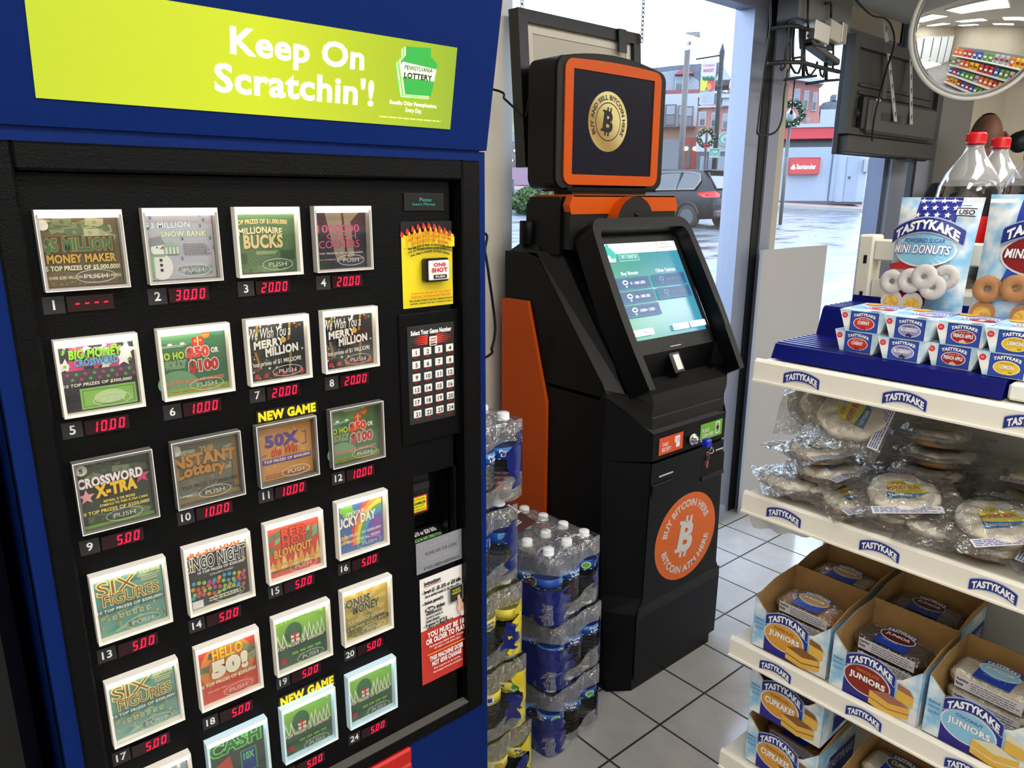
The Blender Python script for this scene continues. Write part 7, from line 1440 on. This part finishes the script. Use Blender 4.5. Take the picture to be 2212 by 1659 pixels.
cw=F(1526,298,33); wreath('lit christmas wreath with a red bow left of the banner pole',cw,.34*1.0)
t=thing('lamp_post','thin post carrying the lit wreath and a green bicycle sign','post',tuple(W3(uv(cw)[0],33.2,1.3))); g=MB(); b=W3(uv(cw)[0],33.3,gz(*W3(uv(cw)[0],33.3,0).xy)); g.tube([b,Vc((b.x,b.y,cw.z+.2))],.05,BLKP,8); g.build('pole',t)
g=MB(); u0,u1,z0,z1=fbox(g,1532,320,1556,341,32.8,.03,CX('1f8f74'),0); d=Dec(g,W3(u0,32.79,z0),ER*(u1-u0),Vc((0,0,z1-z0)),.005); d.frame(.03,.03,.97,.97,.03,CX(Wh))
for a in (.3,.7): d.ring(a,.52,.14,.17,.035,CX(Wh),20)
for A in (((.3,.52),(.45,.74)),((.45,.74),(.62,.74)),((.62,.74),(.7,.52)),((.45,.74),(.5,.5)),((.5,.5),(.62,.74))): (x0,y0),(x1,y1)=A; d.poly([(x0-.015,y0),(x0+.015,y0),(x1+.015,y1),(x1-.015,y1)],CX(Wh))
d.text('BIKE ROUTE',.15,.1,.85,.24,CX(Wh),bold=.03); g.build('bicycle_sign',t)
t=thing('round_sign','round green and white shop sign on the brick building','sign',tuple(F(1566,300,45.8))); g=MB(); c=F(1566,300,45.8); d=Dec(g,c-ER*.39-Vc((0,0,.39)),ER*.78,Vc((0,0,.78)),.01); g.lathe([(.0001,-.1),(.39,-.1),(.39,0),(.0001,0)],c,CX('7d9c94'),28,-EF); d.ell(.5,.5,.48,.48,CX('c4d4d0')); d.ring(.5,.5,.44,.44,.14,CX('4f9484')); d.ell(.5,.5,.24,.24,CX('9cb8b0')); d.ell(.5,.45,.1,.14,CX('4f9484')); g.build('disc',t)
cw=F(1710,246,26); wreath('large plain wreath around a lantern seen through the right window',cw,.36,False)
t=thing('street_lamp','lantern lamp post with wreath in front of the tall brick building','street lamp',tuple(W3(uv(cw)[0],26.3,1))); g=MB(); b=W3(uv(cw)[0],26.4,gz(*W3(uv(cw)[0],26.4,0).xy)); g.tube([b,Vc((b.x,b.y,cw.z-.25))],.06,GRY,8); g.build('pole',t); g=MB(); g.lathe([(.05,-.2),(.13,-.12),(.17,.12),(.1,.2),(.02,.3)],Vc((b.x,b.y,cw.z-.1)),mat('lamp_glass','b9c4c8',.3),8); g.build('lantern',t)
# clipped bush
bb=gp(1140,466); s_=dep(bb)/FPX; t=thing('bush','rounded clipped green bush at the edge of the parking lot','bush',tuple(bb)); g=MB(); LF=mat('bush_leaf','46663a',.7,noise=('6d8a50',9,.35,.65)); q=random.Random(11)
c=bb+EF*1.3+Vc((0,0,29*s_)); rx,rz=50*s_,32*s_
g.grid(lambda u,v:c+ER*(rx*.95*math.cos(2*PI*u)*math.sin(PI*v)*(1+.04*math.sin(9*u*PI)))+EF*(1.2*math.sin(2*PI*u)*math.sin(PI*v))-Vc((0,0,rz*.95*math.cos(PI*v)*(1+.05*math.sin(12*u)))),40,24,LF)
V=[];Fc=[]
for k in range(5200):
    a=q.uniform(0,2*PI); b=math.acos(q.uniform(-.95,1)); rr_=q.uniform(.94,1.05); p=c+ER*(rx*rr_*math.cos(a)*math.sin(b))+EF*(1.25*rr_*math.sin(a)*math.sin(b))+Vc((0,0,rz*rr_*math.cos(b))); n=Vc((q.uniform(-1,1),q.uniform(-1,1),q.uniform(-1,1))).normalized(); m_=n.orthogonal()*.07; w_=n.cross(m_).normalized()*.05; i=len(V); V+=[p-m_,p+w_,p+m_,p-w_]; Fc.append((i,i+1,i+2,i+3))
g.add(V,Fc,LF); g.build('foliage',t)
# cars
def car(label,pos,fwd,col,suv=True,roofc=None):
    """pos: ground point below the rear bumper centre; fwd: heading"""
    fx=Vc((fwd.x,fwd.y,0)).normalized(); ly=Vc((-fx.y,fx.x,0)); t=thing('suv' if suv else 'car',label,'car',tuple(pos))
    pm=mat('car_paint_'+col,col,.35,coat=.12,spec=.2); gl=mat('car_glass','1a2028',.06,coat=.5); tr_=mat('car_trim_black','0c0d10',.5); cr=CH8
    def L(x,y,z): return Vc(pos)+fx*x+ly*y+Vc((0,0,z))
    H=1.0 if suv else .86
    # stations along the length: x, half width, sill z, belt z, roof z, roof half width
    st=[(.0,.72,.50,.78,.80,.66),(.06,.83,.36,1.06*H,1.10*H,.70),(.25,.90,.30,1.10*H,1.38*H,.62),(.55,.92,.28,1.10*H,1.66*H,.60),(.9,.93,.28,1.09*H,1.70*H,.62),(1.7,.93,.27,1.06*H,1.72*H,.64),(2.5,.93,.27,1.04*H,1.69*H,.63),(3.0,.92,.27,1.03*H,1.50*H,.62),(3.45,.91,.27,1.02*H,1.07*H,.75),(4.1,.88,.28,.95*H,.97*H,.70),(4.5,.74,.34,.78,.80,.6)]
    g=MB(); V=[];n=10
    for x,w,zs,zb,zr,rw in st: V+=[L(x,-w*.9,zs),L(x,-w,zs+.18),L(x,-w,zb-.12),L(x,-w*.97,zb),L(x,-rw,zr),L(x,rw,zr),L(x,w*.97,zb),L(x,w,zb-.12),L(x,w,zs+.18),L(x,w*.9,zs)]
    Fq=[(k*n+i,k*n+(i+1)%n,(k+1)*n+(i+1)%n,(k+1)*n+i) for k in range(len(st)-1) for i in range(n)]+[tuple(range(n))[::-1],tuple((len(st)-1)*n+i for i in range(n))]
    g.add(V,[f[::-1] for f in Fq],pm,True); o=g.build('body',t); 
    for yy in (1,-1):
        g=MB(); P=[(.62,1.14*H,.935),(.52,1.38*H,.80),(.62,1.56*H,.71),(1.0,1.62*H,.685),(1.75,1.64*H,.70),(2.45,1.60*H,.71),(3.2,1.10*H,.935)]
        pts=[L(x,yy*(w+.008),z) for x,z,w in P]; g.add(pts,[tuple(range(len(pts)))[::(1 if yy<0 else -1)]],gl); g.build('side_window',t)
        g=MB(); g.tube(pts,.018,cr,6,True); g.build('window_trim',t)
        g=MB(); g.tube([L(1.28,yy*.93,1.10*H),L(1.30,yy*.72,1.63*H)],.03,tr_,6); g.tube([L(2.2,yy*.93,1.08*H),L(2.1,yy*.72,1.62*H)],.03,tr_,6); g.build('window_pillar',t)
        for x in (.86,3.6):
            g=MB(); c0=L(x,yy*.74,.34); ax=ly*yy; g.lathe([(.12,.0),(.34,.0),(.36,.04),(.36,.17),(.33,.2),(.24,.205)],c0,CX('101113',.7),28,ax); g.lathe([(.0001,.19),(.05,.2),(.2,.17),(.24,.205)],c0,mat('wheel_hub','8c9098',.35,.6),28,ax)
            for k in range(9):
                th=2*PI*k/9; e1=Vc((0,0,1)); e2=ax.cross(e1); dr=e1*math.cos(th)+e2*math.sin(th); pd=ax.cross(dr); p=c0+ax*.195
                g.add([p+dr*.04-pd*.018,p+dr*.04+pd*.018,p+dr*.235+pd*.034,p+dr*.235-pd*.034],[(0,1,2,3)],mat('wheel_silver','ffffff',.3,.7))
            g.build('wheel',t)
            g=MB(); g.tube([L(x+.42*math.cos(PI*k/10),yy*.925,.36+.42*math.sin(PI*k/10)) for k in range(11)],.035,tr_,6); g.build('wheel_arch',t)
        g=MB(); zz=.98*H; P=[(-.0,zz+.02,.60),(.02,zz+.10,.80),(.42,zz+.06,.945),(.46,zz+.02,.945),(.30,zz-.07,.94),(.02,zz-.08,.80),(-.02,zz-.06,.62)]; pts=[L(x-.03,yy*(w+.01),z) for x,z,w in P]; g.prism(pts,fx*.05,mat('tail_light','d8141e',.2,emit=.8)); g.build('tail_light',t)
        g=MB(); g.obox(L(-.05,yy*.55-.12,.5),ly*.24,fx*.05,Vc((0,0,.04)),mat('reflector','c01822',.3,emit=.25)); g.build('reflector',t)
        g=MB(); g.obox(L(2.75,yy*.95,1.1*H),ly*(yy*.16),fx*.1,Vc((0,0,.13)),pm,.03); g.build('side_mirror',t)
    g=MB(); P=[(.095,-.70,1.14*H),(.095,.70,1.14*H),(.50,.60,1.60*H),(.50,-.60,1.60*H)]; g.prism([L(x-.07,y,z) for x,y,z in P],Vc((0,0,.02))-fx*.02,gl); g.build('rear_window',t)
    g=MB(); g.obox(L(.30,-.62,1.64*H),ly*1.24,fx*.3,Vc((0,0,.05)),tr_,.02); g.build('spoiler',t)
    g=MB(); g.obox(L(-.07,-.82,.33),ly*1.64,fx*.12,Vc((0,0,.22)),tr_,.05); g.build('bumper',t)
    g=MB(); g.obox(L(-.05,-.45,.95*H),ly*.9,fx*.05,Vc((0,0,.035)),cr); g.obox(L(-.075,-.5,.38),ly*1.0,fx*.05,Vc((0,0,.05)),cr); g.build('chrome_trim',t)
    g=MB(); g.obox(L(-.03,-.16,.78*H),ly*.32,fx*.03,Vc((0,0,.15)),CX('d6d2c0')); g.build('number_plate',t)
    g=MB(); g.lathe([(.0001,0),(.06,0),(.06,.02),(.0001,.02)],L(-.0,0,1.03*H),cr,16,-fx); g.build('badge',t)
    return t
rear=gp(1485,490); fd=(-.80*ER+.60*EF); side=Vc((fd.y,-fd.x,0)).normalized()    # side: toward the right of the car
if side.dot(ER)<0: side=-side
pos=rear-fd*.86+side*.85; pos=Vc((pos.x,pos.y,gz(pos.x,pos.y)+.0))
car('dark blue suv with red tail light parked outside the big window','x' and pos,fd,'0e1626')
p=W3(-10.0,34,0); car('dark blue car half hidden behind the bush and lamp post',Vc((p.x,p.y,gz(p.x,p.y)+.1)),-ER*.95+EF*.3,'16203a',False)
p=W3(13.2,37.5,0); car('grey car behind the bank building at the right window edge',Vc((p.x,p.y,gz(p.x,p.y)+.1)),ER*.97+EF*.2,'6a7078',True)

# an overcast sky is far brighter than shop light: all street colours are darkened to offset that brightness
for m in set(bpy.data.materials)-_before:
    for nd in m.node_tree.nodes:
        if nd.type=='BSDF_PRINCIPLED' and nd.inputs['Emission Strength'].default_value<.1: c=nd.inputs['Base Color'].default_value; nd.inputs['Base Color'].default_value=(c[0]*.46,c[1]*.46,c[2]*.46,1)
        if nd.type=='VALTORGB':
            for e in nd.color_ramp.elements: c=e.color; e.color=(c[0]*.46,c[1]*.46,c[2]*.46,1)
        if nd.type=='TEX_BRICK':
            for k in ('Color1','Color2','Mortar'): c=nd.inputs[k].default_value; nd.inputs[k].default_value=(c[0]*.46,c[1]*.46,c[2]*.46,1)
# ---------------------------------------------------------------- sky and picture settings
w=bpy.data.worlds.new('overcast_sky'); sc.world=w; w.use_nodes=True; bg=w.node_tree.nodes['Background']; bg.inputs[0].default_value=(.66,.80,1,1); bg.inputs[1].default_value=7.2
sc.view_settings.view_transform='Standard'; sc.view_settings.look='None'; sc.view_settings.exposure=0; sc.view_settings.gamma=1; sc.view_settings.use_curve_mapping=False
cy=sc.cycles; cy.max_bounces=8; cy.diffuse_bounces=3; cy.glossy_bounces=4; cy.transmission_bounces=8; cy.transparent_max_bounces=20; cy.use_adaptive_sampling=True; cy.adaptive_threshold=.03; cy.caustics_reflective=False; cy.caustics_refractive=False
